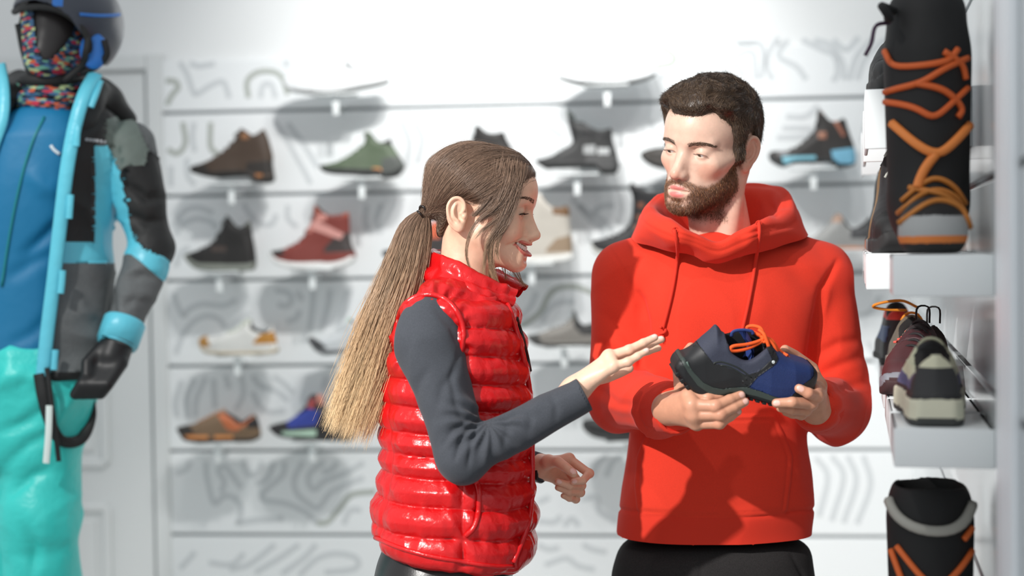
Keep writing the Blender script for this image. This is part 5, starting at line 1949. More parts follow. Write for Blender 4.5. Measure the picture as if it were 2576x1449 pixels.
parts = []
hv_, hq_, hc_ = man_body_head()
parts.append((hv_, hq_, hc_))
nails = {0: [(H3(1632, 790, 2.440), H3(1530, 832, 2.432), (0.1, -1, .25), .0082), (H3(1668, 850, 2.440), H3(1570, 900, 2.432), (.1, -1, .25), .0080), (H3(1604, 940, 2.444), H3(1535, 985, 2.438), (.1, -1, .2), .0070), (H3(1500, 772, 2.456), H3(1440, 792, 2.452), (.1, -1, .3), .0078)],
         1: [(H3(2172, 727, 2.424), H3(2258, 770, 2.424), (-.2, -1, .3), .0080), (H3(1962, 862, 2.436), H3(2110, 855, 2.430), (-.1, -1, .15), .0080)]}
for i, (S, w_) in enumerate(((man_rh, MRW), (man_lh, MLW))):
    c = (H3(1300, 850, 2.46) if i == 0 else H3(2200, 800, 2.5))
    hv1, hq1 = surface(S, c - np.array([.16, .12, .15]), c + np.array([.16, .16, .15]), .0017)
    cc = np.tile(lin(SKIN_M), (len(hv1), 1))
    kn = [f for f in (((1400, 890, 2.424), (1445, 967, 2.424), (1435, 1050, 2.432), (1185, 880, 2.44), (1200, 970, 2.442)) if i == 0 else ((2338, 800, 2.446), (2258, 770, 2.424), (2285, 868, 2.452)))]
    for k in kn:
        d = np.linalg.norm(hv1 - H3(*k), axis=1)
        w = (.35 * (1 - sstep(.006, .016, d)))[:, None]
        cc = cc * (1 - w) + w * np.array(lin((214, 140, 112)))
    cc = nail_tint(hv1, cc, nails[i])
    parts.append((hv1, hq1, cc))
# trunk and arms under the clothes
inner = Shape()
inner.add(loft_sd([_row(600, 1750, 1880, .05), _row(650, 1660, 1960, .08), _row(760, 1610, 2030, .10), _row(1000, 1630, 1990, .095), _row(1380, 1600, 1990, .10)], 2.2, .02), 0)
for s_, e_, w_ in ((SHL, ELL, WRL), (SHR, ELR, WRR)):
    inner.add(sd_cone(s_, e_, .048, .042), .02)
    inner.add(sd_cone(e_, e_ * .35 + w_ * .65, .040, .030), .02)
iv, iq = surface(inner, np.minimum(lo_, hi_), np.maximum(lo_, hi_), .008)
parts.append((iv, iq, np.tile(lin(SKIN_M), (len(iv), 1))))
bv_, bq_, bc_ = join_np(parts)
me = mesh_np('body', bv_, bq_); set_color(me, bc_)
man_obj('body', me, M_skin)

_keep = len(COL.objects)
before = set(COL.objects)
eyeballs(MAN, MAN_H, MAN_R, MAN_S, (-.30, -1, -.55), (92, 74, 52))
man_hair_parts(MAN)
man_face_parts(MAN, hv_, hq_)
for o in set(COL.objects) - before:
    o.data.transform(Matrix.Translation(Vector(MAN_OFF)))

# trousers and shoes
trou = Shape()
trou.add(loft_sd([_row(1355, 1572, 2020, .115), _row(1400, 1552, 2036, .124), _row(1470, 1540, 2046, .128), _row(1600, 1545, 2042, .122), _row(1720, 1560, 2030, .11)], 2.5, .03), 0)
feet = []
for s in (-1, 1):
    hip = P(1800 + s * 125, 1560, 2.86); knee = np.array([hip[0] + s * .01, 2.84, .50]); ank = np.array([hip[0] + s * .01, 2.88, .10])
    trou.add(sd_cone(hip, knee, .100, .072), .03); trou.add(sd_cone(knee, ank - np.array([0, 0, .03]), .072, .058), .02)
    feet.append(ank)
tv, tq = surface(trou, (P(1500, 700, 2.8)[0], 2.70, .03), (P(2100, 700, 2.8)[0], 3.03, P(1800, 1330, 2.86)[2]), .006)
tp = PX(tv); tn = vnormals(tv, tq)
tv = tv + tn * (vnoise(tv * 18, 4) * .003)[:, None] + crease(tv, tn, tp, [(1762, 1390), (1764, 1449), (1766, 1600)], .003, 6) + crease(tv, tn, tp, [(1990, 1395), (2020, 1449), (2030, 1500)], .004, 5)
man_obj('trousers', mesh_np('trousers', tv, tq), M_dark_denim)
for a in feet:
    ft = Shape(); ft.add(sd_ell(a + np.array([0, .02, -.045]), (.045, .06, .05)), 0); ft.add(sd_ell(a + np.array([0, -.10, -.060]), (.048, .10, .042)), .04)
    fv, fq = surface(lambda p: smax(ft(p), .001 - p[:, 2], .004), a + np.array([-.08, -.26, -.12]), a + np.array([.08, .12, .06]), .005)
    man_obj('sneaker', mesh_np('sneaker', fv, fq), cmat((60, 60, 62), .7))
# ------------------------------------------------------------------ the woman in the red vest
SKIN_W = (238, 196, 170)
CW = 2.62
WOM = thing('person', 'smiling woman with a long ponytail in a glossy red quilted vest', 'person', P(1150, 1449, CW) * np.array([1, 1, 0]))
WOM_OFF = -np.array(WOM.location)


def wom_obj(name, me, m, parent=None):
    me.transform(Matrix.Translation(Vector(WOM_OFF)))
    return obj(name, me, m, parent or WOM)


def _mbmesh(m, name): return mesh_np(name, np.concatenate(m.v), [np.concatenate(a) for a in m.f.values()])


def _wrow(y, x0, x1, b, Y=CW):
    a, c = P(x0, y, Y), P(x1, y, Y)
    return (a[2], (a[0] + c[0]) / 2, Y, (c[0] - a[0]) / 2, b)


vest_trunk = loft_sd([_wrow(738, 1050, 1284, .118), _wrow(770, 1018, 1296, .155), _wrow(820, 992, 1308, .172), _wrow(880, 966, 1322, .172), _wrow(960, 957, 1334, .168), _wrow(1050, 957, 1338, .162),
                      _wrow(1140, 962, 1338, .160), _wrow(1200, 958, 1342, .166), _wrow(1260, 945, 1346, .176), _wrow(1310, 940, 1346, .180), _wrow(1360, 950, 1340, .180), _wrow(1450, 960, 1335, .176)], 2.2, .012)
hem0, hem1 = P(940, 1348, CW), P(1285, 1428, CW)
hem_s = (hem1[2] - hem0[2]) / (hem1[0] - hem0[0])


_yoke = [sd_cone(P(1165, 752, CW - s_ * .03), P(1086, 792, CW - s_ * .125), .052, .046) for s_ in (1, -1)]


def vest_f(p):
    d = vest_trunk(p)
    for y_ in _yoke: d = su(d, y_(p), .03)
    cut = (hem0[2] + hem_s * (p[:, 0] - hem0[0]) + .035 * np.abs((p[:, 1] - CW) / .18) ** 2 * 0 - p[:, 2]) * .97
    d = smax(d, cut, .022)
    for s in (-1, 1):
        a = sd_ell(np.array([WSH[0], CW + s * .205, WSH[2] - .004]), (.060, .058, .070))(p)
        d = ssub(d, a, .012)
    return d


WSH = P(1078, 838, 2.465)
WEL = P(1163, 1152, 2.425)
WWR = P(1462, 996, 2.435)
lo_, hi_ = P(880, 1460, 2.4), P(1400, 660, 2.9)
v, q = surface(vest_f, np.array([min(lo_[0], hi_[0]) - .02, 2.38, min(lo_[2], hi_[2]) - .02]), np.array([max(lo_[0], hi_[0]) + .02, 2.86, max(lo_[2], hi_[2]) + .02]), .0026)
v = relax(v, q, 1)
n = vnormals(v, q)
# quilting: baffles between stitched rows, rows slightly lower at the front
lev = np.array([P(1150, y, 2.5)[2] for y in (690, 745, 815, 887, 958, 1026, 1092, 1148, 1202, 1268, 1342, 1428)])[::-1]
fx = (v[:, 0] - P(1150, 900, CW)[0])
zq = v[:, 2] + np.where(fx > 0, .105, .045) * fx + vnoise(v * np.array([9, 9, 3]), 3) * .0030
k = np.clip(np.searchsorted(lev, zq) - 1, 0, len(lev) - 2)
ph = np.clip((zq - lev[k]) / (lev[k + 1] - lev[k]), 0, 1)
ds = np.minimum(ph, 1 - ph) * (lev[k + 1] - lev[k])
px = PX(v)
# vertical seams: side seam, back seam
seam = np.full(len(v), 9.0)
for ln in ([(972, 800), (968, 900), (975, 1050), (985, 1160), (975, 1230), (958, 1300), (952, 1360)], [(1163, 880), (1164, 1050), (1163, 1200), (1163, 1300), (1166, 1420)]):
    d, _ = seg_dist(px, ln)
    seam = np.minimum(seam, np.where(n[:, 1] < .2, d / 1450, 9))
puff = np.minimum(1, (ds / .021)) ** .5 * np.minimum(1, (seam / .018 + .04)) ** .5
near = np.exp(-ds / .012)
ang = np.arctan2(v[:, 1] - CW, fx)
wr = vnoise(np.stack([v[:, 0] * 62, v[:, 1] * 62, v[:, 2] * 16], 1), 21)
wr2 = vnoise(np.stack([v[:, 0] * 48 + v[:, 2] * 26, v[:, 1] * 48, v[:, 2] * 12], 1), 29)
disp = .0150 * puff - .0065 + wr * .0046 * near + (1 - np.abs(wr2) * 2) * .0012 * (1 - near * .5)
wr3 = vnoise(np.stack([v[:, 0] * 120, v[:, 1] * 120, v[:, 2] * 60], 1), 33)
disp = disp + wr3 * .0007
ae = np.sqrt(((v[:, 0] - WSH[0]) / .060) ** 2 + ((v[:, 2] - WSH[2] + .002) / .071) ** 2) - 1
aa = np.arctan2(v[:, 2] - WSH[2], v[:, 0] - WSH[0])
disp = disp + .0030 * np.sin(aa * 23 + 2 * vnoise(v * 30, 9)) * np.exp(-np.abs(ae - .12) / .16) * sstep(.1, -.4, n[:, 1])
v2 = v + n * disp[:, None]
D = np.zeros_like(v)
# front opening with the zip, pocket opening
zipl = [(1272, 742), (1290, 790), (1312, 860), (1328, 930), (1340, 1010), (1343, 1150), (1342, 1260), (1330, 1330), (1296, 1415)]
D += crease(v, n, px, zipl, .006, 6, False)
pkt = [(1193, 1205), (1202, 1240), (1200, 1290), (1190, 1325), (1170, 1345)]
D += crease(v, n, px, pkt, .005, 5)
v2 = v2 + D
VEST = wom_obj('vest', mesh_np('vest', v2, q), M_red_gloss)
vest_bv = bvh_of(v2, q)


def vest_line(name, pts, off, r, m, nseg=40, flat=None):
    c = []
    for x, y in spline(pts, nseg):
        h, nn = cast(vest_bv, x, y, off)
        if h is not None: c.append(h)
    c = np.array(c)
    for _ in range(4): c[1:-1] = (c[:-2] + 2 * c[1:-1] + c[2:]) / 4
    t = MB(); t.tube(c, r, 8, flat=flat)
    return wom_obj(name, _mbmesh(t, name), m, VEST)


vest_line('zip_placket', [(x - 6, y) for x, y in zipl], .0015, .0050, M_red_gloss)
vest_line('zip', [(1300, 800), (1318, 860), (1333, 930), (1343, 1000), (1347, 1080)], .0, .0035, cmat((30, 14, 16), .5))  # black tube put in as the dark gap between the front flaps
vest_line('pocket_welt', [(1196, 1203), (1206, 1240), (1204, 1292), (1193, 1328), (1172, 1348)], .0015, .0052, M_red_gloss)
vest_line('hem_binding', [(945, 1352), (1000, 1376), (1080, 1398), (1160, 1412), (1240, 1424), (1290, 1424)], .001, .0042, M_red_gloss)
# armhole binding
aw = []
for t in np.linspace(0, 2 * PI, 44, endpoint=False):
    c0 = np.array([WSH[0] + .0625 * math.cos(t), 0, WSH[2] - .002 + .0700 * math.sin(t)])
    pxy = PX(np.array([[c0[0], 2.47, c0[2]]]))[0]
    co, no, _, _ = vest_bv.ray_cast(Vector((c0[0], 2.2, c0[2])), Vector((0, 1, 0)))
    aw.append((c0[0], (co.y if co else 2.5) - .003, c0[2]))
aw = np.array(aw)
for _ in range(3): aw = (np.roll(aw, 1, 0) + 2 * aw + np.roll(aw, -1, 0)) / 4
t = MB(); t.tube(aw, .0052, 8, closed=True)
wom_obj('armhole_binding', _mbmesh(t, 'armhole_binding'), M_red_gloss, VEST)

# collar
cl = [
    [(1288, 772, 2.545), (1205, 752, 2.515), (1115, 728, 2.535), (1060, 702, 2.60), (1075, 690, 2.71), (1150, 690, 2.73), (1240, 706, 2.71), (1298, 745, 2.66)],
    [(1294, 752, 2.550), (1210, 728, 2.520), (1128, 698, 2.535), (1068, 674, 2.60), (1080, 664, 2.70), (1155, 668, 2.725), (1248, 696, 2.71), (1312, 735, 2.67)],
    [(1296, 738, 2.560), (1218, 702, 2.535), (1142, 662, 2.545), (1090, 642, 2.60), (1094, 636, 2.68), (1160, 652, 2.705), (1252, 688, 2.70), (1326, 722, 2.675)],
    [(1290, 730, 2.572), (1218, 694, 2.552), (1148, 655, 2.560), (1100, 637, 2.605), (1103, 632, 2.67), (1162, 648, 2.692), (1250, 684, 2.688), (1322, 718, 2.668)],
    [(1284, 740, 2.582), (1214, 706, 2.568), (1150, 668, 2.572), (1108, 650, 2.610), (1110, 646, 2.66), (1164, 660, 2.680), (1246, 694, 2.675), (1310, 726, 2.660)],
    [(1276, 775, 2.585), (1208, 750, 2.572), (1145, 720, 2.575), (1110, 700, 2.612), (1112, 696, 2.66), (1165, 705, 2.678), (1240, 728, 2.668), (1290, 752, 2.652)],
]
cv, cq = grid_loft([[P(*a) for a in l] for l in cl], 110, 36, closed=False)
cn = vnormals(cv, cq)
cen = P(1190, 700, 2.62)
if ((cv[:110 * 12] - cen) * cn[:110 * 12]).sum() < 0: cq = cq[:, ::-1]; cn = -cn
row = np.repeat(np.linspace(0, 1, 36), 110)
cd = .007 * np.abs(np.sin(PI * np.clip(row / .4, 0, 1) * 1.6)) ** .6 * (row < .45)
wv = vnoise(cv * np.array([75, 75, 40]), 41)
wv2 = vnoise(cv * np.array([130, 130, 50]), 43)
cv = cv + cn * (cd + (wv * .0034 + wv2 * .0016) * (row < .5))[:, None]
wom_obj('collar', mesh_np('collar', cv, cq), M_red_gloss, VEST)

# grey jersey shirt: near sleeve and far forearm
WEL2, WWR2 = P(1130, 1120, 2.83), P(1352, 1176, 2.735)
slv = Shape()
slv.add(sd_ell(WSH + np.array([0.0, .012, -.010]), (.0575, .055, .072)), 0)
slv.add(sd_cone(WSH + np.array([.002, .002, -.02]), WEL, .0560, .0420), .02)
slv.add(sd_cone(WEL, WWR, .0405, .0295), .014)
sv, sq = surface(slv, np.array([P(960, 900, 2.45)[0], 2.34, P(1200, 1250, 2.45)[2]]), np.array([P(1500, 900, 2.4)[0], 2.56, P(1100, 720, 2.45)[2]]), .0025)
sn = vnormals(sv, sq); sp = PX(sv)
sD = sn * (cloth_folds(sv, .0022, (14, 14, 14), 61) + vnoise(sv * 26, 15) * .0012)[:, None]
ck = np.array([1226, 1062.0])
rel = sp - ck
dd = np.linalg.norm(rel, axis=1); th = np.arctan2(rel[:, 1], rel[:, 0])
sD += sn * (.0036 * np.sin(13 * th + 3 * vnoise(sv * 20, 5)) * np.exp(-((dd - 55) / 55) ** 2) * sstep(.1, -.3, sn[:, 1]))[:, None]
KW = crop(820, 600, 700 / 1195)
for ln, dp, wd in [
    ([(575, 480), (540, 600), (560, 720), (600, 800)], .004, 9), ([(560, 560), (500, 640), (470, 760)], .003, 12), ([(440, 560), (400, 620), (380, 700)], .003, 12),
    ([(650, 780), (580, 860), (555, 950)], .006, 7), ([(655, 790), (625, 880), (610, 980)], .005, 7), ([(640, 760), (540, 830), (500, 900)], .004, 8),
    ([(700, 770), (690, 860), (660, 960)], .003, 10), ([(760, 740), (780, 820), (760, 900)], .003, 10), ([(860, 710), (880, 780), (870, 840)], .0025, 10), ([(960, 660), (990, 720), (985, 780)], .0025, 9),
    ([(320, 330), (360, 420), (350, 520)], .002, 16), ([(470, 300), (540, 380), (572, 460)], .003, 10), ([(1000, 650), (900, 720), (800, 790)], -.002, 14)]:
    sD += crease(sv, sn, sp, KW(ln), dp, wd)
sv = sv + sD
cutm = ((sv - WWR) @ ((WWR - WEL) / np.linalg.norm(WWR - WEL))) < .004
sq2 = sq[cutm[sq].all(1)]
SHIRT = wom_obj('sleeve', mesh_np('sleeve', sv, sq2), M_grey_knit)
d_ = (WWR - WEL) / np.linalg.norm(WWR - WEL)
t = MB(); t.tube([WWR - d_ * .012, WWR + d_ * .002, WWR + d_ * .006, WWR + d_ * .0065, WWR + d_ * .004, WWR - d_ * .03], [.0298, .0303, .0302, .0285, .0270, .0262], 36, cap=False)
wom_obj('cuff', _mbmesh(t, 'cuff'), M_grey_knit, SHIRT)
far = Shape(); far.add(sd_cone(P(1100, 850, 2.78), WEL2, .050, .040), 0); far.add(sd_cone(WEL2, WWR2, .038, .029), .014)
fv, fq = surface(far, np.array([P(1000, 900, 2.8)[0], 2.66, P(1200, 1260, 2.8)[2]]), np.array([P(1420, 900, 2.75)[0], 2.92, P(1100, 780, 2.8)[2]]), .004)
wom_obj('sleeve', mesh_np('sleeve', fv, fq), M_grey_knit)
# dark wrist band
e_ = (WWR2 - WEL2) / np.linalg.norm(WWR2 - WEL2)
t = MB(); t.tube([WWR2 + e_ * .004, WWR2 + e_ * .006, WWR2 + e_ * .014, WWR2 + e_ * .016], [.026, .0285, .0285, .026], 32, cap=False)
wom_obj('wrist_band', _mbmesh(t, 'wrist_band'), cmat((24, 24, 26), .3))

# hands
gr = lambda k: [.0094 * k, .0084 * k, .0074 * k, .0062 * k]
WRW = H3(95, 745, 2.455)
wom_rh = hand_shape(WRW, .0215, .0185, [
    ([H3(425, 500, 2.492), H3(620, 425, 2.500), H3(770, 378, 2.504), H3(868, 352, 2.506)], gr(.98)),
    ([H3(410, 455, 2.468), H3(640, 375, 2.472), H3(790, 312, 2.478), H3(896, 272, 2.482)], gr(1.03)),
    ([H3(415, 430, 2.446), H3(600, 370, 2.448), H3(730, 305, 2.452), H3(836, 254, 2.456)], gr(1.0)),
    ([H3(455, 520, 2.428), H3(590, 480, 2.426), H3(680, 425, 2.428), H3(762, 378, 2.432)], gr(.88))],
    ([H3(260, 650, 2.50), H3(400, 620, 2.525), H3(520, 575, 2.535), H3(600, 540, 2.54)], [.011, .010, .009, .008]), elbow=WEL * .35 + WWR * .65, er=.024)
H8 = lambda x, y, Y: P(1280 + x * 340 / 897, 900 + y * 340 / 897, Y)
WLW = H8(205, 725, 2.730)
wom_lh = hand_shape(WLW, .0215, .0185, [
    ([H8(400, 672, 2.735), H8(533, 768, 2.710), H8(492, 815, 2.682), H8(428, 824, 2.672)], gr(1.0)),
    ([H8(382, 722, 2.742), H8(480, 848, 2.712), H8(405, 848, 2.682), H8(326, 822, 2.674)], gr(1.02)),
    ([H8(362, 772, 2.746), H8(474, 893, 2.716), H8(398, 888, 2.690), H8(326, 862, 2.684)], gr(.98)),
    ([H8(342, 822, 2.748), H8(444, 938, 2.722), H8(402, 932, 2.702), H8(362, 916, 2.694)], gr(.88))],
    ([H8(262, 690, 2.700), H8(325, 690, 2.680), H8(382, 730, 2.664), H8(428, 766, 2.656)], [.0115, .0102, .0092, .0080]), elbow=WEL2 * .35 + WWR2 * .65, er=.024)
parts = []
hv_, hq_, hc_ = woman_body_head()
parts.append((hv_, hq_, hc_))
wn = {0: [(H3(762, 378, 2.432), H3(680, 425, 2.428), (-.3, -.8, .6), .0064), (H3(836, 254, 2.456), H3(730, 305, 2.452), (-.3, -.7, .7), .0066), (H3(896, 272, 2.482), H3(790, 312, 2.478), (-.3, -.7, .7), .0066)],
      1: [(H8(428, 766, 2.656), H8(382, 730, 2.664), (.3, -1, .5), .0082), (H8(428, 824, 2.672), H8(492, 815, 2.682), (0, -1, .3), .0064), (H8(326, 822, 2.674), H8(405, 848, 2.682), (0, -1, .3), .0064)]}
for i, S in enumerate((wom_rh, wom_lh)):
    c = H3(450, 550, 2.47) if i == 0 else H8(350, 800, 2.71)
    a, b = surface(S, c - np.array([.15, .09, .13]), c + np.array([.15, .11, .13]), .0017)
    cc = np.tile(lin(SKIN_W if i == 0 else (232, 184, 156)), (len(a), 1))
    for kpt in (([(600, 370, 2.448), (590, 480, 2.426), (640, 375, 2.472)] if i == 0 else [])):
        w = (.3 * (1 - sstep(.005, .014, np.linalg.norm(a - H3(*kpt), axis=1))))[:, None]
        cc = cc * (1 - w) + w * np.array(lin((226, 160, 134)))
    cc = nail_tint(a, cc, wn[i], (242, 204, 192))
    parts.append((a, b, cc))
inner = Shape()
inner.add(loft_sd([_wrow(700, 1110, 1230, .05), _wrow(780, 1060, 1260, .12), _wrow(900, 1010, 1280, .13), _wrow(1150, 1010, 1290, .12), _wrow(1380, 1000, 1290, .14)], 2.2, .02), 0)
inner.add(sd_cone(WSH, WEL, .040, .034), .02); inner.add(sd_cone(WEL, WEL * .35 + WWR * .65, .032, .024), .02)
inner.add(sd_cone(P(1100, 850, 2.78), WEL2, .040, .034), .02); inner.add(sd_cone(WEL2, WEL2 * .35 + WWR2 * .65, .030, .024), .02)
iv, iq = surface(inner, np.array([P(880, 1460, 2.4)[0], 2.36, P(1100, 1420, 2.6)[2]]), np.array([P(1450, 660, 2.7)[0], 2.9, P(1100, 660, 2.6)[2]]), .008)
parts.append((iv, iq, np.tile(lin(SKIN_W), (len(iv), 1))))
bv_, bq_, bc_ = join_np(parts)
me = mesh_np('body', bv_, bq_); set_color(me, bc_)
wom_obj('body', me, M_skin)
before = set(COL.objects)
eyeballs(WOM, WOM_H, WOM_R, WOM_S, (0, -1, -.75), (96, 84, 60))
woman_hair_parts(WOM)
for o in set(COL.objects) - before:
    o.data.transform(Matrix.Translation(Vector(WOM_OFF)))
# leather trousers and shoes
trou = Shape()
trou.add(loft_sd([_wrow(1335, 985, 1290, .135), _wrow(1400, 955, 1288, .160), _wrow(1449, 942, 1290, .168), _wrow(1560, 935, 1285, .165), _wrow(1680, 960, 1270, .14)], 2.3, .03), 0)
feet = []
for s in (-1, 1):
    hip = P(1110, 1560, CW + s * .085); knee = np.array([hip[0] + .01, CW + s * .08, .48]); ank = np.array([hip[0] - .03, CW + s * .08, .09])
    trou.add(sd_cone(hip, knee, .088, .056), .03); trou.add(sd_cone(knee, ank - np.array([0, 0, .02]), .056, .042), .02)
    feet.append(ank)
tv, tq = surface(trou, (P(900, 700, CW)[0], CW - .2, .03), (P(1340, 700, CW)[0], CW + .2, P(1100, 1320, CW)[2]), .006)
wom_obj('trousers', mesh_np('trousers', tv, tq), M_leather)
for a in feet:
    ft = Shape(); ft.add(sd_ell(a + np.array([-.01, 0, -.04]), (.055, .040, .045)), 0); ft.add(sd_ell(a + np.array([.09, 0, -.055]), (.09, .042, .036)), .04)
    fv, fq = surface(lambda p: smax(ft(p), .001 - p[:, 2], .004), a + np.array([-.11, -.07, -.11]), a + np.array([.24, .07, .05]), .005)
    wom_obj('sneaker', mesh_np('sneaker', fv, fq), cmat((230, 230, 228), .6))
# ------------------------------------------------------------------ the shoe in the man's hands
HS_C = P(1420 + 1650 * 700 / 2576, 780 + 480 * 700 / 2576, 2.475)
HS = thing('hiking_shoe', 'navy and black low hiking shoe with orange laces, held by the bearded man', 'shoe', HS_C)
HS_R = rotz(math.radians(4)) @ rotx(math.radians(14))
HS.rotation_euler = Matrix(HS_R).to_euler()


def hs(pts):
    """crop pixels -> shoe plane (x, z)"""
    out = []
    for x, y in pts:
        w = P(1420 + x * 700 / 2576, 780 + y * 700 / 2576, 2.475) - HS_C
        out.append((w[0], w[2]))
    return out


hs_out = hs([(1370, 108), (1405, 130), (1450, 182), (1490, 176), (1560, 150), (1660, 140), (1720, 156), (1790, 200), (1850, 250), (1950, 345), (2030, 400), (2110, 432), (2200, 462), (2270, 490), (2318, 540), (2328, 600), (2305, 670), (2270, 728),
             (2190, 775), (2060, 806), (1930, 806), (1850, 792), (1700, 752), (1600, 728), (1500, 722), (1420, 752), (1330, 768), (1255, 764), (1160, 700), (1075, 605), (1000, 510), (1012, 450), (1055, 405), (1112, 384), (1200, 300), (1250, 230), (1320, 160)])
hs_poly = spline(hs_out, 150, closed=True)
HS_PO = Poly2(hs_poly, .0008)
hs_cut = spline(hs([(1440, 150), (1478, 200), (1490, 320), (1560, 385), (1640, 418), (1710, 398), (1790, 335), (1838, 280), (1810, 200), (1740, 90), (1560, 60)]), 60, closed=True)
hs_cav = spline(hs([(1470, 200), (1480, 340), (1500, 520), (1650, 600), (1800, 480), (1850, 300), (1790, 230), (1600, 160)]), 60, closed=True)
HS_CUT, HS_CAV = Poly2(hs_cut, .0008), Poly2(hs_cav, .0008)
_hx0, _hx1 = hs([(985, 0)])[0][0], hs([(2330, 0)])[0][0]


def hs_f(p):
    u = (p[:, 0] - _hx0) / (_hx1 - _hx0)
    w = .051 * np.interp(u, [0, .06, .2, .45, .65, .82, .93, 1], [.50, .66, .76, .80, .98, .98, .80, .45])
    zlow = np.interp(p[:, 0], *_hs_low)
    zr = p[:, 2] - zlow
    w = w * np.interp(zr, [0, .03, .07, .12], [1.02, .98, .82, .66])
    d = HS_PO(p[:, [0, 2]])
    r = smax(d, np.abs(p[:, 1]) - w, np.clip(.008 + .38 * (zr - .02), .008, .04))
    c1 = np.maximum(HS_CUT(p[:, [0, 2]]), p[:, 1] - .018)
    r = ssub(r, c1, .006)
    c2 = smax(HS_CAV(p[:, [0, 2]]), np.abs(p[:, 1]) - .0235, .012)
    r = ssub(r, c2, .004)
    return r


_xs, _lo, _hi = lower_env(hs_poly)
_hs_low = (_xs, _lo)
v, q = surface(hs_f, (_hx0 - .01, -.07, hs_poly[:, 1].min() - .01), (_hx1 + .01, .07, hs_poly[:, 1].max() + .01), .0015)
v = relax(v, q, 1, .4)
c = v[q].mean(1)
nn = vnormals(v, q)[q].mean(1)
lab = np.zeros(len(q), int)
M_blue_mesh = mat('blue_mesh', (20, 42, 92), .6, noise=(900, .2), bump=(650, .5, .0012))
M_char = mat('charcoal_textile', (50, 54, 70), .75, noise=(800, .2), bump=(900, .3, .0006))
M_rub = mat('black_rubber', (24, 25, 27), .5, bump=(500, .15, .0005))
M_mid = mat('grey_green_foam', (50, 60, 56), .55)
M_lin = mat('lining', (22, 22, 25), .9)
HSP = [('upper', M_rub, None),
       ('collar', M_char, [(1300, 90), (1520, 100), (1760, 100), (1900, 300), (1870, 380), (1740, 500), (1640, 535), (1400, 445), (1335, 432), (1215, 290)]),
       ('vamp', M_blue_mesh, [(1905, 300), (2120, 400), (2300, 480), (2268, 560), (2200, 600), (2125, 645), (2060, 720), (2010, 752), (1880, 720), (1760, 676), (1668, 640), (1735, 545), (1900, 425), (1930, 400)]),
       ('eyestay', M_rub, [(1825, 290), (1880, 300), (1930, 390), (1905, 425), (1740, 545), (1665, 640), (1600, 600), (1640, 545), (1745, 505), (1868, 385)]),
       ('toe_cap', M_rub, [(2292, 470), (2360, 560), (2340, 700), (2280, 712), (2150, 748), (2000, 756), (2062, 716), (2125, 645), (2205, 598), (2268, 560)]),
       ('heel_counter', M_rub, [(1040, 390), (1112, 370), (1215, 285), (1335, 432), (1400, 445), (1600, 520), (1690, 560), (1665, 640), (1500, 652), (1430, 668), (1330, 648), (1240, 604), (1120, 485), (1065, 405)]),
       ('midsole', M_mid, [(1050, 395), (1075, 405), (1125, 485), (1245, 606), (1335, 650), (1432, 668), (1500, 652), (1620, 646), (1760, 674), (1880, 720), (2005, 752), (2150, 746), (2310, 690), (2290, 720), (2160, 778), (2010, 785), (1880, 765), (1740, 725), (1600, 700), (1500, 695), (1430, 722), (1300, 705), (1200, 640), (1100, 510), (1040, 410)]),
       ('outsole', M_rub, [(1040, 400), (1100, 510), (1200, 640), (1300, 705), (1430, 722), (1500, 695), (1600, 700), (1740, 725), (1880, 765), (2010, 785), (2160, 778), (2330, 700), (2300, 860), (1900, 900), (1200, 880), (940, 560), (980, 430)])]
HS_RG = [None if pg is None else Poly2(np.array(hs(pg)), .0008) for nm, m, pg in HSP]
v = snap(v, [g for g in HS_RG if g], .0015)
c = v[q].mean(1)
for k, g in enumerate(HS_RG):
    if g is not None: lab[g(c[:, [0, 2]]) < 0] = k
un = lab == 0
if un.any():
    dist = np.stack([g(c[un][:, [0, 2]]) for g in HS_RG if g is not None], 1)
    lab[un] = dist.argmin(1) + 1
# inner faces
ctr = np.array([*hs([(1640, 420)])[0]])
inn = (poly_sd(c[:, [0, 2]], hs_cav) < .001) & (np.abs(c[:, 1]) < .0250) & ((nn[:, 1] * c[:, 1] < 0) | (nn[:, 2] > .2))
HSP.append(('lining', M_lin, None)); lab[inn] = len(HSP) - 1
raise_by = {'eyestay': .0012, 'toe_cap': .0012, 'heel_counter': .0008, 'midsole': .0022, 'outsole': .0014, 'collar': .0004}
vn = vnormals(v, q)
for k, (nm, m, pg) in enumerate(HSP):
    r = split_faces(v + vn * raise_by.get(nm, 0), q, lab, k)
    if r is None: continue
    vv, ff = r
    if nm == 'collar':
        vv = vv + 0
    obj(nm, mesh_np(nm, vv, ff), m, HS)
bv = bvh_of(v, q)
# lugs of the outsole
lug_me = {}
for i, (x, y, a) in enumerate([(1018, 548, 52), (1062, 604, 50), (1112, 660, 48), (1168, 712, 44), (1228, 752, 30), (1292, 772, 8), (1352, 770, -5), (1408, 758, -14),
                               (1590, 735, 12), (1645, 748, 14), (1700, 763, 14), (1760, 780, 14), (1820, 796, 13), (1880, 808, 8), (1942, 814, 0), (2004, 812, -6), (2066, 805, -12), (2128, 792, -18)]):
    (X, Z), = hs([(x, y)])
    wq = .045 * np.interp((X - _hx0) / (_hx1 - _hx0), [0, .06, .2, .45, .65, .82, 1], [.6, .75, .8, .85, 1, 1, .7])
    R = roty(math.radians(a))
    m = MB().box((0, 0, 0), (.0075, wq * 2, .0085), bevel=.0012)
    m.v[0] = m.v[0] @ R.T + np.array([X, 0, Z])
    m.build('lug', M_rub, HS, smooth=False)
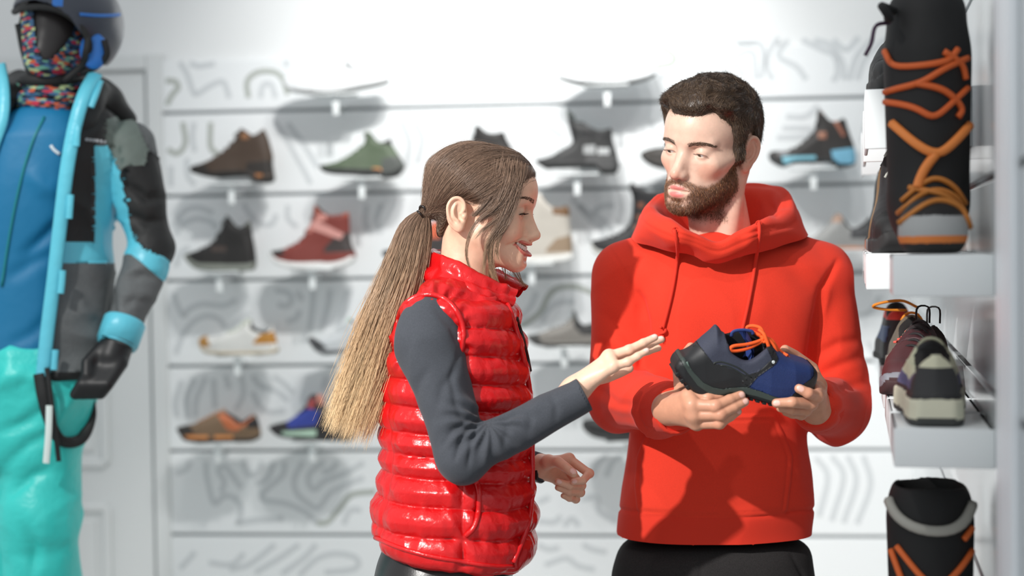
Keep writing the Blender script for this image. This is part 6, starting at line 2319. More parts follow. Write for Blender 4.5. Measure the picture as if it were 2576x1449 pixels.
# grey rib along the heel
m = MB(); m.tube([(x, -.0335 - .004 * t, z) for t, (x, z) in zip(np.linspace(0, 1, 12), spline(hs([(1090, 415), (1130, 495), (1230, 590), (1330, 640), (1420, 660)]), 12))], .0016, 6)
m.build('heel_rib', cmat((88, 108, 100), .5), HS)
for ln in ([(1400, 450), (1480, 462), (1600, 530), (1640, 580)], [(1340, 440), (1350, 425), (1420, 420), (1560, 470), (1690, 560)]):
    pts = spline(hs(ln), 14)
    pp = []
    for x, z in pts:
        co, no, _, _ = bv.ray_cast(Vector((x, -.2, z)), Vector((0, 1, 0)))
        pp.append((x, (co.y if co else -.035) - .0004, z))
    m = MB(); m.tube(pp, .0014, 6); m.build('moulded_rib', cmat((44, 52, 50), .5), HS)
# tongue
tg = np.array([[*hs([(x, y)])[0]] for x, y in ((1700, 430), (1735, 330), (1690, 230), (1650, 178))])
tv = []
for s_ in (-1, 1):
    for t in np.linspace(-1, 1, 9):
        for (x, z) in spline(tg, 12):
            tv.append((x - .004 * t * t + s_ * .0016, t * .020, z - .008 * t * t))
tv = np.array(tv)
i = np.arange(8)[:, None] * 12; j = np.arange(11)[None]
tq = np.stack(np.broadcast_arrays(i + j, i + j + 1, i + 12 + j + 1, i + 12 + j), -1).reshape(-1, 4)
obj('tongue', mesh_np('tongue', tv, np.concatenate([tq, tq[:, ::-1] + 108])), mat('tongue_blue', (38, 60, 124), .7, bump=(700, .3, .0006)), HS)
m = MB(); m.tube([(x, .004, z) for x, z in spline(hs([(1535, 240), (1548, 195), (1620, 178), (1720, 190), (1738, 222)]), 16)], .0030, 8, flat=.5)
m.build('pull_loop', cmat((40, 60, 120), .7), HS)
# eyelets
for x, y in ((1880, 412),):
    (X, Z), = hs([(x, y)])
    co, no, _, _ = bv.ray_cast(Vector((X, -.2, Z)), Vector((0, 1, 0)))
    m = MB(); t = np.linspace(0, 2 * PI, 14, endpoint=False)
    m.tube(np.stack([X + .0016 * np.cos(t), np.full(14, co.y - .0012), Z + .0018 * np.sin(t)], 1), .0014, 6, closed=True)
    m.build('eyelet', cmat((214, 222, 222), .3), HS)
# orange laces
M_lace = mat('orange_lace', (240, 92, 28), .75, bump=(1500, .4, .0004), noise=(1200, .12))
lace = [
    ([(1815, 245, -.010), (1740, 262, -.016), (1640, 278, -.020), (1535, 282, -.024), (1498, 300, -.025), (1505, 325, -.025), (1560, 332, -.023), (1660, 318, -.019), (1760, 282, -.014), (1825, 242, -.012)]),
    ([(1815, 235, .004), (1760, 215, .010), (1700, 190, .014), (1695, 165, .014), (1740, 148, .010), (1800, 158, .004), (1822, 200, -.004), (1830, 235, -.010)]),
    ([(1780, 165, -.002), (1815, 190, -.012), (1840, 250, -.017), (1862, 310, -.019), (1868, 348, -.021)]),
    ([(1825, 225, -.010), (1880, 262, -.012), (1920, 310, -.014), (1945, 370, -.015), (1985, 415, -.018), (2035, 465, -.024)]),
    ([(1840, 235, -.008), (1900, 262, -.006), (1935, 310, -.008), (1960, 360, -.010)]),
    ([(1985, 372, .006), (2020, 392, -.004), (2052, 402, -.012)]),
    ([(2040, 420, .004), (2082, 440, -.008), (2102, 466, -.018)]),
    ([(1800, 230, -.004), (1825, 225, -.012), (1838, 240, -.014), (1822, 262, -.014), (1800, 252, -.010), (1812, 232, -.014)]),
]
for ln in lace:
    pts = spline([(*hs([(x, y)])[0], yy) for x, y, yy in ln], 30)
    pp = pts[:, [0, 2, 1]]
    m = MB(); m.tube(pp, .0032, 8); m.build('lace', M_lace, HS)
# ------------------------------------------------------------------ side wall: shelves and footwear
M_shelf = mat('shelf_white', (232, 236, 237), .35)
PHI_AWAY = math.atan2(SD[1], SD[0])          # local x pointing along the wall, away from the camera


Z1, Z2, Z3, Z0 = 1.480, 1.232, .760, 1.755


def side_pos(Y, off, z):
    return SP + SD * side_d(Y, off) + SNrm * off + np.array([0, 0, z])


def shelf(Y, z, w, hgt, dep, label):
    if z in (Z0, Z1) and Y > 2.2: w = .172
    t = thing('shelf_box', label, 'shelf', group='small shelves on the side wall')
    t.location = side_pos(Y, .016, z); t.rotation_euler = (0, 0, -SA + PI)
    MB().box((w / 2, -dep / 2, -.004), (w, dep, .008), bevel=.002).build('top_board', M_shelf, t)
    MB().box((w / 2, 0, -hgt / 2), (w, .006, hgt), bevel=.002).build('front_lip', M_shelf, t)
    MB().box((w - .003, -dep / 2, -hgt / 2), (.006, dep, hgt), bevel=.002).build('side_cheek', M_shelf, t)
    MB().box((.004, -dep / 2, -hgt / 2), (.008, dep, hgt), bevel=.002).build('wall_rail', M_shelf, t)
    return t


SHELF_W = .138
for Y, z, hg, lb in ((2.00, Z1, .060, 'white box shelf under the tall orange-laced boot'), (2.31, Z1, .060, 'white box shelf behind the tall boot, eye-level row'), (2.62, Z1, .060, 'white box shelf under the brown and grey boot'), (2.94, Z1, .060, 'white box shelf under the far black boot, eye-level row'),
                     (2.00, Z2, .056, 'white box shelf under the cream and blue shoe'), (2.20, Z2, .056, 'white box shelf between the cream shoe and the maroon shoe'), (2.40, Z2, .056, 'white box shelf under the maroon shoe'), (2.72, Z2, .056, 'white box shelf under the tan shoe'), (3.03, Z2, .056, 'white box shelf under the shoe with the red collar'),
                     (2.00, Z3, .056, 'white box shelf under the open boot, lowest row'), (2.45, Z3, .056, 'white box shelf under the grey boot, lowest row'),
                     (2.36, Z0, .10, 'deep white box shelf, top row, beside the tall boot'), (2.75, Z0, .10, 'deep white box shelf, top row, under the orange shoe'), (3.30, Z0, .10, 'deep white box shelf, top row, farthest')):
    shelf(Y, z, SHELF_W, hg, .19, lb)


def side_thing(name, label, cat, Y, z, off, phi, group='footwear on the side wall'):
    t = thing(name, label, cat, side_pos(Y, .016 + off, z), (0, 0, phi), group)
    return t


LOW = [(0, .022), (.010, .006), (.05, 0), (.15, .004), (.28, 0), (.296, .012), (.292, .05), (.296, .088), (.276, .082), (.232, .064), (.196, .074), (.172, .092), (.150, .086), (.11, .068), (.06, .050), (.02, .042)]
MID = [(0, .022), (.010, .006), (.05, 0), (.15, .004), (.28, 0), (.296, .012), (.290, .06), (.296, .130), (.280, .140), (.240, .128), (.200, .136), (.168, .150), (.152, .130), (.125, .085), (.06, .054), (.02, .044)]
B3 = lambda pts: pts


def tall_boot(t, parts, grid=.0035, open_top=False, H_=.372):
    """Boot with a gaiter shaft; local x away from the camera, toe towards it (small x)."""
    S = Shape()
    S.add(sd_cone((-.055, 0, .040), (.09, 0, .045), .044, .042), 0)
    S.add(sd_ell((-.085, 0, .030), (.052, .046, .042)), .03)
    S.add(sd_cone((.055, 0, .08), (.060, 0, H_ - .04), .053, .060), .05)
    S.add(sd_cone((.035, 0, .10), (.045, 0, .30), .050, .054), .04)

    def f(p):
        d = smax(S(p), -p[:, 2] + .001, .004)
        d = smax(d, p[:, 2] - H_, .012)
        d = d + vnoise(p * np.array([40, 40, 22]), 6) * .0016 * sstep(.25, .36, p[:, 2])
        if open_top:
            c = sd_cone((.056, 0, .25), (.058, 0, .42), .048, .054)(p)
            d = ssub(d, c, .006)
        return d
    v, q = surface(f, (-.16, -.09, -.01), (.16, .09, H_ + .03), grid)
    c = v[q].mean(1)
    lab = np.zeros(len(q), int)
    names = [('shaft', (20, 20, 22))]
    for nm, col, fn in parts:
        names.append((nm, col)); lab[fn(c)] = len(names) - 1
    for k, (nm, col) in enumerate(names):
        r = split_faces(v, q, lab, k)
        if r: obj(nm, mesh_np(nm, *r), cmat(col, .7), t)
    return bvh_of(v, q)


def boot_lines(t, bv, lines, col, r, name='lace'):
    """Cords drawn on the front of a boot: points (y, z) seen from the toe side."""
    for ln in lines:
        pts = []
        for y, z in spline(ln, 18):
            co, no, _, _ = bv.ray_cast(Vector((-.4, y, z)), Vector((1, 0, 0)))
            if co is not None: pts.append(np.array(co) + np.array(no) * r * .5)
        if len(pts) > 2:
            pts = np.array(pts)
            for _ in range(2): pts[1:-1] = (pts[:-2] + 2 * pts[1:-1] + pts[2:]) / 4
            m = MB(); m.tube(pts, r, 6); m.build(name, cmat(col, .6), t)


OR = (204, 92, 34)
t = side_thing('gaiter_boot', 'tall black boot with orange web lines and grey toe, on the eye-level shelf', 'boot', 2.16, Z1, .079, PHI_AWAY)
bv = tall_boot(t, [('sole', (30, 30, 30), lambda c: c[:, 2] < .016), ('rand', (206, 118, 52), lambda c: (c[:, 2] >= .016) & (c[:, 2] < .026) & (c[:, 0] < .05)),
                   ('toe_cap', (158, 160, 160), lambda c: (c[:, 2] >= .026) & (c[:, 2] < .056) & (c[:, 0] < -.080))], H_=.405)
# seen from the front +y is on the picture's left
boot_lines(t, bv, [[(.062, 0.313), (.045, 0.285), (-.02, 0.287), (-.04, 0.307)], [(.062, 0.250), (.015, 0.257), (-.02, 0.277), (-.055, 0.295)], [(.062, 0.235), (.02, 0.220), (-.005, 0.205), (-.03, 0.225), (-.055, 0.250)],
                   [(-.02, 0.303), (-.045, 0.285), (-.052, 0.263)], [(.02, 0.257), (-.02, 0.245), (-.045, 0.220), (-.040, 0.205)]], OR, .0052)
boot_lines(t, bv, [[(.052, .200), (.02, .166), (-.008, .150), (-.030, .164), (-.056, .194)], [(-.008, .150), (.006, .130), (.014, .112), (.018, .098)]], (226, 132, 60), .0075)
boot_lines(t, bv, [[(.040, .080), (.0, .112), (-.030, .102), (-.050, .074)], [(.045, .062), (.0, .094), (-.034, .084), (-.050, .054)], [(.046, .046), (.0, .076), (-.036, .066), (-.050, .038)], [(.030, .100), (-.020, .084), (-.046, .060)]], (190, 118, 46), .0046)
m = MB(); m.tube(spline([(.02, .050, .372), (-.01, .068, .376), (-.03, .066, .368), (-.02, .058, .356), (.01, .060, .360)], 20), .0065, 8)
m.build('toggle', cmat((24, 24, 26), .85), t)
m = MB(); m.tube(spline([(.0, .058, .352), (-.02, .078, .345), (-.03, .085, .318), (-.028, .094, .300)], 14), .0032, 6)
m.build('cord_end', cmat((70, 40, 70), .6), t)

t = side_thing('gaiter_boot', 'open black boot with grey webbing band and orange cross, lowest shelf', 'boot', 2.16, Z3, .079, PHI_AWAY)
bv = tall_boot(t, [('sole', (30, 30, 30), lambda c: c[:, 2] < .016), ('toe_cap', (150, 152, 152), lambda c: (c[:, 2] >= .026) & (c[:, 0] < -.072))], open_top=True)
boot_lines(t, bv, [[(.062, .345), (.050, .318), (.02, .302), (-.02, .300), (-.045, .312), (-.058, .335)]], (168, 166, 158), .0085, 'webbing_band')
boot_lines(t, bv, [[(.050, .270), (.0, .215), (-.03, .232), (-.058, .265)], [(.058, .262), (.030, .190), (.0, .160)], [(-.058, .30), (-.045, .285)]], (224, 106, 44), .0052)

t = side_thing('trail_shoe', 'cream and slate blue trail shoe showing its heel, on the middle shelf', 'shoe', 2.10, Z2, .062, PHI_AWAY + PI)
t.location = t.location + Vector(SD * .30)
t.location = Vector(side_pos(2.03, .016 + .078, Z2)) + Vector(SD * .297)
shoe([(x, z * 1.28) for x, z in LOW], t, (46, 46, 48), (70, 72, 70), .010, [('side_panel', (74, 88, 124), [(.0, .045), (.25, .05), (.25, .08), (.0, .09)]), ('heel_cup', (58, 58, 60), [(.255, .045), (.31, .045), (.31, .085), (.255, .085)]), ('heel_tab', (206, 204, 178), [(.25, .085), (.31, .085), (.31, .106), (.25, .100)]), ('side_panel', (196, 198, 170), [(.10, .07), (.22, .06), (.24, .09), (.10, .12)])],
     laces=((200, 200, 170), (.09, .07), (.16, .11)), open_at=((.175, .11), (.288, .108), .05), mid=(208, 206, 184), mid_h=.028, W=.052)

t = side_thing('trail_shoe', 'maroon trail shoe with coral stitches and black pull loops', 'shoe', 2.50, Z2, .060, 0)
a_ = math.atan2(.80, .42)
t.rotation_euler = (0, 0, a_)
t.location = Vector(side_pos(2.44, .016 + .112, Z2)) - Vector((math.cos(a_), math.sin(a_), 0)) * .02
shoe([(x, z * 1.32) for x, z in LOW], t, (62, 52, 54), (74, 42, 44), .014, [('toe_box', (86, 42, 46), [(-.01, .03), (.12, .03), (.12, .1), (-.01, .1)]), ('side_panel', (38, 36, 38), [(.13, .045), (.24, .045), (.24, .085), (.13, .075)]), ('collar', (112, 108, 112), [(.17, .09), (.26, .09), (.26, .13), (.17, .13)]), ('strap', (78, 38, 44), [(.10, .05), (.13, .05), (.15, .11), (.12, .10)])],
     laces=((44, 40, 42), (.09, .08), (.16, .115)), open_at=((.175, .115), (.288, .112), .05), mid=(126, 126, 134), mid_h=.018, W=.05)
for k, (x, z) in enumerate(((.155, .085), (.185, .088), (.215, .090), (.25, .098))):
    MB().box((x, .041, z), (.016, .006, .004), bevel=.001).build('coral_stitch', cmat((236, 96, 80), .6), t)
for x, zz in ((.19, .118), (.286, .112)):
    m = MB(); m.tube(spline([(x, .012, zz), (x + .004, .010, zz + .028), (x + .004, -.010, zz + .028), (x, -.012, zz)], 12), .0035, 6, flat=.5)
    m.build('pull_loop', cmat((26, 26, 28), .7), t)

t = side_thing('trail_shoe', 'tan trail shoe with orange laces behind the maroon shoe', 'shoe', 2.80, Z2, .062, PHI_AWAY + PI)
t.location = Vector(side_pos(2.70, .016 + .080, Z2)) + Vector(SD * .297)
shoe([(x, z * 1.34) for x, z in LOW], t, (112, 104, 88), (60, 58, 54), .012, [('heel_tab', (176, 164, 138), [(.25, .09), (.31, .09), (.31, .13), (.25, .13)])],
     laces=((240, 150, 40), (.09, .07), (.16, .12)), open_at=((.175, .116), (.288, .113), .05), mid=(190, 186, 170), mid_h=.02)
m = MB(); m.tube(spline([(.17, .012, .135), (.19, -.02, .150), (.20, -.06, .146), (.19, -.075, .138), (.18, -.05, .132), (.17, -.01, .130)], 24), .0028, 6); m.build('lace', cmat((240, 150, 40), .6), t)
t = side_thing('hiking_boot', 'black and blue boot with red collar lining, far end of the middle row', 'boot', 3.02, Z2, .064, PHI_AWAY + PI)
t.location = Vector(side_pos(3.04, .016 + .100, Z2)) + Vector(SD * .297)
shoe([(x, z * .92) for x, z in MID], t, (56, 58, 60), (48, 48, 48), .016, [('collar', (214, 54, 40), [(.14, .100), (.31, .098), (.31, .20), (.14, .20)]), ('side_panel', (70, 92, 128), [(.10, .05), (.28, .05), (.28, .085), (.10, .08)])],
     laces=((170, 190, 60), (.09, .06), (.15, .11)), open_at=((.165, .132), (.288, .126), .05))
# eye-level row behind the tall boot
for Yb, up, sol, lb in ((2.42, (40, 36, 38), (50, 48, 48), 'black lace-up boot just behind the tall orange-laced boot'), (2.74, (120, 92, 56), (120, 122, 122), 'brown and grey suede boot on the eye-level shelf'), (3.06, (52, 52, 54), (190, 120, 90), 'charcoal boot with salmon sole, far end of the eye-level row')):
    t = side_thing('hiking_boot', lb, 'boot', Yb, Z1, .075, PHI_AWAY)
    t.location = Vector(side_pos(Yb - .10, .016 + .118, Z1))
    shoe([(x, z * 1.25) for x, z in MID], t, up, sol, .022, [('toe_cap', tuple(int(a * .6) for a in up), [(-.01, .0), (.06, .0), (.07, .07), (-.01, .07)])], laces=((200, 200, 190) if up[0] < 50 else (60, 58, 56), (.08, .07), (.16, .17)), open_at=((.165, .178), (.288, .170), .06), lace_n=6)
# top row
for Yb, up, sol, lb in ((2.48, (36, 34, 36), (60, 60, 60), 'black shoe on the top row beside the tall boot'), (2.88, (206, 112, 48), (60, 58, 56), 'orange and black shoe on the top row'), (3.40, (56, 54, 56), (150, 150, 150), 'dark grey shoe at the far end of the top row')):
    t = side_thing('running_shoe', lb, 'shoe', Yb, Z0, .07, PHI_AWAY)
    t.location = Vector(side_pos(Yb - .10, .016 + .118, Z0))
    shoe([(x, z * 1.15) for x, z in LOW], t, up, sol, .016, [('toe_cap', (30, 30, 32), [(-.01, .0), (.05, .0), (.06, .06), (-.01, .06)])], laces=((60, 60, 60), (.09, .06), (.16, .10)), open_at=((.175, .10), (.288, .098), .045))
t = side_thing('hiking_boot', 'grey boot behind the open boot on the lowest shelf', 'boot', 2.55, Z3, .07, PHI_AWAY)
t.location = Vector(side_pos(2.45, .016 + .084, Z3))
shoe([(x, z * 1.5) for x, z in MID], t, (60, 62, 64), (90, 90, 90), .02, [], laces=((170, 170, 170), (.08, .07), (.16, .20)), open_at=((.165, .21), (.288, .205), .06))
# ------------------------------------------------------------------ ski mannequin by the door
YM = 3.50
MQ = thing('ski_mannequin', 'dark faceless mannequin in a helmet, turquoise ski jacket and trousers', 'mannequin', P(80, 1449, YM) * np.array([1, 1, 0]))
MQ_OFF = -np.array(MQ.location)


def mq_obj(name, me, m, parent=None):
    me.transform(Matrix.Translation(Vector(MQ_OFF)))
    return obj(name, me, m, parent or MQ)


def mq_split(v, q, regions, base, parent=None, back=None):
    """Cut a surface into panels by outlines traced on the photograph (front) and give each its cloth."""
    c = v[q].mean(1); px = PX(c)
    lab = np.zeros(len(q), int)
    names = [base]
    for nm, m, pg in regions:
        names.append((nm, m)); lab[poly_sd(px, pg) < 0] = len(names) - 1
    out = []
    for k, (nm, m) in enumerate(names):
        r = split_faces(v, q, lab, k)
        if r: out.append(mq_obj(nm, mesh_np(nm, *r), m, parent if not out else (parent or out[0]) if False else parent))
    return out


def _mrow(y, x0, x1, b, Y=YM):
    a, c = P(x0, y, Y), P(x1, y, Y)
    return (a[2], (a[0] + c[0]) / 2, Y, (c[0] - a[0]) / 2, b)


M_turq = mat('turquoise_nylon', (100, 204, 226), .36, bump=(30, .3, .01))
M_turq_p = mat('turquoise_trouser', (58, 214, 206), .40, bump=(14, .5, .02))
M_jblack = mat('black_nylon', (28, 29, 29), .6, bump=(30, .3, .01))
M_jgrey = mat('grey_melange', (98, 102, 103), .7, noise=(300, .15), bump=(25, .3, .01))
M_jgreen = mat('grey_green_nylon', (104, 116, 110), .6, noise=(40, .1))
M_fleece = mat('blue_softshell', (0, 116, 164), .55, bump=(20, .2, .01))
M_head = mat('mannequin_gloss', (44, 41, 41), .4)
M_helm = mat('helmet_shell', (58, 64, 76), .3)
M_blue = mat('helmet_blue', (44, 120, 206), .4)
M_glove = mat('glove_leather', (18, 19, 21), .45)
# printed neck tube
M_gait = bpy.data.materials.new('printed_tube'); M_gait.use_nodes = True
_n = M_gait.node_tree.nodes; _l = M_gait.node_tree.links.new
_b = _n['Principled BSDF']; _b.inputs['Roughness'].default_value = .8
_tc = _n.new('ShaderNodeTexCoord'); _mp = _n.new('ShaderNodeMapping'); _mp.inputs['Scale'].default_value = (13, 13, 34); _mp.inputs['Rotation'].default_value = (.5, .6, .4)
_vo = _n.new('ShaderNodeTexVoronoi'); _vo.inputs['Randomness'].default_value = 1.0
_sx = _n.new('ShaderNodeSeparateColor'); _cr = _n.new('ShaderNodeValToRGB')
_l(_tc.outputs['Object'], _mp.inputs['Vector']); _l(_mp.outputs[0], _vo.inputs['Vector']); _l(_vo.outputs['Color'], _sx.inputs[0]); _l(_sx.outputs[0], _cr.inputs[0]); _l(_cr.outputs[0], _b.inputs['Base Color'])
_cr.color_ramp.interpolation = 'CONSTANT'
_e = _cr.color_ramp.elements
for p_, c_ in ((0, (40, 66, 96)), (.24, (70, 112, 150)), (.42, (30, 34, 44)), (.58, (196, 52, 76)), (.68, (110, 170, 150)), (.80, (190, 206, 150)), (.9, (206, 96, 60))):
    el = _e[0] if p_ == 0 else _e.new(p_)
    el.color = (*lin(c_), 1)
_e[len(_e) - 1].color = (*lin((206, 96, 60)), 1)

# head and neck
hd = Shape(); hd.add(sd_ell(P(140, 88, 3.49), (.080, .098, .115)), 0); hd.add(sd_cone(P(150, 160, 3.52), P(120, 330, 3.52), .058, .062), .03); hd.add(sd_ell(P(110, 140, 3.42), (.040, .04, .045)), .03)
v, q = surface(hd, P(140, 100, 3.49) - np.array([.16, .18, .32]), P(140, 100, 3.49) + np.array([.16, .18, .16]), .005)
mq_obj('head', mesh_np('head', v, q), M_head)
# neck tube drawn over chin and cheeks
c_ = P(140, 88, 3.49)
gf = lambda p: hd(p) - .007 - vnoise(p * 28, 2) * .003
v, q = surface(gf, P(140, 150, 3.49) - np.array([.17, .19, .28]), P(140, 100, 3.49) + np.array([.17, .19, .13]), .0045)
cpx = PX(v[q].mean(1))
ring = (cpx[:, 1] > 150) | ((v[q].mean(1)[:, 1] > 3.47) & (cpx[:, 1] > 40))
for pg in ([(50, 20), (82, 28), (92, 120), (110, 160), (60, 165)], [(110, 165), (150, 130), (182, 90), (192, 40), (230, 40), (240, 170)]):
    ring |= poly_sd(cpx, pg) < 0
r = split_faces(v, q, ring.astype(int), 1)
mq_obj('neck_tube', mesh_np('neck_tube', *r), M_gait)
for yy, rr in ((222, .070), (245, .076), (266, .074)):
    c0 = P(132, yy, 3.51)
    tt = np.linspace(0, 2 * PI, 40, endpoint=False)
    m = MB(); m.tube(c0 + np.stack([rr * np.cos(tt), rr * np.sin(tt), .008 * np.sin(3 * tt + yy)], 1), .016, 10, closed=True)
    mq_obj('neck_tube_fold', _mbmesh(m, 'neck_tube_fold'), M_gait)
c0 = P(130, 200, 3.50); tt = np.linspace(0, 2 * PI, 40, endpoint=False)
m = MB(); m.tube(c0 + np.stack([.068 * np.cos(tt), .072 * np.sin(tt), .01 * np.sin(tt)], 1), .015, 8, closed=True)
mq_obj('chin_guard', _mbmesh(m, 'chin_guard'), M_jblack)
# helmet
hc = P(172, 62, 3.51)
outer, inner_ = sd_ell(hc, (.131, .150, .132)), sd_ell(hc + np.array([-.006, -.01, -.012]), (.116, .138, .122))
hpoly = Poly2(np.array([tuple(P(x, y, 3.45)[[0, 2]]) for x, y in [(20, -120), (32, 28), (58, 18), (112, 16), (160, 30), (200, 58), (222, 100), (230, 150), (262, 168), (284, 150), (320, 90), (330, -120)]]), .003, .15)
hf = lambda p: smax(ssub(outer(p), inner_(p), .006), np.where(p[:, 1] < 3.60, hpoly(p[:, [0, 2]]), hpoly(p[:, [0, 2]]) - .0), .006)
v, q = surface(hf, hc - .19, hc + .19, .004)
HELM = mq_split(v, q, [('centre_stripe', M_blue, [(128, -200), (166, -200), (158, 16), (130, 14)])], ('helmet', M_helm))
helm_bv = bvh_of(v, q)
m = MB(); m.tube([P(x, y, Y) for x, y, Y in spline([(36, 30, 3.45), (60, 20, 3.40), (112, 18, 3.37), (160, 32, 3.375), (200, 62, 3.39), (222, 102, 3.40), (230, 150, 3.42)], 24)], .008, 8)
mq_obj('helmet_edge', _mbmesh(m, 'helmet_edge'), M_jblack)
v, q = surface(sd_ell(P(236, 128, 3.425), (.034, .020, .044)), P(236, 128, 3.425) - .06, P(236, 128, 3.425) + .06, .004)
mq_obj('ear_pad', mesh_np('ear_pad', v, q), M_blue)
for pts in ([(222, 90, 3.395), (216, 130, 3.39), (205, 165, 3.42), (160, 205, 3.42)], [(262, 100, 3.40), (268, 140, 3.41), (240, 168, 3.43), (200, 185, 3.43)], [(45, 60, 3.44), (60, 130, 3.44), (75, 180, 3.44), (110, 210, 3.43)]):
    m = MB(); m.tube(spline([P(*a) for a in pts], 16), .008, 6, flat=.4)
    mq_obj('chin_strap', _mbmesh(m, 'chin_strap'), M_jblack)
# softshell
tr = loft_sd([_mrow(270, 60, 190, .07), _mrow(300, 10, 225, .09), _mrow(350, -45, 250, .115), _mrow(480, -70, 235, .125), _mrow(650, -75, 205, .115), _mrow(800, -85, 200, .115), _mrow(890, -88, 200, .12)], 2.3, .02)
v, q = surface(tr, np.minimum(P(-120, 920, 3.6), P(-120, 920, 3.3)) - np.array([.03, 0, .0]), P(290, 240, 3.66) + np.array([.03, 0, .02]), .006)
n = vnormals(v, q); px = PX(v)
D = n * (vnoise(v * np.array([9, 9, 6]), 3) * .006)[:, None]
for ln, dp, wd in (([(60, 640), (110, 600), (150, 560)], .012, 16), ([(20, 700), (80, 660), (130, 640)], .008, 18), ([(70, 430), (110, 470), (150, 480)], -.010, 24), ([(20, 870), (80, 840), (120, 800)], .006, 16)):
    D += crease(v, n, px, ln, dp, wd)
FL = mq_obj('softshell', mesh_np('softshell', v + D, q), M_fleece)
fl_bv = bvh_of(v + D, q)
def mq_line(name, pts, bv, off, r, m, parent=None, flat=None, nseg=30):
    c = [cast(bv, x, y, off)[0] for x, y in spline(pts, nseg)]
    c = np.array([a for a in c if a is not None])
    for _ in range(3): c[1:-1] = (c[:-2] + 2 * c[1:-1] + c[2:]) / 4
    mm = MB(); mm.tube(c, r, 8, flat=flat)
    return mq_obj(name, _mbmesh(mm, name), m, parent)
mq_line('zip', [(112, 295), (85, 350), (62, 420), (38, 520), (20, 620), (5, 720)], fl_bv, .002, .0035, cmat((20, 130, 140), .4), FL)
mq_line('logo', [(128, 366), (136, 378), (150, 388)], fl_bv, .002, .004, cmat((226, 236, 240), .5), FL, nseg=8)

mq_line('helmet_stripe', [(200, 36), (240, 39), (280, 39), (300, 37)], helm_bv, .0005, .004, M_blue)

# jacket, worn open
jb = loft_sd([_mrow(255, 30, 235, .09, 3.52), _mrow(300, -60, 292, .115, 3.52), _mrow(360, -105, 312, .135, 3.52), _mrow(480, -112, 288, .145, 3.52), _mrow(600, -105, 274, .140, 3.52), _mrow(690, -110, 280, .140, 3.52), _mrow(800, -130, 294, .145, 3.52), _mrow(952, -140, 302, .150, 3.52)], 2.4, .02)
front = Poly2(np.array([tuple(P(x, y, 3.38)[[0, 2]]) for x, y in [(250, 170), (226, 215), (200, 275), (182, 340), (166, 430), (152, 540), (138, 660), (124, 790), (106, 935), (106, 1100), (-200, 1100), (-160, 940), (-120, 700), (-70, 450), (-20, 330), (10, 270), (30, 170)]]), .004, .15)
SHm, ELm, WRm = P(318, 372, 3.53), P(382, 618, 3.52), P(304, 838, 3.42)
SHn, ELn, WRn = P(-125, 372, 3.53), P(-185, 618, 3.52), P(-120, 838, 3.42)
body_j = lambda p: np.maximum(np.maximum(jb(p), -(jb(p) + .018)), -np.where(p[:, 1] < 3.50, front(p[:, [0, 2]]), .05))
jk = Shape(); jk.add(body_j, 0)
arm = Shape()
for s_, e_, w_ in ((SHm, ELm, WRm), (SHn, ELn, WRn)):
    arm.add(sd_cone(s_, e_, .066, .050), .02) if arm.ops else arm.add(sd_cone(s_, e_, .066, .050), 0)
    arm.add(sd_cone(e_, w_, .049, .046), .012)
jf = lambda p: su(body_j(p), arm(p), .006)
v, q = surface(jf, np.array([P(-270, 500, 3.5)[0], 3.28, P(0, 975, 3.5)[2]]), np.array([P(450, 500, 3.5)[0], 3.72, P(0, 235, 3.5)[2]]), .0055)
n = vnormals(v, q); px = PX(v)
D = n * (vnoise(v * np.array([14, 14, 9]), 13) * .004 + cloth_folds(v, .006, (10, 10, 12), 77))[:, None]
for ln, dp, wd in (([(330, 470), (370, 500), (410, 495)], .012, 12), ([(320, 540), (370, 560), (415, 550)], .010, 12), ([(320, 700), (360, 690), (400, 700)], .010, 12), ([(310, 770), (340, 750), (380, 760)], .010, 12), ([(180, 730), (210, 780), (240, 800)], -.010, 16), ([(285, 690), (280, 800), (270, 900)], .010, 10)):
    D += crease(v, n, px, ln, dp, wd)
v = v + D
PG = [None, [(100, 240), (330, 240), (330, 300), (268, 310), (262, 350), (236, 368), (236, 612), (100, 612)], [(236, 368), (300, 366), (316, 440), (318, 560), (290, 570), (296, 662), (100, 662), (100, 612), (236, 612)],
      [(268, 300), (330, 280), (376, 380), (362, 420), (300, 430), (262, 350)], [(305, 425), (362, 415), (380, 380), (470, 480), (470, 662), (420, 655), (372, 630), (340, 600), (322, 520)], [(274, 380), (300, 430), (322, 520), (340, 600), (372, 630), (425, 655), (416, 705), (396, 695), (330, 640), (305, 640), (296, 570), (290, 470)], None, [(80, 936), (330, 936), (330, 1000), (80, 1000)]]
PG = [None if g is None else spline(g, len(g) * 3, closed=True) if len(g) > 6 and k_ in (3, 4, 5) else g for k_, g in enumerate(PG)]
vp = PX(v)
for g in PG:
    if g is None: continue
    d0 = poly_sd(vp, g); mm_ = (np.abs(d0) < 5) & (vp[:, 0] > 100)
    gx = (poly_sd(vp[mm_] + [1, 0], g) - d0[mm_]); gy = (poly_sd(vp[mm_] + [0, 1], g) - d0[mm_])
    v[mm_, 0] -= gx * d0[mm_] / 1022; v[mm_, 2] += gy * d0[mm_] / 1022
c = v[q].mean(1); cpx = PX(c)
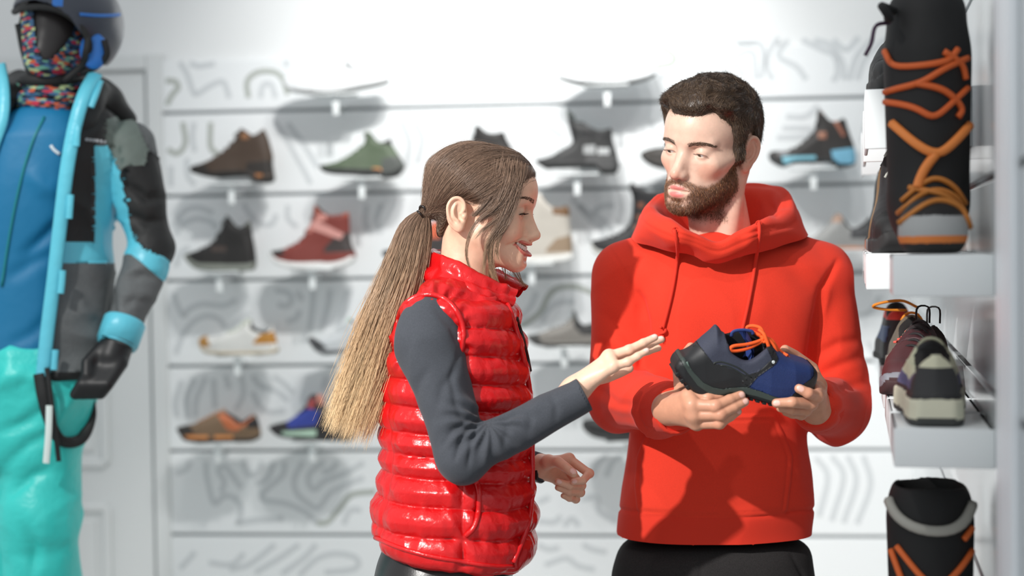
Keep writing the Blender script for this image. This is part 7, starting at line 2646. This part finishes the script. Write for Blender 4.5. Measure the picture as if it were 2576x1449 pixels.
# panels of the left half mirror those of the right half about the middle of the trunk
mx = cpx.copy(); mid = 95.0
mx[:, 0] = np.where(cpx[:, 0] < mid, 2 * mid - cpx[:, 0] - 15, cpx[:, 0])
lab = np.zeros(len(q), int)
frontface = c[:, 1] < 3.56
PAN = [('jacket', M_jgrey), ('chest_panel', M_jblack), ('side_panel', M_turq), ('shoulder_yoke', M_jgreen), ('sleeve_panel', M_jblack), ('sleeve_stripe', M_turq), ('waist_band', M_turq), ('hem', M_jblack)]
for k, pg in enumerate(PG):
    if pg is not None: lab[poly_sd(mx, pg) < 0] = k
JK = None
for k, (nm, m) in enumerate(PAN):
    for sd_ in ((0,) if k in (0,) else (-1, 1)):
        lb = (lab == k) & ((cpx[:, 0] - mid) * sd_ >= 0)
        r = split_faces(v, q, lb.astype(int), 1)
        if r:
            o = mq_obj(nm, mesh_np(nm, *r), m, JK)
            JK = JK or o
j_bv = bvh_of(v, q)


def ribbon(name, pts, w, th, m, parent):
    """Flat strip along px/Y points, its face towards the front."""
    c = spline([P(*a) for a in pts], 40)
    t_, _, _ = frames(c)
    s = np.cross(t_, np.array([0, -1.0, 0])); s /= np.linalg.norm(s, axis=1)[:, None]
    o = np.cross(s, t_)
    k = len(c)
    prof = [(-1, 0), (-.9, 1), (0, 1.35), (.9, 1), (1, 0), (0, -1)]
    vv = np.concatenate([c + s * (a * w / 2) + o * (b * th / 2) for a, b in prof])
    i = np.arange(k - 1)
    ff = np.concatenate([np.stack([a * k + i, a * k + i + 1, ((a + 1) % 6) * k + i + 1, ((a + 1) % 6) * k + i], 1) for a in range(6)])
    return mq_obj(name, mesh_np(name, vv, ff), m, parent)


ribbon('placket', [(240, 188, 3.44), (212, 240, 3.395), (188, 320, 3.375), (168, 430, 3.365), (152, 560, 3.365), (136, 700, 3.365), (120, 830, 3.365), (108, 945, 3.365)], .034, .012, M_turq, JK)
ribbon('placket', [(-2, 165, 3.44), (8, 230, 3.41), (4, 300, 3.39), (-22, 380, 3.38), (-60, 520, 3.37), (-95, 700, 3.37), (-125, 940, 3.37)], .034, .012, M_turq, JK)
for pts in ([(252, 205, 3.43), (240, 240, 3.40), (228, 270, 3.39)], [(196, 315, 3.37), (194, 340, 3.366), (192, 368, 3.365)], [(178, 490, 3.36), (176, 520, 3.358), (174, 550, 3.358)], [(158, 680, 3.355), (156, 710, 3.355), (153, 738, 3.355)], [(140, 880, 3.355), (138, 905, 3.355), (136, 930, 3.355)]):
    ribbon('snap_tab', pts, .016, .008, M_turq, JK)
for k in range(6):
    c, nn_ = cast(j_bv, 218 + k * 9, 351 + k * 1.2, .001)
    if c is not None:
        m = MB(); m.box(c, (.006, .004, .007)); mq_obj('chest_lettering', _mbmesh(m, 'chest_lettering'), cmat((190, 192, 196), .6), JK)
# collar and hood
hdj = Shape()
hdj.add(sd_cone(P(240, 230, 3.50), P(215, 310, 3.44), .030, .034), 0); hdj.add(sd_cone(P(250, 240, 3.55), P(315, 300, 3.60), .040, .028), .03); hdj.add(sd_cone(P(250, 250, 3.58), P(60, 235, 3.62), .050, .050), .04); hdj.add(sd_cone(P(60, 230, 3.62), P(25, 240, 3.47), .045, .032), .04)
hf2 = lambda p: hdj(p) + vnoise(p * 24, 7) * .006
v, q = surface(hf2, np.array([P(-30, 0, 3.5)[0], 3.34, P(0, 350, 3.5)[2]]), np.array([P(360, 0, 3.5)[0], 3.72, P(0, 170, 3.5)[2]]), .006)
mq_obj('hood', mesh_np('hood', v, q), M_jblack, JK)
# cuffs and gloves
for e_, w_, sx in ((ELm, WRm, 1), (ELn, WRn, -1)):
    d = (w_ - e_) / np.linalg.norm(w_ - e_)
    m = MB(); m.tube([w_ - d * .035, w_ - d * .03, w_ + d * .025, w_ + d * .032, w_ + d * .02], [.047, .051, .050, .047, .040], 28, cap=False)
    mq_obj('cuff', _mbmesh(m, 'cuff'), M_turq, JK)
    g0 = w_ + d * .03
    G = Shape(); G.add(sd_cone(w_, g0 + d * .035, .038, .040), 0)
    for k in range(4):
        a = g0 + d * .05 + np.array([sx * (-.03 + .02 * k), -.012, 0]); b = a + d * .045 + np.array([-sx * .012, -.022, -.006]); e = b + np.array([-sx * .018, .006, -.022])
        G.add(sd_chain([a, b, e], [.0155, .0145, .013]), .012)
    G.add(sd_chain([g0 + d * .01 + np.array([-sx * .03, -.02, 0]), g0 + d * .045 + np.array([-sx * .045, -.035, 0]), g0 + d * .075 + np.array([-sx * .035, -.04, 0])], [.016, .015, .013]), .012)
    v, q = surface(G, g0 - .13, g0 + .15, .004)
    mq_obj('glove', mesh_np('glove', v, q), M_glove)
# trousers
tp = Shape()
tp.add(loft_sd([_mrow(860, -75, 215, .115), _mrow(920, -85, 232, .130), _mrow(980, -90, 235, .135), _mrow(1060, -85, 205, .13), _mrow(1160, -70, 170, .12)], 2.3, .03), 0)
kn = P(95, 1300, 3.46); an = np.array([kn[0] + .03, 3.50, .12]); tp.add(sd_cone(P(110, 1020, 3.50), kn, .105, .088), .04); tp.add(sd_cone(kn, an, .088, .095), .03)
kn2 = P(-20, 1300, 3.54); an2 = np.array([kn2[0] - .02, 3.58, .12]); tp.add(sd_cone(P(-15, 1020, 3.52), kn2, .105, .090), .04); tp.add(sd_cone(kn2, an2, .090, .095), .03)
v, q = surface(lambda p: smax(tp(p), .05 - p[:, 2], .01), np.array([P(-190, 0, 3.5)[0], 3.32, .03]), np.array([P(290, 0, 3.5)[0], 3.72, P(0, 840, 3.5)[2]]), .007)
n = vnormals(v, q); px = PX(v)
D = n * (cloth_folds(v, .010, (7, 7, 9), 91) + vnoise(v * 20, 17) * .004)[:, None]
for ln, dp, wd in (([(0, 960), (60, 940), (120, 960)], -.012, 22), ([(0, 1090), (70, 1060), (150, 1000)], .012, 16), ([(0, 1180), (70, 1120), (150, 1080)], .010, 16), ([(20, 1250), (80, 1200), (130, 1180)], .012, 14), ([(60, 1320), (90, 1380), (80, 1449)], .014, 16)):
    D += crease(v, n, px, ln, dp, wd)
TP = mq_obj('trousers', mesh_np('trousers', v + D, q), M_turq_p)
for pts in ([(98, 940, 3.36), (108, 1000, 3.355), (125, 1060, 3.37), (150, 1105, 3.39), (185, 1112, 3.42), (212, 1095, 3.45), (228, 1050, 3.48), (226, 1005, 3.50)],):
    ribbon('suspender', pts, .028, .006, M_jblack, MQ)
ribbon('zip_tape', [(118, 925, 3.352), (128, 1000, 3.35), (140, 1090, 3.36), (148, 1160, 3.37)], .012, .005, M_jblack, MQ)
ribbon('price_tag', [(124, 1020, 3.345), (122, 1090, 3.345), (116, 1165, 3.35)], .016, .003, cmat((226, 240, 236), .5), MQ)
MB().box((0, 0, .006), (.42, .36, .012), bevel=.004).build('base_plate', cmat((190, 192, 194), .3), MQ).location = (0, .05, 0)
for a in (an, an2):
    ft = Shape(); ft.add(sd_ell(a + np.array([0, .02, -.05]), (.055, .07, .055)), 0); ft.add(sd_ell(a + np.array([0, -.11, -.066]), (.055, .11, .046)), .04)
    v, q = surface(lambda p: smax(ft(p), .013 - p[:, 2], .004), a + np.array([-.09, -.28, -.13]), a + np.array([.09, .14, .06]), .006)
    mq_obj('ski_boot', mesh_np('ski_boot', v, q), M_jblack)
